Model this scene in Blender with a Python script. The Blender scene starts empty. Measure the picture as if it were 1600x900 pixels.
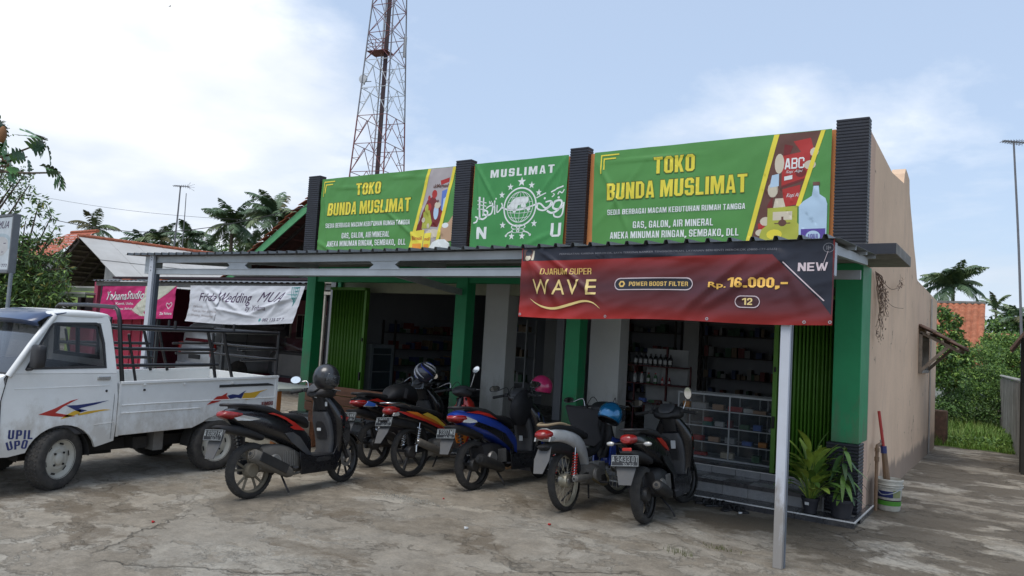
import bpy, bmesh, math, random
import numpy as np
from mathutils import Vector, Matrix, noise
from mathutils.geometry import tessellate_polygon
random.seed(7); rng = np.random.default_rng(7)
SC = bpy.context.scene; COL = SC.collection
R = math.radians
# ------------------------------------------------------------------ camera, light, exposure
cam = bpy.data.objects.new('camera', bpy.data.cameras.new('camera')); COL.objects.link(cam)
cam.data.sensor_width = 36; cam.data.lens = 26.21; cam.data.clip_end = 3000; cam.data.clip_start = .05
cam.location = (0, 0, 1.7)
cam.rotation_euler = (R(93.797), R(-3.437), R(34.202))
SC.camera = cam
SC.view_settings.view_transform = 'Standard'; SC.view_settings.look = 'None'
SC.view_settings.exposure = 0.35; SC.view_settings.gamma = 1
SUN_EL, SUN_AZ = 64, 186          # azimuth: compass-like angle of the sun from +y, clockwise
SKY_STRENGTH = .15; SUN_STRENGTH = 1.5
W = bpy.data.worlds.new('World'); SC.world = W; W.use_nodes = True
nt = W.node_tree; nt.nodes.clear()
def N(t, ty, **k):
    n = t.nodes.new(ty)
    for a, b in k.items():
        if a == 'inp':
            for i, v in b.items(): n.inputs[i].default_value = v
        else: setattr(n, a, b)
    return n
def ramp(t, stops, src):
    r = t.nodes.new('ShaderNodeValToRGB'); e = r.color_ramp.elements
    while len(e) < len(stops): e.new(.5)
    for i, (p, c) in enumerate(stops):
        e[i].position = p; e[i].color = (c, c, c, 1) if isinstance(c, (int, float)) else (*c, 1)
    t.links.new(src, r.inputs[0]); return r
out = N(nt, 'ShaderNodeOutputWorld'); bg = N(nt, 'ShaderNodeBackground', inp={'Strength': SKY_STRENGTH})
sky = N(nt, 'ShaderNodeTexSky', sky_type='NISHITA', sun_disc=False, sun_elevation=R(SUN_EL), sun_rotation=R(SUN_AZ), air_density=1.0, dust_density=2.6, ozone_density=1.3)
tc = N(nt, 'ShaderNodeTexCoord')
sep = N(nt, 'ShaderNodeSeparateXYZ'); nt.links.new(tc.outputs['Generated'], sep.inputs[0])
def math_(t, op, a, b=None, clamp=False):
    m = t.nodes.new('ShaderNodeMath'); m.operation = op; m.use_clamp = clamp
    for i, s in enumerate((a, b)):
        if s is None: continue
        if isinstance(s, (int, float)): m.inputs[i].default_value = s
        else: t.links.new(s, m.inputs[i])
    return m.outputs[0]
# cloud deck: the direction flattened onto a layer overhead, so clouds shrink towards the horizon
zz = math_(nt, 'ADD', math_(nt, 'MAXIMUM', sep.outputs['Z'], 0), .22)
cv = N(nt, 'ShaderNodeCombineXYZ')
nt.links.new(math_(nt, 'DIVIDE', sep.outputs['X'], zz), cv.inputs[0]); nt.links.new(math_(nt, 'DIVIDE', sep.outputs['Y'], zz), cv.inputs[1])
n1 = N(nt, 'ShaderNodeTexNoise', inp={'Scale': .80, 'Detail': 9, 'Roughness': .58, 'Distortion': .15})
mp = N(nt, 'ShaderNodeMapping'); mp.inputs['Location'].default_value = (3.1, 1.7, 0)
nt.links.new(cv.outputs[0], mp.inputs[0]); nt.links.new(mp.outputs[0], n1.inputs['Vector'])
# the big cloud bank stands to the left (west), thinning to the right
dot = N(nt, 'ShaderNodeVectorMath', operation='DOT_PRODUCT'); dot.inputs[1].default_value = (-.905, .375, .20)
nt.links.new(tc.outputs['Generated'], dot.inputs[0])
bank = ramp(nt, [(.0, 0.0), (.925, .0), (.968, .20), (1, .36)], dot.outputs['Value'])
dot2 = N(nt, 'ShaderNodeVectorMath', operation='DOT_PRODUCT'); dot2.inputs[1].default_value = (-.12, .975, .20)
nt.links.new(tc.outputs['Generated'], dot2.inputs[0])
bank2 = ramp(nt, [(0, 0.0), (.95, .0), (.995, .10), (1, .12)], dot2.outputs['Value'])
hz = ramp(nt, [(0, .22), (.10, .18), (.20, .06), (.30, -.0), (1, .0)], sep.outputs['Z'])
s_ = math_(nt, 'ADD', math_(nt, 'ADD', n1.outputs[0], bank.outputs[0]), math_(nt, 'ADD', bank2.outputs[0], hz.outputs[0]))
mask = ramp(nt, [(0, 0.0), (.56, 0.0), (.64, .30), (.71, .72), (.82, .95), (1, 1.0)], s_)
n2 = N(nt, 'ShaderNodeTexNoise', inp={'Scale': 1.5, 'Detail': 6, 'Roughness': .5})
mp2 = N(nt, 'ShaderNodeMapping'); mp2.inputs['Location'].default_value = (3.0, 1.5, .4)
nt.links.new(cv.outputs[0], mp2.inputs[0]); nt.links.new(mp2.outputs[0], n2.inputs['Vector'])
shade = math_(nt, 'ADD', math_(nt, 'MULTIPLY', n2.outputs[0], 1.05), math_(nt, 'MULTIPLY', sep.outputs['Z'], 1.05))
cc = ramp(nt, [(.50, (3.9, 4.35, 4.95)), (.66, (4.3, 4.7, 5.3)), (.80, (5.3, 5.5, 5.85)), (.93, (6.7, 6.75, 6.8))], shade)
haze = N(nt, 'ShaderNodeMix', data_type='RGBA'); haze.inputs[0].default_value = .62; haze.inputs[7].default_value = (3.35, 4.12, 5.3, 1)
nt.links.new(sky.outputs[0], haze.inputs[6])
mx = N(nt, 'ShaderNodeMix', data_type='RGBA'); nt.links.new(mask.outputs[0], mx.inputs[0]); nt.links.new(haze.outputs[2], mx.inputs[6]); nt.links.new(cc.outputs[0], mx.inputs[7])
nt.links.new(mx.outputs[2], bg.inputs[0]); nt.links.new(bg.outputs[0], out.inputs[0])
sun = bpy.data.objects.new('sun', bpy.data.lights.new('sun', 'SUN')); COL.objects.link(sun)
sun.data.energy = SUN_STRENGTH; sun.data.angle = R(32); sun.data.color = (1, .965, .91)
sd = Vector((math.sin(R(SUN_AZ)) * math.cos(R(SUN_EL)), math.cos(R(SUN_AZ)) * math.cos(R(SUN_EL)), math.sin(R(SUN_EL))))
sun.rotation_euler = sd.to_track_quat('Z', 'Y').to_euler(); sun.location = sd * 30
# ------------------------------------------------------------------ materials
_M = {}
def M(name, col, rough=.6, metal=0., var=.12, scale=6, bump=0., bscale=40, coat=0., alpha=1., emit=None, dirt=0., dirtcol=(.10, .085, .065), trans=0., spec=.5, stretch=None):
    if name in _M: return _M[name]
    m = bpy.data.materials.new(name); m.use_nodes = True; t = m.node_tree; b = t.nodes['Principled BSDF']
    b.inputs['Roughness'].default_value = rough; b.inputs['Metallic'].default_value = metal
    b.inputs['Coat Weight'].default_value = coat; b.inputs['Coat Roughness'].default_value = .08
    b.inputs['Specular IOR Level'].default_value = spec
    b.inputs['Transmission Weight'].default_value = trans
    if alpha < 1: b.inputs['Alpha'].default_value = alpha
    c = N(t, 'ShaderNodeTexCoord'); vec = c.outputs['Object']
    if stretch:
        q = N(t, 'ShaderNodeMapping'); q.inputs['Scale'].default_value = stretch; t.links.new(vec, q.inputs[0]); vec = q.outputs[0]
    n = N(t, 'ShaderNodeTexNoise', inp={'Scale': scale, 'Detail': 5, 'Roughness': .6}); t.links.new(vec, n.inputs['Vector'])
    r = ramp(t, [(.3, tuple(x * (1 - var) for x in col)), (.7, tuple(min(1, x * (1 + var)) for x in col))], n.outputs[0])
    last = r.outputs[0]
    if dirt > 0:
        n3 = N(t, 'ShaderNodeTexNoise', inp={'Scale': scale * .6, 'Detail': 9, 'Roughness': .72}); t.links.new(vec, n3.inputs['Vector'])
        rr = ramp(t, [(.42, 0.0), (.72, dirt)], n3.outputs[0])
        x = N(t, 'ShaderNodeMix', data_type='RGBA'); t.links.new(rr.outputs[0], x.inputs[0]); t.links.new(last, x.inputs[6]); x.inputs[7].default_value = (*dirtcol, 1)
        last = x.outputs[2]
        rg = math_(t, 'ADD', math_(t, 'MULTIPLY', rr.outputs[0], .45), rough, True); t.links.new(rg, b.inputs['Roughness'])
    t.links.new(last, b.inputs['Base Color'])
    if bump:
        nb = N(t, 'ShaderNodeTexNoise', inp={'Scale': bscale, 'Detail': 4}); t.links.new(vec, nb.inputs['Vector'])
        bp = N(t, 'ShaderNodeBump', inp={'Strength': bump, 'Distance': .01}); t.links.new(nb.outputs[0], bp.inputs['Height']); t.links.new(bp.outputs[0], b.inputs['Normal'])
    if emit: b.inputs['Emission Color'].default_value = (*emit[:3], 1); b.inputs['Emission Strength'].default_value = emit[3]
    _M[name] = m; return m
def grime(m, z0, z1, col, amt=.8, scale=5., stretch=(1, 1, .35)):
    """splashed mud and wear that climbs from the foot: noise whose threshold rises with height"""
    t = m.node_tree; b = t.nodes['Principled BSDF']; L = t.links.new; c = N(t, 'ShaderNodeTexCoord'); s = N(t, 'ShaderNodeSeparateXYZ'); L(c.outputs['Object'], s.inputs[0])
    q = N(t, 'ShaderNodeMapping'); q.inputs['Scale'].default_value = stretch; L(c.outputs['Object'], q.inputs[0]); n = N(t, 'ShaderNodeTexNoise', inp={'Scale': scale, 'Detail': 9, 'Roughness': .72}); L(q.outputs[0], n.inputs['Vector'])
    h = N(t, 'ShaderNodeMapRange'); h.inputs[1].default_value = z0; h.inputs[2].default_value = z1; h.inputs[3].default_value = .42; h.inputs[4].default_value = -.12; L(s.outputs['Z'], h.inputs[0])
    r = ramp(t, [(.52, 0.0), (.74, amt)], math_(t, 'ADD', n.outputs[0], h.outputs[0])); x = N(t, 'ShaderNodeMix', data_type='RGBA'); L(r.outputs[0], x.inputs[0]); L(b.inputs['Base Color'].links[0].from_socket, x.inputs[6]); x.inputs[7].default_value = (*col, 1); L(x.outputs[2], b.inputs['Base Color']); return m
# ------------------------------------------------------------------ mesh builder
def catmull(A, sub):
    A = np.array(A, float)
    if sub <= 1 or len(A) < 3: return A
    P = np.vstack([2 * A[0] - A[1], A, 2 * A[-1] - A[-2]]); out = []
    for i in range(1, len(P) - 2):
        for k in range(sub):
            t = k / sub; p0, p1, p2, p3 = P[i - 1], P[i], P[i + 1], P[i + 2]
            out.append(.5 * (2 * p1 + (p2 - p0) * t + (2 * p0 - 5 * p1 + 4 * p2 - p3) * t * t + (3 * p1 - p0 - 3 * p2 + p3) * t ** 3))
    out.append(A[-1]); return np.array(out)
class G:
    def __init__(s): s.v = []; s.f = []; s.m = []
    def add(s, vs, fs, m=0):
        o = len(s.v); s.v += [tuple(float(c) for c in p) for p in vs]; s.f += [tuple(i + o for i in f) for f in fs]; s.m += [m] * len(fs); return s
    def box(s, x0, x1, y0, y1, z0, z1, m=0):
        return s.add([(x0, y0, z0), (x1, y0, z0), (x1, y1, z0), (x0, y1, z0), (x0, y0, z1), (x1, y0, z1), (x1, y1, z1), (x0, y1, z1)],
                     [(0, 3, 2, 1), (4, 5, 6, 7), (0, 1, 5, 4), (1, 2, 6, 5), (2, 3, 7, 6), (3, 0, 4, 7)], m)
    def bar(s, p0, p1, w, h, up=(0, 0, 1), m=0):
        p0, p1 = Vector(p0), Vector(p1); d = (p1 - p0).normalized(); u = Vector(up)
        if abs(d.dot(u)) > .98: u = Vector((0, 1, 0))
        a = d.cross(u).normalized(); b = a.cross(d).normalized(); vs = []
        for p in (p0, p1):
            for i, j in ((-1, -1), (1, -1), (1, 1), (-1, 1)): vs.append(p + a * (w / 2 * i) + b * (h / 2 * j))
        return s.add(vs, [(0, 3, 2, 1), (4, 5, 6, 7), (0, 1, 5, 4), (1, 2, 6, 5), (2, 3, 7, 6), (3, 0, 4, 7)], m)
    def tube(s, pts, r, n=8, sub=1, m=0, cap=True):
        P = [Vector(p) for p in catmull(pts, sub)]; k = len(P)
        rr = list(np.interp(np.linspace(0, 1, k), np.linspace(0, 1, len(r)), r)) if isinstance(r, (list, tuple)) else [r] * k
        vs = []; fs = []; a = None
        for i, p in enumerate(P):
            d = (P[min(i + 1, k - 1)] - P[max(i - 1, 0)]).normalized()
            if a is None: a = d.orthogonal().normalized()
            else: a = (a - d * a.dot(d)).normalized()
            b = d.cross(a)
            for j in range(n):
                t = 2 * math.pi * j / n; vs.append(p + (a * math.cos(t) + b * math.sin(t)) * rr[i])
        for i in range(k - 1):
            for j in range(n): fs.append((i * n + j, i * n + (j + 1) % n, (i + 1) * n + (j + 1) % n, (i + 1) * n + j))
        if cap: fs += [tuple(range(n))[::-1], tuple((k - 1) * n + j for j in range(n))]
        return s.add(vs, fs, m)
    def lathe(s, prof, o=(0, 0, 0), ax='z', n=24, m=0, arc=(0, 1)):
        full = arc == (0, 1); nn = n if full else n + 1; vs = []; fs = []
        for r, h in prof:
            for j in range(nn):
                t = 2 * math.pi * (arc[0] + (arc[1] - arc[0]) * j / n); a, b = r * math.cos(t), r * math.sin(t)
                p = {'z': (a, b, h), 'y': (a, h, b), 'x': (h, a, b)}[ax]; vs.append((p[0] + o[0], p[1] + o[1], p[2] + o[2]))
        for i in range(len(prof) - 1):
            for j in range(n if full else n):
                j2 = (j + 1) % nn if full else j + 1
                fs.append((i * nn + j, i * nn + j2, (i + 1) * nn + j2, (i + 1) * nn + j))
        return s.add(vs, fs, m)
    def loft(s, secs, ax='x', n=20, sub=4, m=0, oy=0):
        # secs: (t, lo, hi, halfwidth, exponent)
        A = catmull(secs, sub); vs = []; fs = []
        for t, lo, hi, hw, e in A:
            c, h = (lo + hi) / 2, abs(hi - lo) / 2; hw = max(hw, .002); h = max(h, .002)
            for j in range(n):
                q = 2 * math.pi * (j + .5) / n; cc_, ss = math.cos(q), math.sin(q)
                y = oy + hw * math.copysign(abs(cc_) ** (2 / e), cc_); w = c + h * math.copysign(abs(ss) ** (2 / e), ss)
                vs.append((t, y, w) if ax == 'x' else (w, y, t))
        k = len(A)
        for i in range(k - 1):
            for j in range(n): fs.append((i * n + j, i * n + (j + 1) % n, (i + 1) * n + (j + 1) % n, (i + 1) * n + j))
        fs += [tuple(range(n))[::-1], tuple((k - 1) * n + j for j in range(n))]
        return s.add(vs, fs, m)
    def plate(s, poly, fn, d0=0., d1=.01, holes=(), m=0, mside=None):
        loops = [list(poly)] + [list(h) for h in holes]; flat = [p for l in loops for p in l]; n = len(flat)
        tr = tessellate_polygon([[Vector((p[0], p[1], 0)) for p in l] for l in loops])
        vs = [fn(p[0], p[1], d0) for p in flat] + [fn(p[0], p[1], d1) for p in flat]
        s.add(vs, [tuple(t) for t in tr] + [tuple(i + n for i in t[::-1]) for t in tr], m)
        o = len(s.v) - 2 * n; a = 0; fs = []
        for l in loops:
            k = len(l)
            for i in range(k): fs.append((o + a + i, o + a + (i + 1) % k, o + n + a + (i + 1) % k, o + n + a + i))
            a += k
        s.f += fs; s.m += [m if mside is None else mside] * len(fs); return s
    def ell(s, c, r, nu=16, nv=10, m=0, v0=0., v1=1., u0=0., u1=1., fn=None):
        vs = []; fs = []
        for i in range(nv + 1):
            t = math.pi * (v0 + (v1 - v0) * i / nv)
            for j in range(nu + 1):
                q = 2 * math.pi * (u0 + (u1 - u0) * j / nu); p = (math.sin(t) * math.cos(q), math.sin(t) * math.sin(q), math.cos(t))
                if fn: p = fn(p)
                vs.append((c[0] + r[0] * p[0], c[1] + r[1] * p[1], c[2] + r[2] * p[2]))
        for i in range(nv):
            for j in range(nu): fs.append((i * (nu + 1) + j, i * (nu + 1) + j + 1, (i + 1) * (nu + 1) + j + 1, (i + 1) * (nu + 1) + j))
        return s.add(vs, fs, m)
    def grid(s, fn, nu, nv, m=0):
        vs = [fn(i / nu, j / nv) for j in range(nv + 1) for i in range(nu + 1)]
        return s.add(vs, [(j * (nu + 1) + i, j * (nu + 1) + i + 1, (j + 1) * (nu + 1) + i + 1, (j + 1) * (nu + 1) + i) for j in range(nv) for i in range(nu)], m)
    def mesh(s, name, smooth=None):
        me = bpy.data.meshes.new(name); me.from_pydata(s.v, [], s.f)
        me.polygons.foreach_set('material_index', s.m)
        if smooth is not None:
            bm = bmesh.new(); bm.from_mesh(me); bmesh.ops.remove_doubles(bm, verts=bm.verts, dist=1e-5); bmesh.ops.recalc_face_normals(bm, faces=bm.faces); bm.to_mesh(me); bm.free()
            me.polygons.foreach_set('use_smooth', [True] * len(me.polygons)); me.set_sharp_from_angle(angle=R(smooth))
        me.update(); return me
    def build(s, name, mats, parent=None, smooth=None, bevel=0, solid=0, kind=None):
        if bevel and smooth is None: smooth = 35
        me = s.mesh(name, smooth)
        for mt in (mats if isinstance(mats, (list, tuple)) else [mats]): me.materials.append(mt)
        o = bpy.data.objects.new(name, me); COL.objects.link(o)
        if parent: o.parent = parent
        if solid: q = o.modifiers.new('s', 'SOLIDIFY'); q.thickness = solid; q.offset = 0
        if bevel: q = o.modifiers.new('b', 'BEVEL'); q.width = bevel; q.segments = 2; q.limit_method = 'ANGLE'; q.angle_limit = R(35)
        if kind: o['kind'] = kind
        return o
def tag(o, label=None, cat=None, group=None, kind=None):
    for k, v in (('label', label), ('category', cat), ('group', group), ('kind', kind)):
        if v: o[k] = v
    return o
def thing(name, label, cat, loc=(0, 0, 0), rotz=0, group=None, rot=None):
    o = bpy.data.objects.new(name, None); COL.objects.link(o); o.location = loc; o.rotation_euler = rot or (0, 0, rotz); o.empty_display_size = .1
    return tag(o, label, cat, group)
_F = 1165.
_Mb = cam.rotation_euler.to_matrix()
def at(px, py, Y=None, X=None, z=None):
    """survey helper: the world point on a plane that the photograph shows at (px, py)"""
    d = _Mb @ Vector((px - 800, 450 - py, -_F)); c = Vector((0, 0, 1.7))
    t = (z - c.z) / d.z if z is not None else (X / d.x if X is not None else Y / d.y)
    return c + d * t
def kids(o): return [c for c in bpy.data.objects if c.parent == o]
def dup(o, parent=None):
    c = o.copy(); COL.objects.link(c); c.parent = parent
    for ch in kids(o): dup(ch, c)
    return c
# ------------------------------------------------------------------ flat print: text and shapes in (u, v), v down
def text_poly(s, box, bold=.0, shear=0., space=1.0):
    c = bpy.data.curves.new('t', 'FONT'); c.body = s; c.offset = bold; c.shear = shear; c.space_character = space; c.resolution_u = 3
    o = bpy.data.objects.new('t', c); COL.objects.link(o); dg = bpy.context.evaluated_depsgraph_get()
    me = bpy.data.meshes.new_from_object(o.evaluated_get(dg)); V = np.array([v.co[:2] for v in me.vertices]); F = [tuple(p.vertices) for p in me.polygons]
    bpy.data.objects.remove(o); bpy.data.curves.remove(c); bpy.data.meshes.remove(me)
    lo, hi = V.min(0), V.max(0); V = (V - lo) / (hi - lo); u0, v0, u1, v1 = box
    return [(u0 + a * (u1 - u0), v1 - b * (v1 - v0)) for a, b in V], F
def glyph(c, w, t, s, r):
    """one bold block capital: (outer loop, holes), unit height, v down, width w, stem t, bar s, corner cut r"""
    h = .5; a, b = h - s / 2, h + s / 2; H = lambda x0, y0, x1, y1: [(x0, y0), (x1, y0), (x1, y1), (x0, y1)]
    box = [(r, 0), (w - r, 0), (w, r), (w, 1 - r), (w - r, 1), (r, 1), (0, 1 - r), (0, r)]; rb = H(t, s, w - t, 1 - s); q = w / 2
    return {'A': [([(0, 1), (w * .30, 0), (w * .70, 0), (w, 1), (w - t * .95, 1), (w * .70 - t * .05, .82), (w * .30 + t * .05, .82), (t * .95, 1)], [[(w * .36 + t * .05, .64), (q, .22), (w * .64 - t * .05, .64)]])],
    'B': [([(0, 0), (w - r, 0), (w, r), (w, .43), (w - r * .7, .5), (w, .57), (w, 1 - r), (w - r, 1), (0, 1)], [H(t, s, w - t, a), H(t, b, w - t, 1 - s)])],
    'C': [([(w, .38), (w, r), (w - r, 0), (r, 0), (0, r), (0, 1 - r), (r, 1), (w - r, 1), (w, 1 - r), (w, .62), (w - t, .62), (w - t, 1 - s), (t, 1 - s), (t, s), (w - t, s), (w - t, .38)], [])],
    'D': [([(0, 0), (w - r * 1.4, 0), (w, r * 1.4), (w, 1 - r * 1.4), (w - r * 1.4, 1), (0, 1)], [rb])],
    'E': [([(0, 0), (w, 0), (w, s), (t, s), (t, a), (w * .92, a), (w * .92, b), (t, b), (t, 1 - s), (w, 1 - s), (w, 1), (0, 1)], [])],
    'F': [([(0, 0), (w, 0), (w, s), (t, s), (t, a), (w * .9, a), (w * .9, b), (t, b), (t, 1), (0, 1)], [])],
    'G': [([(w, .36), (w, r), (w - r, 0), (r, 0), (0, r), (0, 1 - r), (r, 1), (w, 1), (w, .48), (q, .48), (q, .62), (w - t, .62), (w - t, 1 - s), (t, 1 - s), (t, s), (w - t, s), (w - t, .36)], [])],
    'H': [([(0, 0), (t, 0), (t, a), (w - t, a), (w - t, 0), (w, 0), (w, 1), (w - t, 1), (w - t, b), (t, b), (t, 1), (0, 1)], [])],
    'I': [(H(0, 0, w, 1), [])],
    'J': [([(w - t, 0), (w, 0), (w, 1 - r), (w - r, 1), (r, 1), (0, 1 - r), (0, .66), (t, .66), (t, 1 - s), (w - t, 1 - s)], [])],
    'K': [([(0, 0), (t, 0), (t, .40), (w - t, 0), (w, 0), (w * .66, .46), (w, 1), (w - t, 1), (w * .46, .62), (t, .76), (t, 1), (0, 1)], [])],
    'L': [([(0, 0), (t, 0), (t, 1 - s), (w, 1 - s), (w, 1), (0, 1)], [])],
    'M': [([(0, 0), (t * 1.25, 0), (q, .52), (w - t * 1.25, 0), (w, 0), (w, 1), (w - t * .95, 1), (w - t * .95, .38), (q + t * .3, 1), (q - t * .3, 1), (t * .95, .38), (t * .95, 1), (0, 1)], [])],
    'N': [([(0, 0), (t, 0), (w - t, .55), (w - t, 0), (w, 0), (w, 1), (w - t, 1), (t, .45), (t, 1), (0, 1)], [])],
    'O': [(box, [rb])], '0': [(box, [rb])],
    'P': [([(0, 0), (w - r, 0), (w, r), (w, .62 - r), (w - r, .62), (t, .62), (t, 1), (0, 1)], [H(t, s, w - t, .62 - s)])],
    'R': [([(0, 0), (w - r, 0), (w, r), (w, .44), (w - r * .8, .53), (w, .63), (w, 1), (w - t, 1), (w - t, .62), (t, .62), (t, 1), (0, 1)], [H(t, s, w - t, .47)])],
    'S': [([(w, .32), (w, r), (w - r, 0), (r, 0), (0, r), (0, b - r * .6), (r * .6, b), (w - t, b), (w - t, 1 - s), (t, 1 - s), (t, .70), (0, .70), (0, 1 - r), (r, 1), (w - r, 1), (w, 1 - r), (w, a + r * .6), (w - r * .6, a), (t, a), (t, s), (w - t, s), (w - t, .32)], [])],
    'T': [([(0, 0), (w, 0), (w, s), (q + t / 2, s), (q + t / 2, 1), (q - t / 2, 1), (q - t / 2, s), (0, s)], [])],
    'U': [([(0, 0), (t, 0), (t, 1 - s), (w - t, 1 - s), (w - t, 0), (w, 0), (w, 1 - r), (w - r, 1), (r, 1), (0, 1 - r)], [])],
    'V': [([(0, 0), (t, 0), (q, .72), (w - t, 0), (w, 0), (q + t * .45, 1), (q - t * .45, 1)], [])],
    'W': [([(0, 0), (t * .9, 0), (w * .27, .66), (q - t * .35, .1), (q + t * .35, .1), (w * .73, .66), (w - t * .9, 0), (w, 0), (w * .80, 1), (w * .66, 1), (q, .46), (w * .34, 1), (w * .20, 1)], [])],
    'Y': [([(0, 0), (t, 0), (q, .42), (w - t, 0), (w, 0), (q + t / 2, .6), (q + t / 2, 1), (q - t / 2, 1), (q - t / 2, .6)], [])],
    'X': [([(0, 0), (t, 0), (q, .36), (w - t, 0), (w, 0), (q + t * .55, .5), (w, 1), (w - t, 1), (q, .64), (t, 1), (0, 1), (q - t * .55, .5)], [])],
    '1': [([(0, .16), (w - t, 0), (w, 0), (w, 1), (w - t, 1), (w - t, .22), (0, .34)], [])],
    '2': [([(0, .34), (0, r), (r, 0), (w - r, 0), (w, r), (w, .46), (t * 1.1, 1 - s), (w, 1 - s), (w, 1), (0, 1), (0, 1 - s), (w - t, .42), (w - t, s), (t, s), (t, .34)], [])],
    '3': [([(0, .3), (0, r), (r, 0), (w - r, 0), (w, r), (w, .43), (w - r * .6, .5), (w, .57), (w, 1 - r), (w - r, 1), (r, 1), (0, 1 - r), (0, .7), (t, .7), (t, 1 - s), (w - t, 1 - s), (w - t, b), (t, b), (t, a), (w - t, a), (w - t, s), (t, s), (t, .3)], [])],
    '4': [([(w * .62, 0), (w - t * .3, 0), (w - t * .3, .62), (w, .62), (w, .62 + s), (w - t * .3, .62 + s), (w - t * .3, 1), (w - t * 1.3, 1), (w - t * 1.3, .62 + s), (0, .62 + s), (0, .62)], [[(t, .62), (w - t * 1.3, .62), (w - t * 1.3, .26)]])],
    '5': [([(0, 0), (w, 0), (w, s), (t, s), (t, .38), (w - r, .38), (w, .38 + r), (w, 1 - r), (w - r, 1), (r, 1), (0, 1 - r), (0, .72), (t, .72), (t, 1 - s), (w - t, 1 - s), (w - t, .38 + s), (0, .38 + s)], [])],
    '6': [([(w, .3), (w, r), (w - r, 0), (r, 0), (0, r), (0, 1 - r), (r, 1), (w - r, 1), (w, 1 - r), (w, .40 + r), (w - r, .40), (t, .40), (t, s), (w - t, s), (w - t, .3)], [H(t, .40 + s, w - t, 1 - s)])],
    '7': [([(0, 0), (w, 0), (w, s), (w * .55, 1), (w * .55 - t, 1), (w - t, s), (0, s)], [])],
    '8': [(box, [H(t, s, w - t, a), H(t, b, w - t, 1 - s)])],
    '9': [([(r, 0), (w - r, 0), (w, r), (w, 1 - r), (w - r, 1), (r, 1), (0, 1 - r), (0, .7), (t, .7), (t, 1 - s), (w - t, 1 - s), (w - t, .60), (r, .60), (0, .60 - r), (0, r)], [H(t, s, w - t, .60 - s)])],
    '.': [(H(0, 1 - s, w, 1), [])], ',': [([(0, 1 - s), (w, 1 - s), (w, 1.02), (w * .4, 1.16), (0, 1.16)], [])], '-': [(H(0, .46, w, .46 + s), [])]}.get(c)
def block(s, box, wt=.21, bar=.155, wid=.56, gap=.10, grow=0., r=.13):
    """bold condensed capitals fitted into box; grow swells them for an outline"""
    u0, v0, u1, v1 = box; items = []; x = 0
    for c in s:
        if c == ' ': x += wid * .5; continue
        w = wid * {'I': wt / wid, '.': .30 / .56, ',': .3 / .56, 'M': 1.42, 'W': 1.5, '1': .8, 'L': .86, 'E': .9, 'F': .88, '-': .9, 'J': .85}.get(c, 1.0)
        items.append((c, x, w)); x += w + gap
    x -= gap; k = (u1 - u0) / x; out = []
    for c, a, w in items:
        gl = glyph(c, w, wt if w > wt * 1.9 else w * .46, bar, r)
        if not gl: continue
        for outer, holes in gl:
            loops = [outer] + holes
            if grow:
                cx, cy = w / 2, .5
                outer = [(cx + (p[0] - cx) * (1 + 2 * grow * .8 / w), cy + (p[1] - cy) * (1 + 2 * grow)) for p in outer]; loops = [outer]
                if c in 'CEFHKLMNSTUVWXYGJ': loops = [outer]
            flat = [p for l in loops for p in l]; tr = tessellate_polygon([[Vector((p[0], p[1], 0)) for p in l] for l in loops])
            out.append(([(u0 + (a + p[0]) * k, v0 + p[1] * (v1 - v0)) for p in flat], [tuple(t) for t in tr]))
    V, F = [], []
    for v, f in out: o = len(V); V += v; F += [tuple(i + o for i in t) for t in f]
    return V, F
def rect(u0, v0, u1, v1): return [(u0, v0), (u1, v0), (u1, v1), (u0, v1)], [(0, 1, 2, 3)]
def pol(*p): return list(p), [tuple(t) for t in tessellate_polygon([[Vector((a, b, 0)) for a, b in p]])]
def star(u, v, r, asp): 
    p = [(u + r * (1 if i % 2 == 0 else .4) * math.sin(i * math.pi / 5), v - r * asp * (1 if i % 2 == 0 else .4) * math.cos(i * math.pi / 5)) for i in range(10)]
    return p + [(u, v)], [(i, (i + 1) % 10, 10) for i in range(10)]
def stroke(pts, w, asp=1., sub=4, closed=False, taper=False):
    P = catmull(pts, sub) if sub > 1 else np.array(pts, float)
    if closed: P = np.vstack([P, P[0]])
    k = len(P); V = []
    for i in range(k):
        d = P[min(i + 1, k - 1)] - P[max(i - 1, 0)]; d = np.array([d[0], d[1] / asp]); d /= max(np.linalg.norm(d), 1e-9); n = np.array([-d[1], d[0] * asp])
        ww = w * (math.sin(math.pi * (i + .3) / k) if taper else 1)
        V += [tuple(P[i] + n * ww / 2), tuple(P[i] - n * ww / 2)]
    return V, [(2 * i, 2 * i + 1, 2 * i + 3, 2 * i + 2) for i in range(k - 1)]
def ring(u, v, r, asp, w, n=40, a0=0., a1=1.):
    V = []
    for i in range(n + 1):
        t = 2 * math.pi * (a0 + (a1 - a0) * i / n)
        for q in (r - w / 2, r + w / 2): V.append((u + q * math.cos(t), v + q * asp * math.sin(t)))
    return V, [(2 * i, 2 * i + 1, 2 * i + 3, 2 * i + 2) for i in range(n)]
def disc(u, v, ru, rv, n=20):
    return [(u + ru * math.cos(2 * math.pi * i / n), v + rv * math.sin(2 * math.pi * i / n)) for i in range(n)], [tuple(range(n))]
def rrect(u0, v0, u1, v1, r, asp):
    V = []
    for cu, cv_, a in ((u1 - r, v0 + r * asp, -90), (u1 - r, v1 - r * asp, 0), (u0 + r, v1 - r * asp, 90), (u0 + r, v0 + r * asp, 180)):
        for k in range(7): t = R(a + 15 * k); V.append((cu + r * math.cos(t), cv_ + r * asp * math.sin(t)))
    return V
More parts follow.
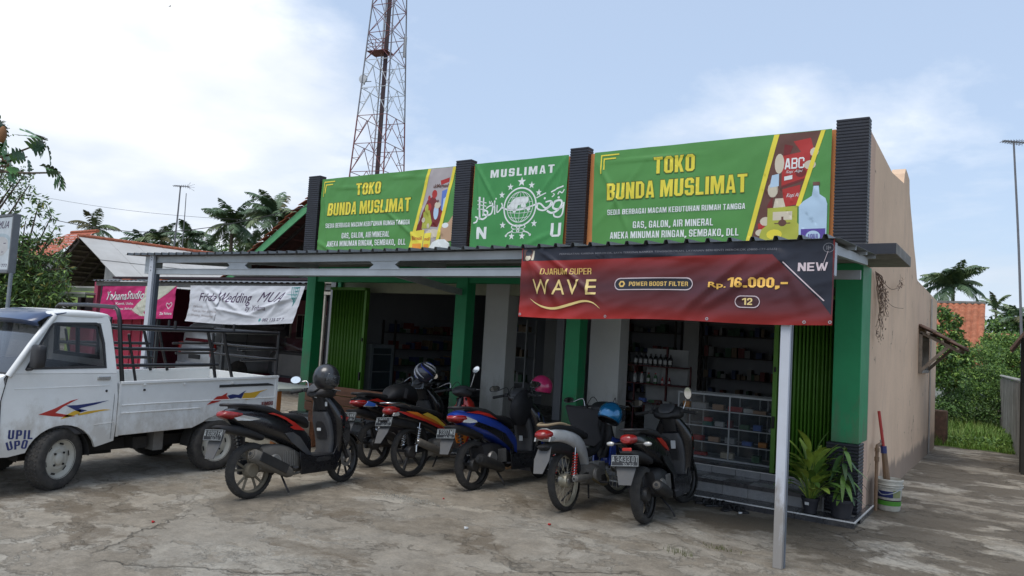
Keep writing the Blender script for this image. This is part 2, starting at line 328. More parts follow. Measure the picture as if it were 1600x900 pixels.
class Banner:
    """A hung cloth: surface(u, v, out) with folds; shapes laid on it are cut on the same grid and follow the folds."""
    def __init__(s, name, label, cat, TL, TR, BR, BL, mat, nu, nv, fold, thick=.004, edge=None):
        s.c = [Vector(p) for p in (TL, TR, BR, BL)]; s.nu, s.nv, s.fold = nu, nv, fold; s.edge = edge
        s.nrm = (s.c[1] - s.c[0]).cross(s.c[3] - s.c[0]).normalized()
        if s.nrm.y > 0: s.nrm = -s.nrm
        s.root = thing(name, label, cat, s.c[3]); s.o = s.c[3].copy()
        g = G(); P = [[s.S(i / nu, j / nv, 0) for i in range(nu + 1)] for j in range(nv + 1)]; s.P = P
        vs = [p for row in P for p in row]; w = nu + 1; fs = []
        for j in range(nv):
            for i in range(nu): q = j * w + i; fs += [(q, q + 1, q + w + 1), (q, q + w + 1, q + w)]
        g.add(vs, fs); g.build('cloth', mat, s.root, smooth=180)
        s.lev = 0
    def S(s, u, v, d):
        a = s.c[0].lerp(s.c[1], u); b = s.c[3].lerp(s.c[2], u); p = a.lerp(b, v)
        if s.edge: p = p + Vector(s.edge(u, v))
        return p + s.nrm * (s.fold(u, v) + d) - s.o
    def put(s, name, mat, *shapes, lift=None):
        s.lev += 1; d = .0012 + .0005 * s.lev
        if name in ('emblem', 'lettering_outline', 'floral_print') or len(shapes) == 1: return s.lay(name, mat, shapes, d)
        for k, sh in enumerate(shapes): o = s.lay(name, mat, [sh], d + .00012 * k)
        return o
    def lay(s, name, mat, shapes, d):
        bm = bmesh.new()
        for V, F in shapes:
            vs = [bm.verts.new((a, b, 0)) for a, b in V]
            for f in F:
                try: bm.faces.new([vs[i] for i in f])
                except ValueError: pass
        xs = [v.co.x for v in bm.verts]; ys = [v.co.y for v in bm.verts]; nu, nv = s.nu, s.nv
        def cut(co, no): bmesh.ops.bisect_plane(bm, geom=bm.verts[:] + bm.edges[:] + bm.faces[:], plane_co=co, plane_no=no, dist=1e-6)
        for k in range(max(1, int(min(xs) * nu)), min(nu, int(max(xs) * nu) + 2)): cut((k / nu, 0, 0), (1, 0, 0))
        for k in range(max(1, int(min(ys) * nv)), min(nv, int(max(ys) * nv) + 2)): cut((0, k / nv, 0), (0, 1, 0))
        for k in range(int(min(xs) * nu - max(ys) * nv) - 1, int(max(xs) * nu - min(ys) * nv) + 2): cut((k / nu, 0, 0), (nu, -nv, 0))
        for v in bm.verts:
            a, b = min(max(v.co.x, 0), 1) * nu, min(max(v.co.y, 0), 1) * nv; i, j = min(int(a + 1e-7), nu - 1), min(int(b + 1e-7), nv - 1); fu, fv = a - i, b - j; P = s.P
            if fu >= fv: p = P[j][i] + (P[j][i + 1] - P[j][i]) * fu + (P[j + 1][i + 1] - P[j][i + 1]) * fv
            else: p = P[j][i] + (P[j + 1][i] - P[j][i]) * fv + (P[j + 1][i + 1] - P[j + 1][i]) * fu
            v.co = p + s.nrm * d
        bm.normal_update()
        if bm.faces and sum(f.normal.dot(s.nrm) * f.calc_area() for f in bm.faces) < 0:
            for f in bm.faces: f.normal_flip()
        me = bpy.data.meshes.new(name); bm.to_mesh(me); bm.free(); me.materials.append(mat)
        me.polygons.foreach_set('use_smooth', [True] * len(me.polygons))
        o = bpy.data.objects.new(name, me); COL.objects.link(o); o.parent = s.root; return o
# ================================================================== ground
def ground_mat():
    m = bpy.data.materials.new('worn_concrete'); m.use_nodes = True; t = m.node_tree; b = t.nodes['Principled BSDF']; L = t.links.new
    c = N(t, 'ShaderNodeTexCoord'); v = c.outputs['Object']
    def noise_(s, d=6, r=.6, src=None, dist=0):
        n = N(t, 'ShaderNodeTexNoise', inp={'Scale': s, 'Detail': d, 'Roughness': r, 'Distortion': dist}); L(src or v, n.inputs['Vector']); return n
    w = noise_(.9, 5); wv = N(t, 'ShaderNodeVectorMath', operation='SCALE'); wv.inputs[3].default_value = 1.1; L(w.outputs['Color'], wv.inputs[0])
    wa = N(t, 'ShaderNodeVectorMath', operation='ADD'); L(v, wa.inputs[0]); L(wv.outputs[0], wa.inputs[1])
    w2 = noise_(7, 4); wv2 = N(t, 'ShaderNodeVectorMath', operation='SCALE'); wv2.inputs[3].default_value = .10; L(w2.outputs['Color'], wv2.inputs[0])
    wb = N(t, 'ShaderNodeVectorMath', operation='ADD'); L(wa.outputs[0], wb.inputs[0]); L(wv2.outputs[0], wb.inputs[1])
    def mix(f, a, col, bl='MIX'):
        x = N(t, 'ShaderNodeMix', data_type='RGBA', blend_type=bl)
        L(f, x.inputs[0]) if not isinstance(f, float) else setattr(x.inputs[0], 'default_value', f)
        L(a, x.inputs[6])
        if isinstance(col, tuple): x.inputs[7].default_value = (*col, 1)
        else: L(col, x.inputs[7])
        return x.outputs[2]
    base = ramp(t, [(.30, (.21, .180, .136)), (.46, (.285, .252, .20)), (.60, (.33, .302, .25)), (.74, (.42, .395, .34))], noise_(.55, 9, .66).outputs[0]).outputs[0]
    # poured patches of different age
    vo = N(t, 'ShaderNodeTexVoronoi', inp={'Scale': .42}); L(wb.outputs[0], vo.inputs['Vector'])
    pr = ramp(t, [(0, .80), (.5, 1.0), (1, 1.22)], vo.outputs['Color']).outputs[0]
    col = mix(1.0, base, pr, 'MULTIPLY')
    # top coat flaked away in sharp edged islands: brown coarse aggregate below, pale laitance at the rims
    mpf = N(t, 'ShaderNodeMapping'); mpf.inputs['Scale'].default_value = (.8, 1.35, 1); mpf.inputs['Rotation'].default_value = (0, 0, .5); L(wb.outputs[0], mpf.inputs[0])
    fl = noise_(1.15, 12, .70, mpf.outputs[0]).outputs[0]; flk = ramp(t, [(.495, 0.0), (.515, 1.0)], fl).outputs[0]
    rim = math_(t, 'MULTIPLY', ramp(t, [(.47, 0.0), (.50, 1.0)], fl).outputs[0], ramp(t, [(.50, 1.0), (.56, 0.0)], fl).outputs[0])
    under = ramp(t, [(.35, (.115, .092, .062)), (.55, (.185, .155, .115)), (.70, (.27, .24, .19))], noise_(9, 8, .75).outputs[0]).outputs[0]
    col = mix(math_(t, 'MULTIPLY', flk, .55), col, under)
    rimn = ramp(t, [(.48, 0.0), (.60, .55)], noise_(.9, 4).outputs[0]).outputs[0]; col = mix(math_(t, 'MULTIPLY', rim, rimn), col, (.40, .375, .32))
    mot = ramp(t, [(.3, .70), (.5, 1.0), (.72, 1.32)], noise_(4.2, 10, .74, dist=.4).outputs[0]).outputs[0]; col = mix(1.0, col, mot, 'MULTIPLY')
    pale = ramp(t, [(.575, 0.0), (.625, .6)], noise_(.62, 11, .72, wb.outputs[0]).outputs[0]).outputs[0]; col = mix(pale, col, (.37, .345, .295))
    mp3 = N(t, 'ShaderNodeMapping'); mp3.inputs['Scale'].default_value = (.8, 1.3, 1); mp3.inputs['Location'].default_value = (4, 2, 0); L(wb.outputs[0], mp3.inputs[0])
    st = ramp(t, [(.545, 0.0), (.60, .7)], noise_(.9, 11, .70, mp3.outputs[0]).outputs[0]).outputs[0]; col = mix(st, col, (.118, .092, .062))
    # damp zone along the step and down the side passage
    sp = N(t, 'ShaderNodeSeparateXYZ'); L(v, sp.inputs[0])
    dx = ramp(t, [(0, 0.0), (.35, 1.0), (1, 1.0)], math_(t, 'MULTIPLY', math_(t, 'ADD', sp.outputs['X'], 4.6), .3)).outputs[0]
    dy = ramp(t, [(0, 0.0), (.3, 1.0), (1, 1.0)], math_(t, 'MULTIPLY', math_(t, 'ADD', sp.outputs['Y'], -6.2), .5)).outputs[0]
    mp4 = N(t, 'ShaderNodeMapping'); mp4.inputs['Scale'].default_value = (.8, 1.35, 1); mp4.inputs['Location'].default_value = (1.3, 7, 0); L(wb.outputs[0], mp4.inputs[0])
    dn = ramp(t, [(.44, 0.0), (.50, .85)], noise_(1.3, 9, .62, mp4.outputs[0]).outputs[0]).outputs[0]
    damp = math_(t, 'MULTIPLY', math_(t, 'MULTIPLY', dx, dy), dn); col = mix(damp, col, (.10, .08, .055))
    # cracks
    def crack(sc, w0, w1, msk, thr):
        e = N(t, 'ShaderNodeTexVoronoi', feature='DISTANCE_TO_EDGE', inp={'Scale': sc}); L(wb.outputs[0], e.inputs['Vector'])
        k = ramp(t, [(w0, 1.0), (w1, 0.0)], e.outputs['Distance']).outputs[0]
        g_ = ramp(t, [(thr, 0.0), (thr + .06, 1.0)], noise_(msk, 3).outputs[0]).outputs[0]
        return math_(t, 'MULTIPLY', k, g_)
    k1 = crack(.42, .001, .009, .5, .50); k2 = crack(1.5, .002, .010, 1.1, .60)
    kk = math_(t, 'MAXIMUM', k1, k2); col = mix(math_(t, 'MULTIPLY', kk, .6), col, (.07, .058, .04))
    fine = ramp(t, [(.3, .80), (.7, 1.2)], noise_(46, 6, .75).outputs[0]).outputs[0]; col = mix(1.0, col, fine, 'MULTIPLY')
    grit = ramp(t, [(.62, 0.0), (.68, .5)], noise_(120, 2).outputs[0]).outputs[0]; col = mix(grit, col, (.33, .31, .27))
    L(col, b.inputs['Base Color'])
    rg = math_(t, 'SUBTRACT', .93, math_(t, 'MULTIPLY', damp, .25)); L(rg, b.inputs['Roughness']); b.inputs['Specular IOR Level'].default_value = .28
    h = math_(t, 'ADD', math_(t, 'MULTIPLY', noise_(3.2, 9, .7).outputs[0], .75), math_(t, 'MULTIPLY', noise_(30, 6, .75).outputs[0], .22))
    h = math_(t, 'SUBTRACT', math_(t, 'ADD', h, math_(t, 'MULTIPLY', vo.outputs['Color'], .3)), math_(t, 'ADD', math_(t, 'MULTIPLY', kk, .9), math_(t, 'MULTIPLY', flk, .30)))
    bp = N(t, 'ShaderNodeBump', inp={'Strength': .75, 'Distance': .035}); L(h, bp.inputs['Height']); L(bp.outputs[0], b.inputs['Normal'])
    return m
MCONC = ground_mat()
earth = M('dry_earth', (.13, .12, .07), .95, var=.35, scale=.6, dirt=.6, dirtcol=(.06, .08, .03), bump=.6, bscale=8)
G().box(-1500, 1500, -1500, 1500, -.5, -.012).build('ground', earth, kind='structure')
G().grid(lambda u, v: (-46 + 66 * u, -14 + 31.95 * v, 0), 1, 1).build('concrete_yard', MCONC, kind='structure')
# ================================================================== shop building
TERRA = M('terracotta_tile', (.36, .10, .045), .8, var=.35, scale=9, dirt=.5, dirtcol=(.09, .05, .035))
PEACH = M('peach_plaster', (.60, .41, .30), .9, var=.10, scale=1.2, dirt=.30, dirtcol=(.27, .19, .15), bump=.35, bscale=14, stretch=(1, 1, .45))
def wall_mat():
    m = M('peach_wall', (.69, .495, .34), .92, var=.10, scale=1.0, bump=.35, bscale=12); t = m.node_tree; b = t.nodes['Principled BSDF']; L = t.links.new
    src = b.inputs['Base Color'].links[0].from_socket
    c = N(t, 'ShaderNodeTexCoord'); q = N(t, 'ShaderNodeMapping'); q.inputs['Scale'].default_value = (1, 1.5, .42); L(c.outputs['Object'], q.inputs[0])
    n = N(t, 'ShaderNodeTexNoise', inp={'Scale': 1.1, 'Detail': 10, 'Roughness': .72, 'Distortion': .5}); L(q.outputs[0], n.inputs['Vector'])
    r_ = ramp(t, [(.53, 0.0), (.64, .28), (.78, .75)], n.outputs[0]); x = N(t, 'ShaderNodeMix', data_type='RGBA'); L(r_.outputs[0], x.inputs[0]); L(src, x.inputs[6]); x.inputs[7].default_value = (.36, .26, .20, 1)
    # cracks
    nn = N(t, 'ShaderNodeTexNoise', inp={'Scale': 2.2, 'Detail': 5}); L(c.outputs['Object'], nn.inputs['Vector'])
    sc = N(t, 'ShaderNodeVectorMath', operation='SCALE'); sc.inputs[3].default_value = .9; L(nn.outputs['Color'], sc.inputs[0])
    ad = N(t, 'ShaderNodeVectorMath', operation='ADD'); L(c.outputs['Object'], ad.inputs[0]); L(sc.outputs[0], ad.inputs[1])
    e = N(t, 'ShaderNodeTexVoronoi', feature='DISTANCE_TO_EDGE', inp={'Scale': .75}); L(ad.outputs[0], e.inputs['Vector'])
    k = ramp(t, [(.002, 1.0), (.010, 0.0)], e.outputs['Distance']); g_ = ramp(t, [(.55, 0.0), (.6, .8)], nn.outputs[0])
    f = math_(t, 'MULTIPLY', k.outputs[0], g_.outputs[0]); y = N(t, 'ShaderNodeMix', data_type='RGBA'); L(f, y.inputs[0]); L(x.outputs[2], y.inputs[6]); y.inputs[7].default_value = (.12, .085, .07, 1)
    # rising damp at the foot
    s = N(t, 'ShaderNodeSeparateXYZ'); L(c.outputs['Object'], s.inputs[0])
    zz_ = math_(t, 'ADD', s.outputs['Z'], math_(t, 'MULTIPLY', n.outputs[0], -.55)); d = ramp(t, [(.0, .75), (.10, 0.0)], zz_)
    z = N(t, 'ShaderNodeMix', data_type='RGBA'); L(d.outputs[0], z.inputs[0]); L(y.outputs[2], z.inputs[6]); z.inputs[7].default_value = (.20, .155, .125, 1)
    L(z.outputs[2], b.inputs['Base Color']); return m
PEACHW = wall_mat()
ORANGE = M('orange_paint', (.62, .235, .075), .7, var=.08, scale=3, dirt=.2, dirtcol=(.35, .16, .07))
BLACKT = M('black_ribbed_tile', (.016, .018, .026), .42, var=.25, scale=5, dirt=.25, dirtcol=(.05, .05, .055))
GREEN = M('green_paint', (.014, .27, .10), .55, var=.10, scale=2.2, dirt=.18, dirtcol=(.02, .13, .06), bump=.2, bscale=10)
WHITEW = M('grey_white_wall', (.58, .58, .56), .85, var=.06, scale=1.5, dirt=.2, dirtcol=(.33, .33, .31))
LIME = M('lime_green_steel', (.080, .215, .020), .5, var=.15, scale=4, dirt=.3, dirtcol=(.06, .12, .02))
grime(GREEN, 0, 1.6, (.10, .13, .075), .7); grime(WHITEW, .2, 1.4, (.25, .23, .19), .6)
INW = M('interior_wall', (.30, .31, .33), .9, var=.08, scale=1)
DARKF = M('dark_grey_tile', (.045, .045, .048), .25, var=.25, scale=8, dirt=.35, dirtcol=(.16, .14, .12))
LIGHTF = M('light_grey_tile', (.26, .265, .27), .25, var=.10, scale=8, dirt=.3, dirtcol=(.18, .165, .14))
WHEDGE = M('white_tile_edge', (.62, .62, .60), .4, dirt=.3, dirtcol=(.3, .28, .25))
ROOFM = M('grey_roof_sheet', (.25, .26, .27), .5, metal=.3)
CONCR = M('bare_concrete', (.24, .23, .21), .95, var=.2, scale=5, dirt=.6, dirtcol=(.07, .065, .06), bump=.4)
ROOT = thing('shop_building', 'single storey shop with green posts, black ribbed pillars and peach side wall', 'shop', (-6, 12, 0))
OX, OY = -6, 12
def P_(g, name, mat, **k):            # world-coordinate parts of the shop, rebased on its root
    g.v = [(a - OX, b - OY, c) for a, b, c in g.v]; return g.build(name, mat, ROOT, **k)
fy = lambda a, b, d: (d, a, b)
WX = -1.41
prof = [(8.86, .0), (17.35, 0.0), (17.35, 2.95), (13.83, 3.03), (13.72, 3.05), (13.45, 3.34), (13.2, 3.52), (12.9, 3.83), (12.72, 3.98), (12.5, 4.22), (12.44, 4.42), (12.2, 4.47), (12.0, 4.49), (11.9, 4.40), (11.82, 4.24), (10.66, 4.14), (8.86, 4.25)]
winh = [(14.22, 1.57), (15.32, 1.57), (15.32, 2.12), (14.22, 2.12)]
P_(G().plate(prof, fy, WX, WX - .18, holes=[winh]), 'side_wall', PEACHW)
P_(G().plate([(9.28, 0), (9.28, 4.2), (8.87, 4.23), (8.87, 0)], fy, WX + .004, WX - .01), 'painted_return', PEACH)
# left wall, back wall, inner walls, roof, ceiling, floor
P_(G().box(-10.42, -10.24, 9.36, 17.35, 0, 2.735), 'left_wall', INW)
P_(G().box(-10.24, -1.60, 13.9, 14.05, 0, 3.2), 'back_wall', INW)
P_(G().plate([(8.9, 4.0), (13.6, 3.0), (17.35, 2.9), (17.35, 2.84), (13.6, 2.94), (8.9, 3.94)], fy, -10.42, -1.60), 'roof', ROOFM)
P_(G().box(-10.24, -1.60, 8.96, 13.9, 2.74, 2.8), 'ceiling', INW)
P_(G().box(-10.24, -1.60, 9.02, 13.9, .0, .295), 'shop_floor', DARKF)
P_(G().box(-10.40, -1.42, 8.74, 8.86, 2.84, 4.235), 'parapet', ORANGE)
# ribbed black tile pillars standing up past the parapet
def ribbed(x0, x1, y0, y1, z0, z1, pitch=.0365, d=.006):
    g = G(); n = int(round((z1 - z0) / pitch)); pts = []
    for i in range(n):
        a = z0 + (z1 - z0) * i / n; b = z0 + (z1 - z0) * (i + 1) / n
        pts += [(a + .002, 0), (a + (b - a) * .35, d), (a + (b - a) * .8, d), (b - .002, 0)]
    k = len(pts); vs = []
    for z, o in pts: vs += [(x0 - o, y1, z), (x0 - o, y0 - o, z), (x1 + o, y0 - o, z), (x1 + o, y1, z)]
    fs = [(i * 4 + j, i * 4 + j + 1, (i + 1) * 4 + j + 1, (i + 1) * 4 + j) for i in range(k - 1) for j in range(3)]
    fs.append(((k - 1) * 4, (k - 1) * 4 + 1, (k - 1) * 4 + 2, (k - 1) * 4 + 3)); return g.add(vs, fs)
for x0, x1 in ((-10.41, -10.13), (-7.09, -6.81), (-5.10, -4.83), (-1.71, -1.385)):
    P_(ribbed(x0, x1, 8.66, 8.80, 2.84, 4.32), 'ribbed_pillar', BLACKT)
P_(ribbed(-1.71, -1.395, 8.66, 8.95, .068, .79), 'ribbed_plinth', BLACKT)
# ledge slab over the porch
P_(G().box(-10.45, -1.0, 7.98, 9.12, 2.725, 2.835), 'ledge_slab', CONCR, bevel=.006)
P_(G().box(-10.45, -1.004, 7.972, 7.979, 2.728, 2.832), 'ledge_fascia', BLACKT)
# green posts and beam
for x0 in (-10.38, -7.035, -5.09):
    P_(G().box(x0, x0 + .22, 8.77, 8.98, .0, 2.724), 'green_post', GREEN, bevel=.008)
P_(G().box(-1.68, -1.4055, 8.70, 9.24, .79, 2.724), 'corner_pillar', GREEN, bevel=.006)
P_(G().box(-10.35, -1.69, 8.80, 8.94, 2.47, 2.722), 'porch_beam', GREEN)
# inner plane: lintel, white pillars, left jamb
YI = 9.4
P_(G().box(-10.24, -1.60, YI + .02, YI + .16, 2.34, 2.738), 'lintel', M('cream_lintel', (.36, .37, .27), .85))
for x0, x1 in ((-6.93, -6.49), (-5.05, -4.58)):
    P_(G().box(x0, x1, YI, YI + .28, .297, 2.60), 'white_pillar', WHITEW, bevel=.006)
P_(G().box(-10.30, -10.16, YI - .04, YI + .1, .1, 2.6), 'green_jamb', GREEN, bevel=.005)
P_(G().box(-8.4, -8.1, 13.6, 13.898, .3, 2.735), 'inner_pillar', WHITEW)
P_(G().box(-5.3, -5.0, 13.6, 13.898, .3, 2.735), 'inner_pillar', WHITEW)
P_(G().box(-6.8, -6.65, 11.4, 13.898, .3, 2.735), 'partition', INW)
# the tiled step: base blocks, then each tile
st = bpy.data.objects.new('porch_step', None); COL.objects.link(st); st.parent = ROOT; st.location = (-OX, -OY, 0)
def SP(g, name, mat, **k): return g.build(name, mat, st, **k)
SP(G().box(-10.4, -1.37, 8.26, 9.38, 0, .055), 'step_base', CONCR)
SP(G().box(-10.3, -1.72, 8.56, 9.05, .055, .205), 'floor_base', CONCR)
def tiles(mat_fn, fn, n, name='tile'):
    for i in range(n):
        me = fn(i); SP(me, name, mat_fn(i))
xs = np.arange(-1.34, -10.5, -.29)
for i, x in enumerate(xs[:-1]):
    j = .003
    SP(G().box(x - .29 + j, x - j, 8.244, 8.54, .056, .064), 'tile', DARKF)                      # tread
    SP(G().box(x - .29 + j, x - j, 8.235, 8.243, .0, .055), 'tile', DARKF)                       # face
    if x < -1.70:
        SP(G().box(x - .29 + j, x - j, 8.552, 8.56, .066, .168), 'tile', LIGHTF)
        SP(G().box(x - .29 + j, x - j, 8.545, 8.559, .170, .213), 'tile', DARKF)
        SP(G().box(x - .29 + j, x - j, 8.56, 8.80, .206, .214), 'tile', LIGHTF if i % 2 else DARKF)
        SP(G().box(x - .29 + j, x - j, 8.803, 9.02, .206, .214), 'tile', DARKF if i % 2 else LIGHTF)
        SP(G().box(x - .29 + j, x - j, 9.012, 9.02, .216, .292), 'tile', LIGHTF)
for k, y in enumerate((8.545, 8.84, 9.13)):
    SP(G().box(-1.40, -1.343, y, y + .285, .056, .064), 'tile', DARKF)
    SP(G().box(-1.348, -1.340, y, y + .285, .0, .055), 'tile', DARKF)
SP(G().box(-10.4, -1.338, 8.230, 8.243, .055, .068).box(-1.351, -1.338, 8.243, 9.40, .055, .068), 'white_nosing', WHEDGE)
SP(G().box(-10.3, -1.72, 9.005, 9.019, .293, .302), 'threshold_trim', WHEDGE)
# folding steel doors: each door is a thing of the shop with slats of its own
def folding(x0, x1, n, leaf_right):
    d = bpy.data.objects.new('folding_door', None); COL.objects.link(d); d.parent = ROOT; d.location = (x0 - OX, 9.14 - OY, .30)
    w = (x1 - x0) / n; h = 2.05
    me = None
    for i in range(n):
        g = G(); a = .045 if i % 2 else -.0
        pts = [(0, 0), (w * .15, -.03), (w * .42, -.045), (w * .5, -.01), (w * .62, .03), (w * .95, .04), (w, 0)]
        vs = [(p[0], p[1], z) for z in (0, h) for p in pts]; g.add(vs, [(k, k + 1, k + 8, k + 7) for k in range(6)])
        if me is None:
            o = g.build('slat', LIME, d, smooth=30, solid=.004); me = o.data
        else:
            o = bpy.data.objects.new('slat', me); COL.objects.link(o); o.parent = d; q = o.modifiers.new('s', 'SOLIDIFY'); q.thickness = .004
        o.location = (i * w, 0, 0); o.rotation_euler = (0, 0, R(random.uniform(-9, 9)))
    G().box(-.02, x1 - x0 + .02, -.06, .06, h + .003, h + .05).build('track', LIME, d)
    xr = (x1 - x0) + .004 if leaf_right else -.06
    G().box(xr, xr + .055, -.05, .03, 0, h).build('leading_bar', LIME, d, bevel=.005)
    G().box(xr + .012, xr + .043, -.08, -.052, .52, .66).build('lock', M('dark_lock', (.02, .02, .02), .4, metal=.6), d, bevel=.004)
    G().box(xr + .015, xr + .04, -.07, -.052, 1.18, 1.24).build('lock', M('dark_lock', (.02, .02, .02), .4), d, bevel=.004)
folding(-10.10, -9.28, 11, True)
folding(-2.36, -1.50, 20, False)
# side window with its little tiled awning
WIN = bpy.data.objects.new('side_window', None); COL.objects.link(WIN); WIN.parent = ROOT; WIN.location = (WX - OX, 14.22 - OY, 1.57)
WOODG = M('weathered_wood', (.20, .165, .13), .9, var=.3, scale=12, dirt=.5, dirtcol=(.07, .055, .045))
G().box(-.16, .05, 0, .05, 0, .55).box(-.16, .05, 1.05, 1.10, 0, .55).box(-.16, .05, .05, 1.05, .50, .55).box(-.16, .06, -.02, 1.12, -.05, -.002).build('frame', M('pale_window_wood', (.38, .36, .33), .9, dirt=.4), WIN)
G().box(-.13, -.12, .05, 1.05, 0, .5).build('glass', M('dark_glass', (.02, .022, .024), .1, spec=.8), WIN)
aw = [(0.0, .66), (.60, .36)]
for yy in (-.02, 1.08):
    G().bar((.02, yy, .63), (.60, yy, .33), .05, .05).bar((.03, yy, -.02), (.42, yy, .40), .045, .05).bar((.03, yy, -.06), (.03, yy, .62), .05, .05, up=(1, 0, 0)).build('bracket', WOODG, WIN)
G().bar((.15, -.1, .60), (.15, 1.2, .60), .04, .04).bar((.35, -.1, .49), (.35, 1.2, .49), .04, .04).bar((.57, -.1, .38), (.57, 1.2, .38), .04, .04).build('batten', WOODG, WIN)
OLDT = M('mossy_roof_tile', (.13, .075, .055), .9, var=.4, scale=14, dirt=.6, dirtcol=(.055, .05, .042))
tile = None
for r_ in range(3):
    for c_ in range(7):
        if tile is None:
            g = G(); g.grid(lambda u, v: (.25 * u, .19 * v, -.125 * u + .022 * math.sin(v * 2 * math.pi) + .012), 2, 8); o = g.build('roof_tile', OLDT, WIN, smooth=60, solid=.016); tile = o.data
        else:
            o = bpy.data.objects.new('roof_tile', tile); COL.objects.link(o); o.parent = WIN; q = o.modifiers.new('s', 'SOLIDIFY'); q.thickness = .016
        o.location = (.0 + .205 * r_, -.12 + .19 * c_, .70 - .1025 * r_ + .014 * (2 - r_)); o.rotation_euler = (0, R(random.uniform(-2, 2)), R(random.uniform(-2, 2)))
# drain pipe down the side wall
P_(G().tube([(WX + .02, 16.0, .02), (WX + .02, 16.0, 2.9)], .016, 8), 'wall_pipe', M('grey_pvc', (.35, .33, .30), .6))
# ================================================================== tarpaulins on the parapet
def clothmat(name, col, rough=.42):
    return M(name, col, rough, var=.05, scale=2.5, dirt=.10, dirtcol=tuple(c * .75 + .02 for c in col), spec=.4)
TG = clothmat('green_tarpaulin', (.085, .27, .062)); TG2 = clothmat('green_flag_cloth', (.055, .26, .075), .7)
YEL = clothmat('print_yellow', (.78, .66, .06)); WHT = clothmat('print_white', (.75, .78, .76)); DKO = clothmat('print_dark_outline', (.09, .12, .02))
PRED = clothmat('print_red', (.42, .03, .025)); PBR = clothmat('print_brown', (.13, .055, .04)); PBLU = clothmat('print_blue', (.10, .18, .52)); PLBL = clothmat('print_pale_blue', (.45, .60, .74))
PCRM = clothmat('print_cream', (.62, .55, .42)); PGN = clothmat('print_olive', (.42, .44, .06)); PPUR = clothmat('print_purple', (.10, .06, .30)); PGRY = clothmat('print_grey', (.42, .38, .38))
PORG = clothmat('print_orange', (.80, .30, .03)); PTAN = clothmat('print_tan', (.50, .32, .20)); PDRED = clothmat('print_dark_red', (.18, .02, .02))
def folds(seed, amp, lines=()):
    def f(u, v):
        a = amp * 1.3 * noise.noise((u * 3.1 + seed, v * 1.6, seed * 1.7)) + amp * .9 * noise.noise((u * 9 + seed + v * 3, v * 5 + 3, seed)) + amp * .35 * noise.noise((u * 26 + v * 9, v * 9 - u * 5, seed))
        for (u0, v0, du, dv, w, h) in lines:      # tension folds: ridge along (du,dv) from (u0,v0)
            l = math.hypot(du, dv); du_, dv_ = du / l, dv / l; s = (u - u0) * du_ + (v - v0) * dv_; t = abs((u - u0) * dv_ - (v - v0) * du_ + .06 * s * s)
            if -.05 < s < l: a += 1.05 * h * math.exp(-(t / (w * .62)) ** 2) * math.sin(math.pi * min(1, max(0, (s + .05) / (l + .05))))
        return a + amp
    return f
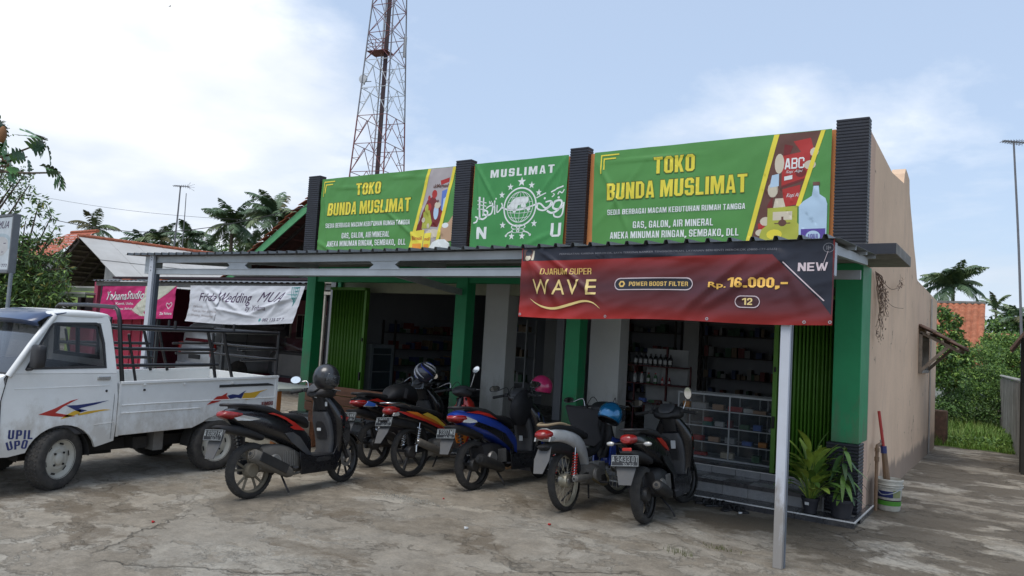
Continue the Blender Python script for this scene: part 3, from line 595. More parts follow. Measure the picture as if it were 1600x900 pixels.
def shop_print(B, right):
    o = .004
    # the slanted picture band
    if right: A, Bq, C_, D_ = (.799, .0), (.969, .0), (.969 - .30, 1), (.699, 1); band = [(.809, .004), (.965, .004), (.885, .655), (.835, .99), (.706, .99)]
    else: band = [(.830, .004), (.995, .004), (.918, .75), (.90, .99), (.722, .99)]
    B.put('picture_band', PBR if right else PGRY, pol(*band))
    if right:
        B.put('picture_shapes', PRED, pol((.862, .08), (.925, .06), (.945, .23), (.90, .21)), pol((.822, .20), (.925, .17), (.925, .40), (.822, .47)), pol((.826, .50), (.893, .47), (.888, .64), (.834, .66)), pol((.735, .80), (.76, .78), (.765, .86), (.74, .90)), disc(.735, .955, .024, .03, 12))
        B.put('picture_shapes', PCRM, disc(.812, .27, .018, .09, 14), disc(.94, .19, .016, .04, 10), disc(.925, .30, .022, .04, 12), disc(.79, .50, .02, .07, 12), pol((.80, .58), (.83, .58), (.845, .70), (.79, .70)), disc(.765, .78, .022, .04, 12), disc(.745, .88, .018, .03))
        B.put('picture_shapes', PDRED, pol((.83, .10), (.862, .12), (.85, .19), (.825, .2)), disc(.893, .365, .02, .038, 14), pol((.77, .64), (.79, .56), (.79, .66), (.775, .8)), pol((.822, .472), (.925, .402), (.925, .418), (.822, .49)))
        B.put('picture_shapes', PLBL, pol((.785, .37), (.812, .36), (.812, .47), (.777, .48)))
        B.put('picture_lettering', WHT, block('ABC', (.832, .228, .905, .325), wt=.16, bar=.14, wid=.7), text_poly('Kopi', (.838, .335, .865, .37), 0, .4), text_poly('Alpi', (.868, .335, .90, .365), 0, .4), pol((.832, .39), (.862, .38), (.862, .415), (.832, .425)), text_poly('Kopi Al', (.842, .54, .89, .585), 0, .4))
    else:
        B.put('picture_shapes', PDRED, pol((.82, .36), (.86, .32), (.94, .50), (.90, .68), (.80, .66), (.745, .80), (.74, .76)), pol((.74, .66), (.80, .60), (.79, .76), (.735, .82)))
        B.put('picture_shapes', PRED, disc(.865, .30, .018, .05, 10), disc(.835, .45, .017, .05, 10), pol((.90, .15), (.958, .12), (.955, .17), (.905, .2)), disc(.83, .34, .009, .03, 9), disc(.925, .55, .011, .04, 8))
        B.put('picture_shapes', PBLU, pol((.915, .27), (.968, .24), (.955, .34), (.935, .52), (.915, .48)))
        B.put('picture_shapes', PGN, pol((.80, .50), (.84, .48), (.862, .63), (.845, .69), (.79, .69)), disc(.82, .46, .012, .05, 10))
        B.put('picture_shapes', PLBL, disc(.885, .51, .017, .085, 14), pol((.928, .36), (.952, .33), (.935, .5), (.925, .5)))
        B.put('picture_shapes', PCRM, disc(.892, .43, .02, .04, 10), disc(.87, .75, .05, .05, 12), disc(.80, .59, .012, .03, 8), disc(.835, .66, .01, .03, 8))
        B.put('picture_lettering', PBR, text_poly('ukMegaaah', (.855, .185, .96, .245), .02), disc(.893, .385, .006, .018, 8))
    B.put('yellow_stripe', YEL, *( [pol((.789, .004), (.809, .004), (.704, .992), (.686, .992)), pol((.961, .004), (.977, .004), (.895, .66), (.878, .66))] if right else [pol((.813, .004), (.833, .004), (.722, .992), (.700, .992)), pol((.978, .004), (.996, .004), (.925, .765), (.90, .90), (.888, .90))]))
    c0 = .033 if right else .022
    B.put('corner_mark', YEL, rect(c0, .034, c0 + .09, .048), rect(c0, .034, c0 + .006, .23), rect(c0 + .014, .072, c0 + .075, .086), rect(c0 + .014, .072, c0 + .020, .19))
    T = [('TOKO', (.289, .112, .470, .272)), ('BUNDA MUSLIMAT', (.070, .338 if right else .318, .690 if right else .704, .505 if right else .476))]
    if not right: T[0] = ('TOKO', (.289, .095, .478, .240))
    B.put('lettering_outline', DKO, *[block(s, b, grow=.045) for s, b in T])
    B.put('lettering', YEL, *[block(s, b) for s, b in T])
    if right: S = [('SEDIA BERBAGAI MACAM KEBUTUHAN RUMAH TANGGA', (.076, .605, .684, .658)), ('GAS, GALON, AIR MINERAL', (.201, .733, .556, .800)), ('ANEKA MINUMAN RINGAN, SEMBAKO, DLL', (.092, .832, .661, .900))]
    else: S = [('SEDIA BERBAGAI MACAM KEBUTUHAN RUMAH TANGGA', (.065, .575, .706, .632)), ('GAS, GALON, AIR MINERAL', (.200, .702, .570, .770)), ('ANEKA MINUMAN RINGAN, SEMBAKO,  DLL', (.083, .800, .686, .868))]
    B.put('small_lettering', WHT, *[block(s, b, wt=.18, bar=.14, gap=.13) for s, b in S])
    if right:
        B.put('gas_bottle_print', PGN, pol((.744, .99), (.744, .90), (.752, .85), (.772, .815), (.772, .665), (.885, .655), (.885, .80), (.900, .85), (.902, .92), (.898, .99)))
        B.put('gas_bottle_print', PCRM, rect(.793, .70, .866, .775)); B.put('gas_bottle_print', PBR, disc(.83, .80, .016, .03, 10), rect(.826, .745, .834, .80), rect(.80, .80, .86, .808)); B.put('gas_bottle_print', YEL, disc(.80, .90, .03, .045, 12))
        B.put('water_bottle_print', PLBL, pol((.893, .99), (.890, .66), (.905, .62), (.936, .575), (.942, .49), (.960, .49), (.964, .565), (.985, .60), (.992, .65), (.992, .99)))
        B.put('water_bottle_print', PBR, rect(.939, .455, .963, .486)); B.put('water_bottle_print', PPUR, rect(.900, .860, .988, .985)); B.put('water_bottle_print', PLBL, disc(.944, .925, .026, .048, 18)); B.put('water_bottle_print', PPUR, block('AOUA', (.925, .905, .963, .945), wt=.2), pol((.9395, .936), (.9415, .934), (.9445, .950), (.9425, .952))) 
    else:
        B.put('oil_pack_print', YEL, pol((.718, .72), (.812, .70), (.808, .99), (.728, .99)), pol((.815, .745), (.862, .74), (.858, .99), (.812, .99)))
        B.put('oil_pack_print', PORG, rect(.735, .86, .80, .93), rect(.818, .87, .85, .93)); B.put('oil_pack_print', PRED, text_poly('Bimoli', (.73, .775, .80, .82), .02), text_poly('moli', (.82, .79, .855, .83), .02), disc(.755, .95, .02, .02, 10))
        B.put('rice_print', PTAN, pol((.925, .70), (.94, .645), (.975, .63), (1, .55), (1, .84), (.93, .86))); B.put('rice_print', WHT, pol((.846, .99), (.85, .92), (.875, .85), (.91, .82), (.955, .82), (.99, .87), (.996, .99)), disc(.955, .665, .022, .03, 12))
T3 = Banner('shop_tarpaulin', 'wide green tarpaulin with yellow shop name, gas bottle and water bottle prints', 'banner', (-4.745, 8.70, 4.235), (-1.765, 8.70, 4.235), (-1.765, 8.70, 2.93), (-4.72, 8.70, 2.93), TG, 100, 44, folds(1.3, .008, [(.0, .05, .25, .9, .02, .018), (.25, .12, -.22, .7, .018, .012), (.05, .12, .5, -.02, .02, .012), (.1, .92, .5, .0, .02, .010), (.93, .45, .05, .2, .02, .012)]))
shop_print(T3, True)
T1 = Banner('shop_tarpaulin', 'green tarpaulin with yellow shop name, oil packs and rice prints, left end of the parapet', 'banner', (-10.10, 8.70, 4.25), (-7.105, 8.70, 4.245), (-7.11, 8.70, 2.88), (-10.09, 8.70, 2.88), TG, 100, 44, folds(4.2, .012, [(.02, .02, .1, .9, .02, .022), (.1, .12, .45, .06, .02, .016), (.38, .30, .12, .6, .018, .02), (.45, .35, .40, .55, .02, .018), (.55, .06, .3, .03, .02, .014), (.0, .8, .2, .2, .03, .02)]))
shop_print(T1, False)
FL = Banner('emblem_banner', 'square green cloth banner with white globe emblem, stars and the letters N U', 'banner', (-6.755, 8.695, 4.245), (-5.14, 8.695, 4.24), (-5.165, 8.695, 2.88), (-6.76, 8.695, 2.88), TG2, 56, 46, folds(9.1, .010, [(.02, .02, .3, .5, .022, .022), (.03, .03, .12, .8, .02, .024), (.98, .02, -.25, .4, .02, .02), (.97, .05, -.1, .6, .02, .016), (.0, .5, .12, .4, .03, .018), (.55, .95, .4, -.2, .03, .018)]))
A_ = 1.615 / 1.36; gc = (.532, .505); gr = .170
sh = [block('MUSLIMAT', (.186, .085, .866, .170), wt=.27, bar=.19, wid=.72, gap=.26), block('N', (.075, .70, .182, .83), wt=.22, wid=.8), block('U', (.872, .69, .975, .83), wt=.22, wid=.8)]
for u, v, r_ in ((.534, .237, .046), (.416, .285, .034), (.329, .365, .034), (.640, .281, .034), (.722, .365, .034), (.360, .690, .034), (.696, .685, .034), (.468, .812, .034), (.580, .812, .034)): sh.append(star(u, v, r_, A_))
sh.append(ring(gc[0], gc[1], gr, A_, .014, 48))
gi = gr * .80
sh.append(ring(gc[0], gc[1], gi, A_, .006, 40))
for k in (-.66, -.33, 0, .33, .66):
    w_ = math.sqrt(1 - k * k) * gi; sh.append(stroke([(gc[0] - w_, gc[1] + k * gi * A_), (gc[0], gc[1] + (k + .07) * gi * A_), (gc[0] + w_, gc[1] + k * gi * A_)], .004, A_))
for k in (-.75, -.42, 0, .42, .75): sh.append(stroke([(gc[0] + k * gi * math.cos(a), gc[1] + gi * A_ * math.sin(a)) for a in np.linspace(-1.57, 1.57, 9)], .004, A_, 2))
sh.append(pol((.405, .53), (.40, .49), (.435, .455), (.46, .42), (.50, .40), (.56, .395), (.61, .40), (.62, .44), (.60, .47), (.55, .475), (.51, .485), (.50, .52), (.49, .56), (.465, .56), (.455, .53)))
sh += [disc(.58, .50, .018, .03, 10), disc(.625, .53, .02, .02, 10), disc(.555, .49, .014, .02, 8)]
# rope knot
sh += [ring(.505, .715, .045, A_ * .42, .010, 20), ring(.560, .715, .045, A_ * .42, .010, 20), ring(.505, .757, .040, A_ * .4, .010, 20), ring(.56, .757, .040, A_ * .4, .010, 20), stroke([(.48, .76), (.43, .775), (.405, .805)], .011, A_), stroke([(.585, .76), (.635, .775), (.66, .80)], .011, A_), disc(.405, .805, .012, .014, 8), disc(.66, .80, .012, .014, 8)]
# calligraphy band across the globe
q = lambda p, w=.014: sh.append(stroke(p, w, A_, 5, taper=False))
q([(.03, .655), (.06, .645), (.07, .60), (.045, .585)]); q([(.085, .60), (.13, .615), (.17, .59), (.18, .54), (.15, .52), (.13, .55), (.17, .575), (.22, .56), (.235, .50), (.225, .44)], .016)
q([(.085, .37), (.09, .50), (.10, .62)], .016); q([(.125, .38), (.13, .58)], .014); q([(.06, .41), (.16, .44)], .008); q([(.06, .45), (.16, .475)], .008); q([(.06, .50), (.15, .51)], .008); q([(.16, .50), (.21, .47), (.25, .49)], .012)
q([(.19, .42), (.20, .45), (.215, .42)], .008); q([(.255, .42), (.262, .57)], .013); q([(.285, .47), (.29, .55), (.34, .49), (.33, .45)], .012); q([(.34, .50), (.42, .53), (.55, .53), (.66, .50), (.74, .48), (.80, .53), (.84, .51), (.86, .46)], .015)
q([(.72, .48), (.72, .53), (.78, .555), (.83, .53), (.87, .49), (.85, .46), (.80, .47)], .014); q([(.82, .56), (.87, .585), (.93, .56), (.965, .50), (.95, .46), (.90, .47), (.88, .53), (.93, .55), (.98, .52)], .018); q([(.89, .58), (.90, .62), (.95, .63), (.98, .59), (.985, .48)], .014)
q([(.70, .42), (.74, .40), (.80, .375)], .010); q([(.85, .37), (.92, .335), (.97, .315)], .012); q([(.86, .42), (.885, .40), (.87, .385)], .009); q([(.92, .40), (.935, .37), (.96, .385), (.98, .35)], .010); sh += [disc(.79, .43, .01, .012, 8), disc(.93, .43, .012, .012, 8), disc(.265, .40, .008, .01, 8)]
fine = block('PC MUSLIMAT NU KAB. BANTEN', (.36, .965, .92, .985))
FL.put('emblem', WHT, *sh); FL.put('fine_lettering', WHT, fine)
# ================================================================== steel canopy
GALV = M('galvanised_steel', (.40, .43, .45), .42, metal=.25, var=.10, scale=3, dirt=.25, dirtcol=(.22, .22, .22))
POSTW = M('pale_grey_painted_steel', (.50, .53, .58), .5, var=.06, scale=3, dirt=.22, dirtcol=(.30, .29, .28))
grime(POSTW, 0, .9, (.20, .17, .13), .75, 9)
DKG = M('dark_steel', (.05, .055, .06), .6, metal=.3)
SHEET = M('zinc_alloy_sheet', (.17, .18, .19), .5, metal=.45, var=.15, scale=4, dirt=.3, dirtcol=(.08, .08, .08))
CAN = thing('steel_canopy', 'long light steel canopy with ribbed roof on two posts along the shop front', 'canopy', (-6, 7, 0))
def CP(g, name, mat, **k):
    g.v = [(a + 6, b - 7, c) for a, b, c in g.v]; return g.build(name, mat, CAN, **k)
def rib(x):
    p = (x / .19) % 1.0; h = .032
    return h * max(0, min(1, (p - .30) / .06)) * max(0, min(1, (.56 - p) / .06)) if .30 < p < .56 else 0
g = G(); X = []
x = -11.62
while x < -1.16:
    for q in (0, .30, .36, .50, .56): X.append(x + q * .19)
    x += .19
X = [a for a in X if a < -1.15]
sag = lambda a: -.028 * math.sin(math.pi * max(0, min(1, (a + 11.6) / 10.4)))
vs = []
for y, z in ((6.17, 2.625), (7.97, 2.715)):
    for i, a in enumerate(X): vs.append((a, y, z + (.034 if i % 5 in (2, 3) else 0) + sag(a)))
n_ = len(X); g.add(vs, [(i, i + 1, n_ + i + 1, n_ + i) for i in range(n_ - 1)])
CP(g, 'roof_sheet', SHEET, solid=.002)
def beam(x0, x1, z0, z1, y0, y1, name, mat=GALV, segs=1, notch=False):
    g = G(); n = 24
    vs = [];
    for i in range(n + 1):
        a = x0 + (x1 - x0) * i / n; s = sag(a) * .6
        vs += [(a, y0, z0 + s), (a, y0, z1 + s), (a, y1, z1 + s), (a, y1, z0 + s)]
    g.add(vs, [(i * 4 + j, i * 4 + (j + 1) % 4, (i + 1) * 4 + (j + 1) % 4, (i + 1) * 4 + j) for i in range(n) for j in range(4)] + [(0, 1, 2, 3), (n * 4, n * 4 + 3, n * 4 + 2, n * 4 + 1)])
    return CP(g, name, mat)
beam(-10.98, -1.24, 2.525, 2.605, 6.30, 6.36, 'top_chord'); beam(-10.98, -1.24, 2.350, 2.425, 6.30, 6.36, 'bottom_chord')
beam(-10.98, -1.24, 2.597, 2.607, 6.292, 6.37, 'chord_flange'); beam(-10.98, -1.24, 2.517, 2.524, 6.290, 6.37, 'chord_flange')
beam(-10.98, -1.24, 2.418, 2.427, 6.290, 6.37, 'chord_flange'); beam(-10.98, -1.24, 2.343, 2.349, 6.290, 6.37, 'chord_flange')
CP(G().box(-11.22, -10.99, 6.29, 6.44, 2.345, 2.61), 'end_box', GALV); CP(G().box(-11.21, -10.995, 6.284, 6.289, 2.40, 2.412).box(-11.21, -10.995, 6.284, 6.289, 2.47, 2.482).box(-11.21, -10.995, 6.284, 6.289, 2.54, 2.552), 'end_box_rib', GALV)
for xc in (-8.93, -6.15, -3.4):
    CP(G().plate([(xc - .26, 2.42), (xc - .17, 2.475), (xc - .26, 2.53), (xc + .26, 2.53), (xc + .17, 2.475), (xc + .26, 2.42)], lambda a, b, d: (a, d, b + sag(a) * .6), 6.305, 6.33), 'gusset_plate', GALV)
CP(G().box(-1.285, -1.225, 6.285, 6.37, 2.345, 2.61), 'end_plate', POSTW)
# rafters, purlins and back rail
for xr in (-1.27, -4.0, -6.6, -9.2, -10.9):
    CP(G().bar((xr, 6.37, 2.565 + sag(xr)), (xr, 7.96, 2.655 + sag(xr)), .045, .075), 'rafter', GALV)
for yy in (6.9, 7.45, 7.93):
    beam(-11.3, -1.18, 2.60 + (yy - 6.37) * .05, 2.632 + (yy - 6.37) * .05, yy, yy + .03, 'purlin')
for x0, x1 in ((-9.6, -6.95), (-6.9, -9.5)): pass
CP(G().bar((-6.2, 6.40, 2.40), (-6.93, 8.76, 2.33), .05, .09), 'brace', GALV)
CP(G().box(-11.3, -1.3, 7.9, 7.93, 2.47, 2.56), 'back_rail', GALV)
# posts
CP(G().box(-1.610, -1.535, 6.235, 6.285, 0, 2.342), 'post', POSTW, bevel=.004)
CP(G().box(-1.565, -1.530, 6.288, 6.318, 0, 2.34), 'post_channel', M('slate_steel', (.13, .15, .18), .5))
CP(G().box(-11.02, -10.915, 6.24, 6.28, 0, 2.62), 'post', POSTW, bevel=.003)
CP(G().box(-10.93, -10.875, 6.282, 6.34, 0, 2.342), 'post_channel', M('grey_channel', (.10, .12, .15), .5, metal=.3))
for zz_ in (2.39, 2.44, 2.55, 2.59): CP(G().lathe([(0, -.004), (.008, -.004), (.008, 0)], (-10.96, 6.238, zz_), 'y', 8), 'screw', DKG)
# ================================================================== red cigarette banner on the canopy front
def redmat():
    m = clothmat('red_vinyl', (.26, .018, .018), .30); t = m.node_tree; b = t.nodes['Principled BSDF']; L = t.links.new
    c = N(t, 'ShaderNodeTexCoord'); s = N(t, 'ShaderNodeSeparateXYZ'); L(c.outputs['Object'], s.inputs[0])
    # printed artwork: bright red lower-left and upper band melting into dark maroon
    n = N(t, 'ShaderNodeTexNoise', inp={'Scale': .9, 'Detail': 3, 'Distortion': .8}); q = N(t, 'ShaderNodeMapping'); q.inputs['Scale'].default_value = (.6, 1, 2.2); L(c.outputs['Object'], q.inputs[0]); L(q.outputs[0], n.inputs['Vector'])
    z = math_(t, 'ADD', math_(t, 'ABSOLUTE', math_(t, 'SUBTRACT', s.outputs['Z'], .31)), math_(t, 'MULTIPLY', s.outputs['X'], -.045)); z = math_(t, 'ADD', z, math_(t, 'MULTIPLY', n.outputs[0], .16))
    r_ = ramp(t, [(.04, (.075, .019, .025)), (.16, (.125, .018, .020)), (.26, (.25, .019, .017)), (.38, (.44, .023, .019))], z); L(r_.outputs[0], b.inputs['Base Color']); b.inputs['Roughness'].default_value = .33; return m
RV = redmat(); GOLD = clothmat('print_gold', (.72, .48, .14), .35); GOLD2 = clothmat('print_gold_light', (.80, .62, .25), .35); NAVY = clothmat('print_navy', (.016, .018, .03), .33); MAUVE = clothmat('print_pinkish_white', (.60, .50, .52), .35)
FINE = clothmat('print_fine_grey', (.20, .20, .22), .4)
RB = Banner('cigarette_banner', 'dark red glossy banner with gold price hanging from the canopy edge', 'banner', (-4.155, 6.225, 2.60), (-1.215, 6.225, 2.625), (-1.215, 6.23, 1.945), (-4.165, 6.23, 1.915), RV, 110, 34,
            folds(2.7, .011, [(.0, .0, .22, .9, .03, .03), (.02, .1, .12, .85, .022, .024), (.06, .0, .30, .8, .02, .020), (.57, .98, .18, -.95, .03, .022), (.62, .9, .25, -.8, .03, .02), (.38, .1, .3, .1, .05, .012), (.85, .1, .12, .8, .03, .015)]),
            edge=lambda u, v: (0, 0, -.010 * math.sin(u * 9.4) * v))
RB.put('black_band', NAVY, pol((.004, .0), (.996, .0), (.996, .17), (.75, .155), (.5, .17), (.004, .19)), pol((.835, .15), (.996, .15), (.996, .88), (.965, .70)))
RB.put('portrait_panel', PBR, rect(.010, .02, .045, .18)); RB.put('portrait_panel', PCRM, rect(.045, .04, .052, .18), disc(.030, .15, .012, .04, 10)); RB.put('portrait_panel', NAVY, disc(.030, .07, .012, .05, 12))
RB.put('fine_lettering', FINE, text_poly('PERINGATAN: KARENA MEROKOK, SAYA TERKENA KANKER TENGGOROKAN. LAYANAN BERHENTI MEROKOK (0800-177-6565)', (.15, .085, .85, .118), .012), ring(.985, .10, .0135, 3.9, .0018, 24), text_poly('18+', (.979, .075, .991, .125), .03))
RB.put('brand_lettering', GOLD, block('DJARUM SUPER', (.085, .30, .27, .385), wt=.17, bar=.10, wid=.66, gap=.12))
RB.put('wave_lettering', GOLD2, *[text_poly(c, b, .004) for c, b in (('W', (.056, .455, .118, .665)), ('A', (.130, .455, .176, .665)), ('V', (.183, .455, .228, .665)), ('E', (.254, .455, .291, .665)))])
RB.put('swoosh', GOLD2, stroke([(.042, .73), (.07, .80), (.11, .855), (.15, .855), (.20, .80), (.245, .755), (.28, .775), (.31, .86)], .0085, 4.2, 6, taper=True))
pl_ = rrect(.356, .445, .612, .612, .0195, 4.2); RB.put('pill_outline', MAUVE, (pl_, [tuple(range(len(pl_)))])); pi_ = rrect(.3585, .458, .6095, .599, .018, 4.2); RB.put('pill_fill', NAVY, (pi_, [tuple(range(len(pi_)))]))
RB.put('pill_lettering', GOLD, block('POWER BOOST FILTER', (.407, .500, .597, .558), wt=.2, bar=.17, wid=.68, gap=.16), ring(.382, .528, .0085, 4.2, .0055, 6))
RB.put('price', clothmat('print_orange_gold', (.85, .50, .10), .35), text_poly('Rp.', (.661, .500, .712, .590), .022), block('16.000,-', (.716, .440, .884, .562), wt=.25, bar=.2, wid=.68, gap=.08, r=.2))
ov = rrect(.739, .660, .810, .808, .017, 4.2); RB.put('oval_outline', MAUVE, (ov, [tuple(range(len(ov)))])); oi = rrect(.741, .671, .808, .797, .016, 4.2); RB.put('oval_fill', clothmat('print_maroon', (.05, .014, .018), .33), (oi, [tuple(range(len(oi)))]))
RB.put('oval_lettering', GOLD2, block('12', (.760, .690, .789, .772), wt=.2, bar=.18, wid=.62, gap=.12)); RB.put('new_lettering', MAUVE, block('NEW', (.908, .270, .985, .370), wt=.22, bar=.18, wid=.74, gap=.1), stroke([(.968, .37), (.975, .26), (.984, .14)], .0012, 4.2, 1)); RB.put('diagonal_line', MAUVE, stroke([(.868, .257), (.978, .72)], .003, 4.2, 1))
for u in (.004, .33, .66, .93, .995): RB.put('eyelet', GALV, ring(u if u > .1 else .008, .965, .0035, 4.2, .002, 12))
# ================================================================== pickup truck
TW = M('white_truck_paint', (.76, .77, .75), .35, var=.05, scale=2, coat=.35, dirt=.28, dirtcol=(.42, .40, .36)); grime(TW, .2, .95, (.36, .31, .24), .5, 6, (1, 1, .6)); TBK = M('black_tube_steel', (.012, .012, .014), .4, var=.2, coat=.2)
RUB = M('tyre_rubber', (.035, .033, .031), .85, var=.25, scale=14, dirt=.6, dirtcol=(.13, .115, .095), bump=.3, bscale=60); PLA = M('black_plastic', (.018, .018, .02), .5, var=.2, dirt=.25, dirtcol=(.07, .065, .06))
GLS = M('car_glass', (.015, .018, .02), .06, trans=.0, alpha=.28, spec=.7, coat=.3); WSG = M('windscreen_glass', (.05, .055, .06), .08, alpha=.80, coat=.7, spec=.8)
DBLU = M('dark_blue_visor', (.02, .045, .11), .35, coat=.4); RIMW = M('cream_steel_rim', (.52, .50, .43), .5, dirt=.35, dirtcol=(.25, .22, .17)); UND = M('underbody_black', (.02, .019, .018), .9, dirt=.5, dirtcol=(.07, .06, .05))
BEDI = M('bed_paint_worn', (.42, .43, .41), .6, dirt=.5, dirtcol=(.22, .20, .17), scale=4); SRED = M('sticker_red', (.42, .03, .02), .45); SNAV = M('sticker_navy', (.02, .03, .13), .45); SYEL = M('sticker_yellow', (.60, .36, .03), .45); SEATM = M('grey_seat_cloth', (.10, .10, .11), .9)
TR = thing('pickup_truck', 'small white pickup truck with black tube rails, tribal stickers and blue windscreen visor', 'pickup truck', (-8.2, 0, 0))
XR, XL = .70, -.70          # side planes in truck space (root x = -8.2, y in world metres)
def tilt(b): return 0 if b < 1.10 else -(b - 1.10) * .17
side = lambda a, b, d: (XR - d + tilt(b), a, b)
sideL = lambda a, b, d: (XL + d - tilt(b), a, b)
arc = lambda cy, r, a0, a1, n=12, cz=.29: [(cy + r * math.cos(R(a0 + (a1 - a0) * i / n)), cz + r * math.sin(R(a0 + (a1 - a0) * i / n))) for i in range(n + 1)]
fa = [p for p in arc(3.555, .325, 188, -8, 16)]
low = [(2.99, .36), (3.10, .355)] + [(y, z) for y, z in fa if z > .34] + [(3.88, .385), (4.045, .43), (4.055, .60), (4.05, .86), (4.02, 1.10), (3.04, 1.10), (2.985, .85)]
up = [(3.04, 1.102), (4.02, 1.102), (4.00, 1.30), (3.955, 1.60), (3.93, 1.665), (3.46, 1.660), (3.40, 1.64)]
win = [(3.185, 1.15), (3.905, 1.165), (3.885, 1.40), (3.845, 1.575), (3.80, 1.59), (3.44, 1.575), (3.40, 1.56), (3.30, 1.38)]
for fn, sg in ((side, 1), (sideL, -1)):
    TRp = lambda g, n, mt, **k: g.build(n, mt, TR, **k)
    TRp(G().plate(low, fn, 0, .035), 'cab_side', TW, bevel=.008); TRp(G().plate(up, fn, 0, .035, holes=[win]), 'cab_side', TW, bevel=.006)
    wi = [(3.20, 1.162), (3.895, 1.177), (3.872, 1.40), (3.835, 1.565), (3.80, 1.578), (3.45, 1.563), (3.41, 1.55), (3.315, 1.38)]
    TRp(G().plate([(a + (a - 3.55) * .03, b + (b - 1.37) * .05) for a, b in win], fn, -.004, .012, holes=[wi]), 'window_seal', PLA)
    TRp(G().plate(wi, fn, .012, .016), 'side_glass', GLS)
X = XR
# front corner, nose, windscreen, roof, back of cab
nose = lambda a, b, d: (a, d, b)
def crossx(y, z, w): return [(-w, y, z), (w, y, z)]
g = G()   # nose sheet: lofted strips from bumper up to the windscreen foot, rounded at the corners
prof_ = [(.36, 2.90), (.50, 2.80), (.62, 2.765), (.80, 2.76), (.95, 2.80), (1.06, 2.90), (1.10, 2.97)]
vs = []; xs_ = [-.702, -.70, -.66, -.58, -.35, 0, .35, .58, .66, .70, .702]; off = [.235, .15, .06, .015, 0, 0, 0, .015, .06, .15, .235]
for z, y in prof_:
    for x_, o in zip(xs_, off): vs.append((x_, min(y + o * (1.0 if z < 1 else .45), 3.03), z))
g.add(vs, [(i * 11 + j, i * 11 + j + 1, (i + 1) * 11 + j + 1, (i + 1) * 11 + j) for i in range(6) for j in range(10)]); TRp(g, 'nose', TW, smooth=50)
TRp(G().box(-.71, .71, 2.70, 2.90, .30, .46), 'front_bumper', TW, bevel=.03)
for s in (-1, 1):
    TRp(G().box(s * .50 - .15, s * .50 + .15, 2.745, 2.80, .64, .84), 'headlight', M('lamp_glass', (.6, .62, .65), .1, coat=.8), bevel=.015)
    TRp(G().plate([(2.86, .64), (2.965, .635), (2.985, .75), (2.99, .84), (2.86, .85)], side if s > 0 else sideL, -.010, .02), 'corner_lamp', PLA, bevel=.006)
vs = []
for z, y, w in ((1.10, 2.97, .695), (1.37, 3.14, .66), (1.645, 3.34, .605)):
    for k in range(9): t_ = -1 + k / 4; vs.append((w * t_, y + .085 * abs(t_) ** 3, z))
TRp(G().add(vs, [(i * 9 + j, i * 9 + j + 1, (i + 1) * 9 + j + 1, (i + 1) * 9 + j) for i in range(2) for j in range(8)]), 'windscreen', WSG, smooth=60)
for s in (-1, 1): TRp(G().tube([(s * .700, 3.04, 1.08), (s * .672, 3.215, 1.37), (s * .612, 3.42, 1.65)], .030, 8), 'windscreen_pillar', TW, smooth=60)
TRp(G().tube([(-.69, 3.03, 1.10), (-.35, 2.96, 1.10), (.35, 2.96, 1.10), (.69, 3.03, 1.10)], .016, 8), 'windscreen_seal', PLA)
vs = []
for z, y, w in ((1.56, 3.17, .66), (1.60, 3.15, .66), (1.655, 3.24, .645), (1.70, 3.42, .61), (1.695, 3.46, .60)):
    for k in range(9): t_ = -1 + k / 4; vs.append((w * t_, y + .10 * abs(t_) ** 3, z - .02 * abs(t_) ** 4))
TRp(G().add(vs, [(i * 9 + j, i * 9 + j + 1, (i + 1) * 9 + j + 1, (i + 1) * 9 + j) for i in range(4) for j in range(8)]), 'sun_visor', DBLU, smooth=60, solid=.008)
g = G().loft([(3.36, 1.635, 1.660, .56, 3), (3.42, 1.625, 1.690, .602, 5), (3.60, 1.62, 1.712, .612, 5), (3.80, 1.62, 1.712, .612, 5), (3.93, 1.625, 1.698, .60, 5), (3.965, 1.62, 1.670, .58, 3)], 'x', 32, 3)
g.v = [(b, a, c) for a, b, c in g.v]; TRp(g, 'roof', TW, smooth=50)
bk = lambda a, b, d: (a, 3.985 - d - (0 if b < 1.10 else (b - 1.10) * .09), b)
TRp(G().plate([(-.69, .5), (.69, .5), (.69, 1.10), (.60, 1.66), (-.60, 1.66), (-.69, 1.10)], bk, 0, .03, holes=[[(-.46, 1.26), (.46, 1.26), (.43, 1.54), (-.43, 1.54)]]), 'cab_back', TW)
TRp(G().plate([(-.49, 1.23), (.49, 1.23), (.46, 1.57), (-.46, 1.57)], bk, -.006, .036, holes=[[(-.45, 1.27), (.45, 1.27), (.42, 1.53), (-.42, 1.53)]]).plate([(-.012, 1.25), (.012, 1.25), (.012, 1.55), (-.012, 1.55)], bk, -.004, .03), 'rear_window_seal', PLA)
TRp(G().plate([(-.46, 1.26), (.46, 1.26), (.43, 1.54), (-.43, 1.54)], bk, .012, .016), 'rear_glass', M('clear_cab_glass', (.3, .32, .33), .05, alpha=.25, coat=.5))
TRp(G().box(-.42, .42, 3.0, 3.98, .42, .47), 'cab_floor', UND); TRp(G().box(-.66, .66, 3.0, 3.16, .8, 1.08), 'dashboard', PLA, bevel=.03)
TRp(G().box(-.62, .62, 3.45, 3.9, .5, .74).bar((0, 3.86, .72), (0, 3.95, 1.16), 1.2, .10, up=(0, 1, 0)), 'bench_seat', SEATM, bevel=.03)
TRp(G().lathe([(.17, -.012), (.185, 0), (.17, .012), (.155, 0), (.17, -.012)], (0, 0, 0), 'y', 24), 'steering_wheel', PLA, smooth=60)
sw = [o for o in kids(TR) if o.name.startswith('steering_wheel')][0]; sw.location = (.33, 3.28, 1.10); sw.rotation_euler = (R(-35), 0, 0)
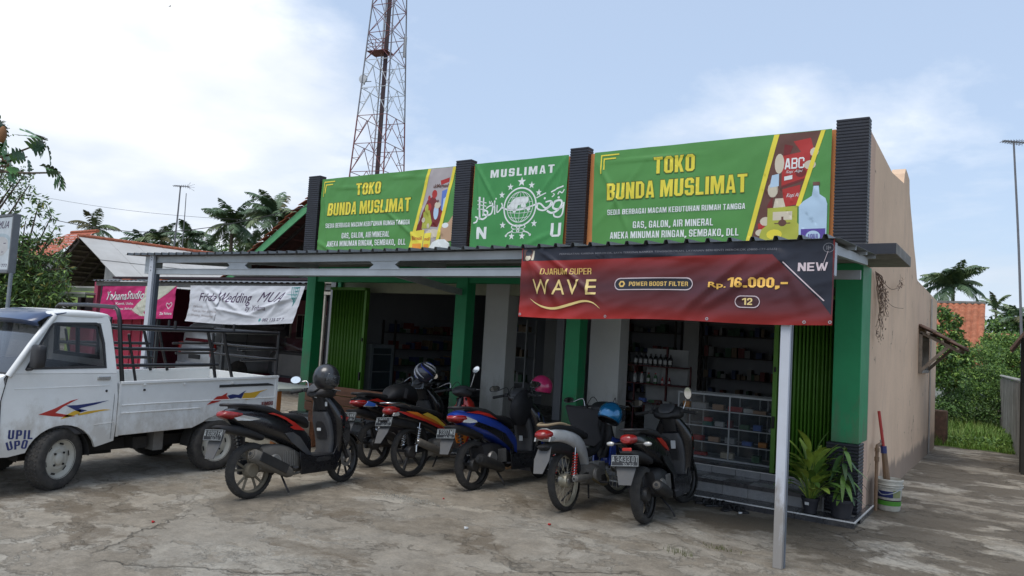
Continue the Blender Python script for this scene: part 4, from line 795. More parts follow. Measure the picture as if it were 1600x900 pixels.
# seams, handle, mirror
fs_ = lambda pts, w=.006: G().tube([(XR + .0015 + tilt(z), y, z) for y, z in pts], w / 2, 5)
TRp(fs_([(3.04, 1.10), (3.00, .86), (3.02, .40)], .010), 'door_gap', PLA); TRp(fs_([(3.955, 1.60), (4.0, 1.28), (4.015, .86), (4.01, .45)], .004), 'door_gap', M('panel_shadow_gap', (.12, .12, .12), .9))
TRp(fs_([(3.10, .965), (3.95, .985)], .007), 'body_crease', TW); TRp(fs_([(3.84, .60), (4.03, .615)], .008), 'body_crease', TW)
TRp(G().box(XR - .005, XR + .012, 3.83, 3.955, 1.035, 1.075), 'door_handle', M('chrome_handle', (.45, .45, .44), .25, metal=.8), bevel=.006)
TRp(G().lathe([(0, 0), (.012, 0), (.012, .004), (0, .006)], (XR, 3.93, .93), 'x', 10), 'key_lock', PLA)
g = G().loft([(1.165, 3.19, 3.25, .05, 3), (1.18, 3.175, 3.265, .075, 4), (1.28, 3.175, 3.265, .08, 4), (1.36, 3.18, 3.26, .078, 4), (1.375, 3.19, 3.25, .05, 3)], 'z', 20, 2, oy=XR + .12)
g.v = [(b, a, c) for a, b, c in g.v]; TRp(g, 'side_mirror', PLA, smooth=50)
TRp(G().tube([(XR - .02, 3.19, 1.14), (XR + .06, 3.20, 1.15), (XR + .10, 3.22, 1.18)], .014, 6), 'mirror_arm', PLA)
TRp(G().box(-.40, .40, 3.05, 4.1, .36, .42).box(-.36, .36, 4.1, 5.7, .44, .54).box(-.35, -.27, 3.2, 5.95, .28, .40).box(.27, .35, 3.2, 5.95, .28, .40).box(.30, .52, 4.35, 4.5, .30, .42).tube([(-.62, 5.24, .29), (.62, 5.24, .29)], .045, 8).tube([(-.62, 3.53, .29), (.62, 3.53, .29)], .035, 8).box(-.2, .2, 3.4, 4.3, .22, .4), 'chassis', UND)
TRp(G().box(.42, .56, 4.55, 4.66, .27, .47), 'battery_box', M('dusty_grey_box', (.16, .15, .135), .9, dirt=.5))
for y_ in (3.53, 5.24):
    TRp(G().lathe([(.30, -.10), (.325, -.10), (.325, .06), (.322, .06)], (XR - .13, y_, .29), 'x', 24, arc=(.0, .5)), 'wheel_liner', UND)
# wheels
def truck_wheel(x, y, flip):
    w = bpy.data.objects.new('wheel', None); COL.objects.link(w); w.parent = TR; w.location = (x, y, .288); w.rotation_euler = (0, 0, math.pi if flip else 0)
    g = G().lathe([(.175, -.075), (.20, -.082), (.25, -.086), (.275, -.075), (.286, -.055), (.288, 0), (.286, .055), (.275, .072), (.25, .080), (.205, .076), (.178, .066)], ax='x', n=40)
    g.build('tyre', RUB, w, smooth=40)
    t_ = G()
    for i in range(44):
        a = 2 * math.pi * i / 44
        for xx in (-.045, -.015, .015, .045):
            a2 = a + (.05 if xx in (-.015, .045) else 0); t_.bar((xx - .012, .2895 * math.cos(a2 - .03), .2895 * math.sin(a2 - .03)), (xx + .012, .2895 * math.cos(a2 + .03), .2895 * math.sin(a2 + .03)), .018, .006, up=(0, math.cos(a2), math.sin(a2)))
    t_.build('tread', RUB, w)
    g = G().lathe([(.180, .066), (.186, .070), (.186, .060), (.168, .050), (.160, .030), (.150, .022), (.115, .030), (.095, .045), (.060, .045), (.055, .060), (.035, .072), (.0, .074)], ax='x', n=40)
    g.build('rim', RIMW, w, smooth=35)
    h = G()
    for i in range(12):
        a = 2 * math.pi * (i + .5) / 12; c_, s_2 = math.cos(a), math.sin(a); e = .026
        h.add([(.0335, .133 * c_ - e * s_2, .133 * s_2 + e * c_), (.0335, .133 * c_ + e * s_2, .133 * s_2 - e * c_), (.030, .150 * c_ + e * s_2, .150 * s_2 - e * c_), (.030, .150 * c_ - e * s_2, .150 * s_2 + e * c_)], [(0, 1, 2, 3)]) if i % 2 == 0 else None
    h.build('rim_slot', UND, w)
    n_ = G()
    for i in range(4): a = math.pi * (i + .5) / 2; n_.lathe([(.011, 0), (.011, .014), (.006, .018), (0, .018)], (.043, .075 * math.cos(a), .075 * math.sin(a)), 'x', 6)
    n_.build('wheel_nut', UND, w)
truck_wheel(XR - .10, 3.55, False); truck_wheel(XR - .09, 5.24, False); truck_wheel(XL + .09, 3.53, True); truck_wheel(XL + .09, 5.24, True)
for o in kids(TR):
    if o.name.startswith('wheel') and o.type == 'EMPTY' and o.location.y < 4: o.rotation_euler.z += R(24)
# load bed: side gates with pressed steps, arch cut
ra = [p for p in arc(5.24, .335, -10, 190, 16)]
gate = [(4.075, .475), (4.075, 1.0), (6.00, 1.045), (6.00, .56)] + [(y, z) for y, z in ra if z > .525] + [(4.9, .50)]
for fn, s in ((side, 1), (sideL, -1)):
    TRp(G().plate(gate, fn, .004, .035), 'bed_side', TW, bevel=.005)
    q_ = (lambda pts, r_: G().tube([(s * (XR - .002), y, z) for y, z in pts], r_, 6))
    TRp(q_([(4.10, .70), (4.98, .715)], .008).tube([(s * (XR - .002), 4.10, .78), (s * (XR - .002), 4.60, .79), (s * (XR - .002), 5.98, .80)], .007, 6), 'pressed_rib', TW)
    TRp(G().bar((s * (XR - .01), 4.07, 1.005), (s * (XR - .01), 6.01, 1.05), .045, .03), 'bed_rail', TW, bevel=.005)
    TRp(G().plate([(4.06, .47), (4.085, .47), (4.085, 1.0), (4.06, 1.0)], fn, -.004, .03), 'bed_corner', TW); TRp(G().plate([(5.975, .56), (6.005, .56), (6.005, 1.05), (5.975, 1.05)], fn, -.004, .03), 'bed_corner', TW)
TRp(G().box(-.68, .68, 5.975, 6.0, .60, 1.045), 'tailgate', TW, bevel=.005); TRp(G().box(-.68, .68, 4.07, 4.095, .5, 1.0), 'bed_front', TW, bevel=.005)
TRp(G().box(-.68, .68, 4.08, 5.99, .56, .60), 'bed_floor', BEDI)
TRp(G().plate([(5.20, .965), (5.86, .975), (5.93, .96), (5.95, .945), (5.6, .942), (5.20, .935)], side, -.003, .003), 'slot_trim', M('dark_slot', (.03, .03, .03), .8))
for y_ in (4.30, 4.75, 5.35): TRp(G().box(XR - .004, XR + .012, y_, y_ + .03, .975, 1.0), 'gate_catch', TW, bevel=.003)
# stickers
def sticker(mat, *polys):
    g = G()
    for p in polys: g.plate(p, side, -.0022, .0)
    TRp(g, 'sticker', mat)
sticker(SRED, [(3.325, .725), (3.46, .775), (3.60, .845), (3.67, .86), (3.61, .83), (3.53, .785), (3.47, .735), (3.56, .715), (3.66, .695), (3.58, .690), (3.46, .702)])
sticker(SNAV, [(3.56, .800), (3.66, .800), (3.80, .815), (3.96, .835), (3.84, .800), (3.72, .775), (3.68, .765), (3.76, .745), (3.70, .728), (3.66, .745)])
sticker(SYEL, [(3.52, .672), (3.60, .690), (3.68, .715), (3.76, .735), (3.92, .748), (3.99, .74), (3.88, .730), (3.76, .708), (3.68, .70), (3.71, .755), (3.64, .745), (3.57, .71)])
sticker(SRED, [(5.06, .745), (5.18, .835), (5.24, .84), (5.31, .875), (5.30, .84), (5.34, .80), (5.26, .80), (5.20, .775)])
sticker(SNAV, [(5.315, .84), (5.38, .855), (5.46, .845), (5.56, .895), (5.53, .865), (5.50, .80), (5.44, .815), (5.35, .80)])
sticker(SYEL, [(5.535, .865), (5.62, .865), (5.72, .88), (5.86, .90), (5.76, .87), (5.68, .80), (5.58, .785), (5.51, .80)])
g = G()
for s_t, bx in (('UPIL', (3.115, .50, 3.30, .56)),):
    V, F = block(s_t, (3.10, 0, 3.305, 1), wt=.26, wid=.7, gap=.22); g.add([(XR + .0022, u, .585 - v * .082 - (u - 3.1) * .07) for u, v in V], F)
for c_, u0, z0, rr_ in (('U', 3.085, .452, .3), ('P', 3.155, .462, .1), ('O', 3.225, .468, -.15)):
    V, F = block(c_, (0, 0, .048, .078), wt=.26, wid=.7)
    g.add([(XR + .0022, u0 + u * math.cos(rr_) + v * math.sin(rr_) , z0 - v * math.cos(rr_) + u * math.sin(rr_) + .02) for u, v in V], F)
g.v = [(a, b - .012, c + .015) for a, b, c in g.v]; TRp(g, 'door_lettering', SNAV)
V, F = block('JUMBO', (5.775, 0, 5.955, .045), wt=.25, wid=.7); TRp(G().add([(XR + .0022, u, .748 - v + (u - 5.7) * .03) for u, v in V], F), 'badge_lettering', M('badge_dark_red', (.16, .02, .02), .5))
# black tube rails
def rail(*pts, r=.018, n='rail'): TRp(G().tube(pts, r, 8), n, TBK, smooth=60)
for s in (-1, 1):
    x_ = s * .665
    rail((x_, 4.10, 1.0), (x_, 4.055, 1.30), (x_, 4.01, 1.66), (x_ * .96, 4.0, 1.735), (x_ * .88, 4.0, 1.765), (0, 4.0, 1.775), r=.022, n='hoop')
    rail((x_, 4.03, 1.555), (x_, 5.99, 1.575)); rail((x_, 4.05, 1.35), (x_, 5.12, 1.36)); rail((x_, 4.07, 1.18), (x_, 5.18, 1.19)); rail((x_, 5.42, 1.37), (x_, 5.99, 1.385), r=.014); rail((x_, 5.47, 1.245), (x_, 5.99, 1.255), r=.014)
    rail((x_, 5.16, 1.03), (x_, 5.10, 1.30), (x_, 5.02, 1.55)); rail((x_, 5.38, 1.03), (x_, 5.28, 1.34), (x_, 5.22, 1.56)); rail((x_, 5.99, 1.05), (x_, 5.99, 1.60)); 
    rail((x_, 4.24, 1.0), (x_, 4.12, 1.50), r=.014)
    for y_ in (4.62, 5.35): rail((x_, y_, 1.57), (x_, y_, 1.66), r=.015, n='rail_stub')
rail((-.665, 4.03, 1.555), (.665, 4.03, 1.555)); rail((-.665, 5.99, 1.575), (.665, 5.99, 1.575)); rail((-.665, 5.99, 1.255), (.665, 5.99, 1.255), r=.014); rail((-.665, 5.99, 1.385), (.665, 5.99, 1.385), r=.014)
for z_ in (1.18, 1.35): rail((-.665, 4.06, z_), (.665, 4.06, z_), r=.014)

for y_ in (5.62,): TRp(G().box(.42, .66, y_, y_ + .012, .16, .54), 'mudflap', RUB)
TRp(G().tube([(.30, 3.02, 1.12), (.10, 3.03, 1.22), (-.12, 3.08, 1.34)], .006, 5).bar((-.05, 3.0, 1.20), (-.25, 3.10, 1.42), .014, .008), 'wiper', PLA)
TRp(G().lathe([(0, 0), (.012, 0), (.012, .010), (0, .012)], (XR - .004, 4.32, .93), 'x', 10), 'cap', PLA)
# ================================================================== motorcycles (local x forward, y left, z up, origin under the rear axle)
BK = M('bike_gloss_black', (.007, .007, .009), .25, var=.2, coat=.5, dirt=.25, dirtcol=(.035, .032, .028)); BKM = M('bike_matt_black', (.012, .012, .014), .5, var=.25, dirt=.4, dirtcol=(.05, .045, .038), scale=9)
GRP = M('bike_grey_plastic', (.045, .047, .053), .55, dirt=.5, dirtcol=(.13, .12, .10)); SEAT = M('black_vinyl_seat', (.012, .012, .013), .62, bump=.2, bscale=90); ALU = M('bike_aluminium', (.34, .33, .31), .45, metal=.7, dirt=.5, dirtcol=(.12, .105, .085), scale=12)
CHR = M('bike_chrome', (.62, .62, .62), .16, metal=1., dirt=.2); MUF = M('dusty_muffler', (.13, .12, .105), .7, metal=.3, dirt=.7, dirtcol=(.20, .18, .145), scale=12); MUFK = M('black_muffler', (.03, .03, .03), .5, metal=.4, dirt=.5, dirtcol=(.11, .10, .085))
BRED = M('bike_red', (.48, .022, .014), .3, coat=.5, dirt=.15); BBLU = M('bike_blue', (.012, .045, .30), .28, coat=.6, dirt=.15); BORG = M('bike_orange', (.62, .17, .015), .35, coat=.4, dirt=.15); BYEL = M('bike_yellow', (.62, .42, .05), .35, coat=.4); BWH = M('bike_white', (.62, .63, .62), .35, coat=.4, dirt=.45, dirtcol=(.32, .30, .27))
TLR = M('tail_lamp_red', (.26, .008, .007), .25, coat=.4, var=.45, scale=22, dirt=.4, dirtcol=(.12, .03, .025)); TLC = M('clear_lamp', (.50, .50, .48), .12, coat=.8, metal=.3); TLO = M('amber_lamp', (.55, .33, .12), .2, coat=.6); TLB = M('blue_lamp_film', (.015, .09, .42), .15, coat=.8)
MIR = M('mirror_glass', (.85, .87, .88), .03, metal=1., var=0); PLK = M('plate_black', (.015, .016, .018), .5); PLW = M('plate_lettering', (.26, .28, .28), .5); FLAP = M('grey_mudflap', (.085, .088, .092), .75, dirt=.5, dirtcol=(.16, .145, .12))
RUBB = M('bike_tyre', (.022, .021, .020), .8, var=.25, scale=16, dirt=.5, dirtcol=(.085, .076, .062), bump=.3, bscale=70); RIMK = M('black_alloy', (.022, .022, .023), .45, metal=.2, dirt=.5, dirtcol=(.09, .08, .065)); RIMD = M('dusty_alloy', (.14, .12, .085), .7, dirt=.75, dirtcol=(.22, .19, .14), scale=12)
SPK = M('wire_spoke', (.42, .39, .30), .4, metal=.6, dirt=.4, dirtcol=(.25, .2, .13)); SPR = M('red_spring', (.42, .018, .015), .4); CLR = M('smoked_screen', (.05, .055, .06), .1, alpha=.55, coat=.8); LAB = M('white_label', (.55, .56, .55), .5); TAN = M('worn_seat_edge', (.30, .23, .14), .8, dirt=.5); GGR = M('grip_rubber', (.02, .02, .02), .8)
class Bike:
    def __init__(s, label, loc, head, lean, name='motor_scooter', wb=1.24):
        s.wb = wb
        s.t = thing(name, label, 'motorcycle' if name == 'motorcycle' else 'scooter', loc, rot=(R(lean), 0, R(head)), group='motorcycles parked in front of the shop')
    def p(s, g, name, mat, parent=None, **k): return g.build(name, mat, parent or s.t, **k)
    def sub(s, name, loc, rot=(0, 0, 0), parent=None):
        o = bpy.data.objects.new(name, None); COL.objects.link(o); o.parent = parent or s.t; o.location = loc; o.rotation_euler = rot; return o
    def wheel(s, x, r, tw, kind, rimmat, disc_=True, drum=False, steer=0):
        w = s.sub('wheel', (x, 0, r), (0, 0, R(steer))); g = G(); rr = r - tw * .62; h = tw / 2; pr = []
        for k in range(13):
            a = math.pi * (k / 12) ; pr.append((rr + .004 + (r - rr - .004) * math.sin(a) ** .62, -h * math.cos(a)))
        s.p(g.lathe(pr, ax='y', n=44), 'tyre', RUBB, w, smooth=50)
        tr = G()
        for i in range(40):
            a = 2 * math.pi * i / 40
            for sg in (-1, 1):
                a0, a1 = a + (.04 if sg > 0 else 0), a + .07
                P0 = (r + .0005, sg * h * .10); P1 = (r - tw * .13, sg * h * .78)
                tr.bar((P0[0] * math.cos(a0), P0[1], P0[0] * math.sin(a0)), (P1[0] * math.cos(a1 + .05), P1[1], P1[0] * math.sin(a1 + .05)), .009, .004, up=(math.cos(a), 0, math.sin(a)))
        s.p(tr, 'tread', RUBB, w)
        ro = rr + .008
        s.p(G().lathe([(ro, -h * .62), (ro - .010, -h * .66), (ro - .014, -h * .5), (ro - .024, -h * .35), (ro - .024, h * .35), (ro - .014, h * .5), (ro - .010, h * .66), (ro, h * .62)], ax='y', n=44), 'rim', rimmat, w, smooth=40)
        if kind == 'spoke':
            g = G()
            for i in range(36):
                a = 2 * math.pi * i / 36; sg = 1 if i % 2 else -1; b = a + (.55 if (i // 2) % 2 else -.55)
                g.tube([(.045 * math.cos(b), sg * .035, .045 * math.sin(b)), ((ro - .02) * math.cos(a), sg * .006, (ro - .02) * math.sin(a))], .0021, 5, cap=False)
            s.p(g, 'spokes', SPK, w); s.p(G().lathe([(0, -.06), (.03, -.06), (.035, -.045), (.052, -.045), (.052, -.032), (.035, -.03), (.035, .03), (.052, .032), (.052, .045), (.0, .05)], ax='y', n=20), 'hub', ALU, w, smooth=40)
        else:
            g = G(); n = 5 if kind in ('5', 'Y') else 6
            for i in range(n):
                a = 2 * math.pi * i / n + .3
                if kind == 'Y':
                    for da in (-.22, .22):
                        g.bar((.03 * math.cos(a), 0, .03 * math.sin(a)), ((ro - .018) * math.cos(a + da), 0, (ro - .018) * math.sin(a + da)), .022, .016, up=(0, 1, 0))
                else: g.bar((.03 * math.cos(a), 0, .03 * math.sin(a)), ((ro - .018) * math.cos(a + .16), 0, (ro - .018) * math.sin(a + .16)), .030, .024, up=(0, 1, 0))
            s.p(g, 'spokes', rimmat, w, bevel=.003); s.p(G().lathe([(0, -.05), (.025, -.05), (.042, -.035), (.045, .035), (.025, .05), (0, .05)], ax='y', n=20), 'hub', ALU, w, smooth=40)
        if disc_:
            s.p(G().lathe([(.055, -.052), (.095, -.052), (.095, -.048), (.055, -.048), (.055, -.052)], ax='y', n=30), 'brake_disc', ALU, w)
        if drum: s.p(G().lathe([(0, -.055), (.06, -.055), (.072, -.04), (.072, .02), (0, .02)], ax='y', n=24), 'brake_drum', rimmat, w, smooth=40)
        return w
    def fork(s, r, ang=26, top=.62, mat=None):
        x = s.wb; a = R(ang); d = (-math.sin(a), 0, math.cos(a)); L = top
        for sg in (-1, 1):
            s.p(G().tube([(x, sg * .075, r), (x + d[0] * .30, sg * .075, r + d[2] * .30)], .021, 10).tube([(x + d[0] * .28, sg * .075, r + d[2] * .28), (x + d[0] * L, sg * .075, r + d[2] * L)], .014, 8), 'fork_leg', mat or BKM, smooth=50)
    def fender(s, x, r, rad, a0, a1, w, mat, name='front_fender', drop=.0):
        g = G(); n = 12; vs = []; m = 7
        for i in range(n + 1):
            a = R(a0 + (a1 - a0) * i / n)
            for j in range(m):
                q = -1 + 2 * j / (m - 1); rr = rad - .035 * abs(q) ** 2.5 - drop * (abs(q) > .8); vs.append((x + rr * math.cos(a), q * w, r + rr * math.sin(a)))
        g.add(vs, [(i * m + j, i * m + j + 1, (i + 1) * m + j + 1, (i + 1) * m + j) for i in range(n) for j in range(m - 1)]); return s.p(g, name, mat, smooth=50, solid=.005)
    def sidep(s, poly, y, mat, name='side_stripe', th=.006, lean=0., both=True):
        # thin raised panel laid along the flank: y may be a function of x
        f = y if callable(y) else (lambda x, z: y)
        for sg in ((-1, 1) if both else (-1,)):
            fn = lambda a, b, d, sg=sg: (a, sg * (f(a, b) + d), b)
            s.p(G().plate(poly, fn, th, -th), name, mat, bevel=.002)
    def plate(s, x, y, z, tilt, l1, l2, w=.27, h=.105):
        o = s.sub('number_plate', (x, y, z), (0, R(tilt), 0)); s.p(G().box(-.002, .002, -w / 2, w / 2, -h / 2, h / 2), 'plate_sheet', PLK, o)
        g = G().box(-.0035, -.0022, -w / 2 + .004, w / 2 - .004, h / 2 - .008, h / 2 - .004).box(-.0035, -.0022, -w / 2 + .004, w / 2 - .004, -h / 2 + .004, -h / 2 + .008).box(-.0035, -.0022, -w / 2 + .004, -w / 2 + .008, -h / 2 + .008, h / 2 - .008).box(-.0035, -.0022, w / 2 - .008, w / 2 - .004, -h / 2 + .008, h / 2 - .008)
        for t, b in ((l1, (.03, .14, .97, .62)), (l2, (.42, .72, .82, .92))):
            if t:
                V, F = block(t, b, wt=.11, bar=.10, wid=.5, gap=.18); g.add([(-.0038, w / 2 - u * w, h / 2 - v * h) for u, v in V], F)
        s.p(g, 'plate_lettering', PLW, o)
    def mirror(s, base, head, side, face=None, stem=CHR, back=BK, size=(.070, .043)):
        o = s.sub('mirror', head, face or (0, R(-8), R(side * 10)))
        bx = Vector(base) - Vector(head)
        s.p(G().ell((0, 0, 0), (.018, size[0], size[1]), 18, 10, fn=lambda p: (max(p[0], -.15), math.copysign(abs(p[1]) ** .8, p[1]), math.copysign(abs(p[2]) ** .8, p[2]))), 'mirror_shell', back, o, smooth=60)
        s.p(G().lathe([(0, -.0045), (.94, -.0045), (.94, -.003)], ax='x', n=24), 'mirror_glass', MIR, o).scale = (1, size[0] * .93, size[1] * .93)
        s.p(G().tube([base, (base[0] + .01, base[1] + side * .03, base[2] + .08), (head[0] + .015, head[1] - side * .03, head[2] - .025), head], .006, 7, 4), 'mirror_stem', stem, smooth=60)
    def bars(s, x, z, w=.34, back=.05, mat=BKM):
        s.p(G().tube([(x - back, -w, z - .01), (x, -w + .14, z + .01), (x + .03, 0, z + .01), (x, w - .14, z + .01), (x - back, w, z - .01)], .011, 8, 5), 'handlebar', mat, smooth=60)
        g = G()
        for sg, dz_ in ((-1, .06), (1, .08), (-1, .0)): g.tube([(x + .02, sg * (w - .15), z + .01), (x + .12, sg * .13, z + .03 + dz_), (x + .15, sg * .04, z - .12), (x + .10, sg * .03, z - .30)], .0045, 5, 5)
        s.p(g, 'brake_cable', BKM, smooth=60)
        for sg in (-1, 1):
            s.p(G().tube([(x - back, sg * w, z - .01), (x - back * .25, sg * (w - .125), z + .007)], .0175, 10).lathe([(0, 0), (.019, 0), (.019, .012), (0, .014)], (x - back, sg * w - (0 if sg < 0 else .007), z - .01), 'y', 10), 'grip', GGR, smooth=40)
            s.p(G().tube([(x + .03, sg * (w - .13), z + .015), (x + .055, sg * (w - .08), z + .0), (x + .025, sg * (w + .0), z - .005)], .006, 6, 3), 'brake_lever', ALU, smooth=60)
            s.p(G().box(x - .01, x + .035, sg * (w - .155) - .02, sg * (w - .155) + .02, z - .01, z + .035), 'switch_box', BKM, bevel=.006)
def muffler(b, p0, p1, r, mat, tip=True, capmat=None, shield=None, sq=1.0):
    P0, P1 = Vector(p0), Vector(p1); d = (P1 - P0).normalized()
    b.p(G().tube([P0, P0 + d * .02, P0 + (P1 - P0) * .5, P1 - d * .05, P1], [r * .80, r, r * 1.02, r * .9, r * .5], 16), 'muffler', mat, smooth=45)
    b.p(G().tube([P0 - d * .012, P0 + d * .012], r * .62, 14).tube([P0 - d * .022, P0 - d * .010], r * .42, 12), 'muffler_cap', capmat or ALU, smooth=40); b.p(G().tube([P0 - d * .024, P0 - d * .020], r * .30, 12), 'muffler_hole', PLK)
    if shield:
        s0, s1 = P0 + (P1 - P0) * .12, P0 + (P1 - P0) * .80
        b.p(G().bar(s0 + Vector((0, -r * 1.0, .012)), s1 + Vector((0, -r * .95, .012)), .010, r * 1.5, up=(0, 0, 1)), 'heat_shield', shield, bevel=.004)
def scooter(label, loc, head, lean, c, style, plate_txt, steer=-6, r=.265, wb=1.24):
    b = Bike(label, loc, head, lean, wb=wb); p = b.p
    b.wheel(0, r, .095, c['rim_kind'], c['rimr'], disc_=False, drum=True); fw = b.wheel(wb, r, .082, c['rim_kind'], c['rimf'], steer=steer)
    # tail body in one tapering shell, upswept
    tail = [(-.33, .815, .845, .05, 2.5), (-.24, .74, .872, .095, 2.6), (-.08, .655, .868, .125, 2.8), (.12, .575, .835, .140, 3), (.30, .515, .765, .140, 3), (.46, .44, .705, .125, 3), (.60, .36, .64, .105, 3), (.70, .30, .56, .09, 3)]
    p(G().loft(tail, 'x', 24, 4), 'tail_body', c['body'], smooth=50)
    yb = lambda x, z: float(np.interp(x, [t[0] for t in tail], [t[3] for t in tail])) * .93
    p(G().loft([(-.20, .862, .905, .085, 3), (-.06, .845, .905, .125, 3), (.12, .80, .885, .140, 3), (.24, .77, .835, .140, 3), (.32, .745, .800, .135, 3), (.46, .71, .79, .125, 3), (.62, .66, .755, .095, 3), (.70, .62, .70, .055, 3)], 'x', 24, 4), 'seat', SEAT, smooth=55)
    # grab rail, tail lamp, indicators
    p(G().tube([(-.02, -.115, .875), (-.16, -.115, .898), (-.28, -.075, .905), (-.32, 0, .908), (-.28, .075, .905), (-.16, .115, .898), (-.02, .115, .875)], .014, 8, 4), 'grab_rail', BKM, smooth=60)
    lx = -.335
    if style == 'wing':      # swept lamp with clear corners
        p(G().loft([(-.365, .805, .815, .03, 2.2), (-.33, .785, .850, .075, 2.4), (-.26, .765, .852, .104, 2.6), (-.18, .79, .83, .118, 3)], 'x', 20, 3), 'tail_lamp', TLR, smooth=50)
        b.sidep([(-.27, .795), (-.22, .815), (-.05, .775), (.02, .755), (-.10, .748), (-.23, .755)], lambda x, z: yb(x, z) + .012, TLC, 'indicator_lens', .005)
    elif style == 'beat':
        p(G().loft([(-.355, .785, .80, .03, 2.2), (-.32, .755, .83, .078, 2.4), (-.24, .735, .84, .108, 2.6), (-.17, .76, .81, .118, 3)], 'x', 20, 3), 'tail_lamp', TLR, smooth=50)
        b.sidep([(-.25, .745), (-.20, .805), (-.06, .755), (-.05, .735), (-.16, .732)], lambda x, z: yb(x, z) + .014, TLC, 'indicator_lens', .005)
    else:                    # round-ended lamp, stalk indicators
        p(G().loft([(-.365, .79, .84, .045, 2.2), (-.335, .775, .865, .068, 2.3), (-.28, .775, .865, .085, 2.5)], 'x', 20, 3), 'tail_lamp', TLR, smooth=50)
        p(G().box(-.352, -.340, -.045, .045, .705, .745), 'reflector', BRED, bevel=.003)
        for sg in (-1, 1):
            p(G().tube([(-.29, sg * .05, .775), (-.29, sg * .15, .775)], .008, 6), 'indicator_stalk', BKM); p(G().ell((-.29, sg * .185, .777), (.022, .042, .022), 14, 8), 'indicator_lens', TLC, smooth=60)
    # hugger, flap and plate
    p(G().loft([(-.40, .70, .715, .05, 3), (-.34, .66, .72, .07, 3), (-.20, .62, .715, .08, 3), (-.02, .58, .67, .085, 3), (.10, .54, .62, .085, 3)], 'x', 18, 3), 'rear_mudguard', c.get('guard', BKM), smooth=50)
    fl = [(-.36, .085), (-.44, .075), (-.46, .055)]
    p(G().add([(-.345, -.085, .675), (-.345, .085, .675), (-.40, .095, .56), (-.40, -.095, .56), (-.455, .06, .42), (-.455, -.06, .42)], [(0, 1, 2, 3), (3, 2, 4, 5)]), 'mudflap', FLAP, solid=.006)
    b.plate(-.415, 0, .635, 14, *plate_txt)
    # front end: leg shield, apron, inner panel, floor
    p(G().loft([(.16, .66, 1.03, .10, 4), (.20, .58, 1.06, .135, 4), (.27, .56, 1.07, .150, 4), (.325, .60, 1.06, .150, 4), (.35, .66, 1.02, .135, 4)], 'z', 28, 3), 'floor_tray', BKM, smooth=45)
    b.sidep([(.52, .17), (.98, .165), (1.07, .30), (1.09, .40), (1.02, .42), (.96, .33), (.72, .335), (.60, .36), (.50, .40)], .142, c.get('low', BK), 'side_skirt', .008)
    p(G().loft([(.30, .99, 1.06, .14, 3), (.42, 1.00, 1.10, .165, 3), (.56, .985, 1.13, .195, 3), (.70, .955, 1.14, .215, 3), (.80, .93, 1.12, .19, 3), (.90, .90, 1.05, .13, 3), (.96, .89, 1.0, .09, 3)], 'z', 28, 4), 'leg_shield', c.get('shield', BK), smooth=50)
    p(G().loft([(.34, .94, 1.01, .11, 4), (.50, .94, 1.01, .125, 4), (.68, .90, .98, .125, 4), (.78, .88, .95, .09, 4)], 'z', 24, 3), 'inner_panel', GRP, smooth=45)
    p(G().loft([(.50, .925, .95, .075, 4), (.60, .915, .95, .085, 4), (.68, .90, .93, .075, 4)], 'z', 16, 2, oy=-.0), 'glove_hatch', BKM, smooth=45)
    # wings of the front cowl with accent
    b.sidep([(1.00, .80), (1.14, .745), (1.22, .60), (1.20, .46), (1.12, .36), (1.06, .50), (1.02, .64)], lambda x, z: .20 - (x - 1.0) * .28, c.get('wing', BK), 'cowl_wing', .010)
    if 'accent' in c:
        b.sidep([(1.0, .735), (1.09, .715), (1.17, .71), (1.10, .66), (1.06, .60), (1.045, .66)], lambda x, z: .215 - (x - 1.0) * .28, c['accent'], 'cowl_accent', .006)
    # neck, headset cowl with meter, small screen
    p(G().loft([(.80, .90, 1.0, .07, 3), (.90, .86, .96, .075, 3), (.97, .83, .94, .08, 3)], 'z', 18, 2), 'steering_neck', BKM, smooth=50)
    p(G().loft([(.80, .955, 1.00, .07, 3), (.84, .94, 1.035, .135, 3), (.90, .925, 1.07, .165, 3), (.98, .92, 1.06, .15, 3), (1.05, .93, 1.0, .09, 3)], 'x', 24, 4), 'headset_cowl', c.get('cowl', BKM), smooth=50)
    p(G().loft([(.78, 1.0, 1.015, .05, 3), (.82, 1.01, 1.06, .08, 3), (.90, 1.04, 1.10, .085, 3), (.95, 1.05, 1.09, .06, 3)], 'x', 20, 3), 'meter_hood', GRP, smooth=50)
    b.bars(.86, 1.005, .33)
    b.fork(r, 24, .60); b.fender(wb, r, r + .035, 25, 150, .062, c.get('fend', BK))
    # belly, engine, swing unit
    p(G().loft([(.08, .26, .48, .10, 4), (.20, .22, .50, .13, 4), (.36, .20, .48, .13, 4), (.50, .20, .42, .11, 4), (.60, .22, .36, .09, 4)], 'x', 20, 3), 'engine_case', MUF if style == 'wing' else BKM, smooth=40)
    p(G().box(-.06, .34, .075, .135, .22, .36), 'belt_case', BKM, bevel=.03)
    g = G()
    for k in range(7): g.box(.30 + k * .022, .306 + k * .022, -.135, -.02, .27, .42)
    p(g, 'cooling_fins', ALU); p(G().lathe([(0, -.145), (.065, -.145), (.075, -.13), (.075, -.10), (0, -.10)], (.20, 0, .33), 'y', 24), 'fan_cover', ALU, smooth=40)
    g = G(); n = 70; g.tube([(-.03 - .05 * k / n + .03 * math.cos(k * .8 * 1.0), .105 + .03 * math.sin(k * .8), .32 + .30 * k / n) for k in range(n)], .006, 6)
    p(g, 'shock_spring', BKM); p(G().tube([(-.02, .105, .29), (-.09, .105, .64)], .010, 8), 'shock', ALU)
    muffler(b, c['m0'], c['m1'], c['mr'], c['muf'], capmat=c.get('mcap'), shield=c.get('msh'))
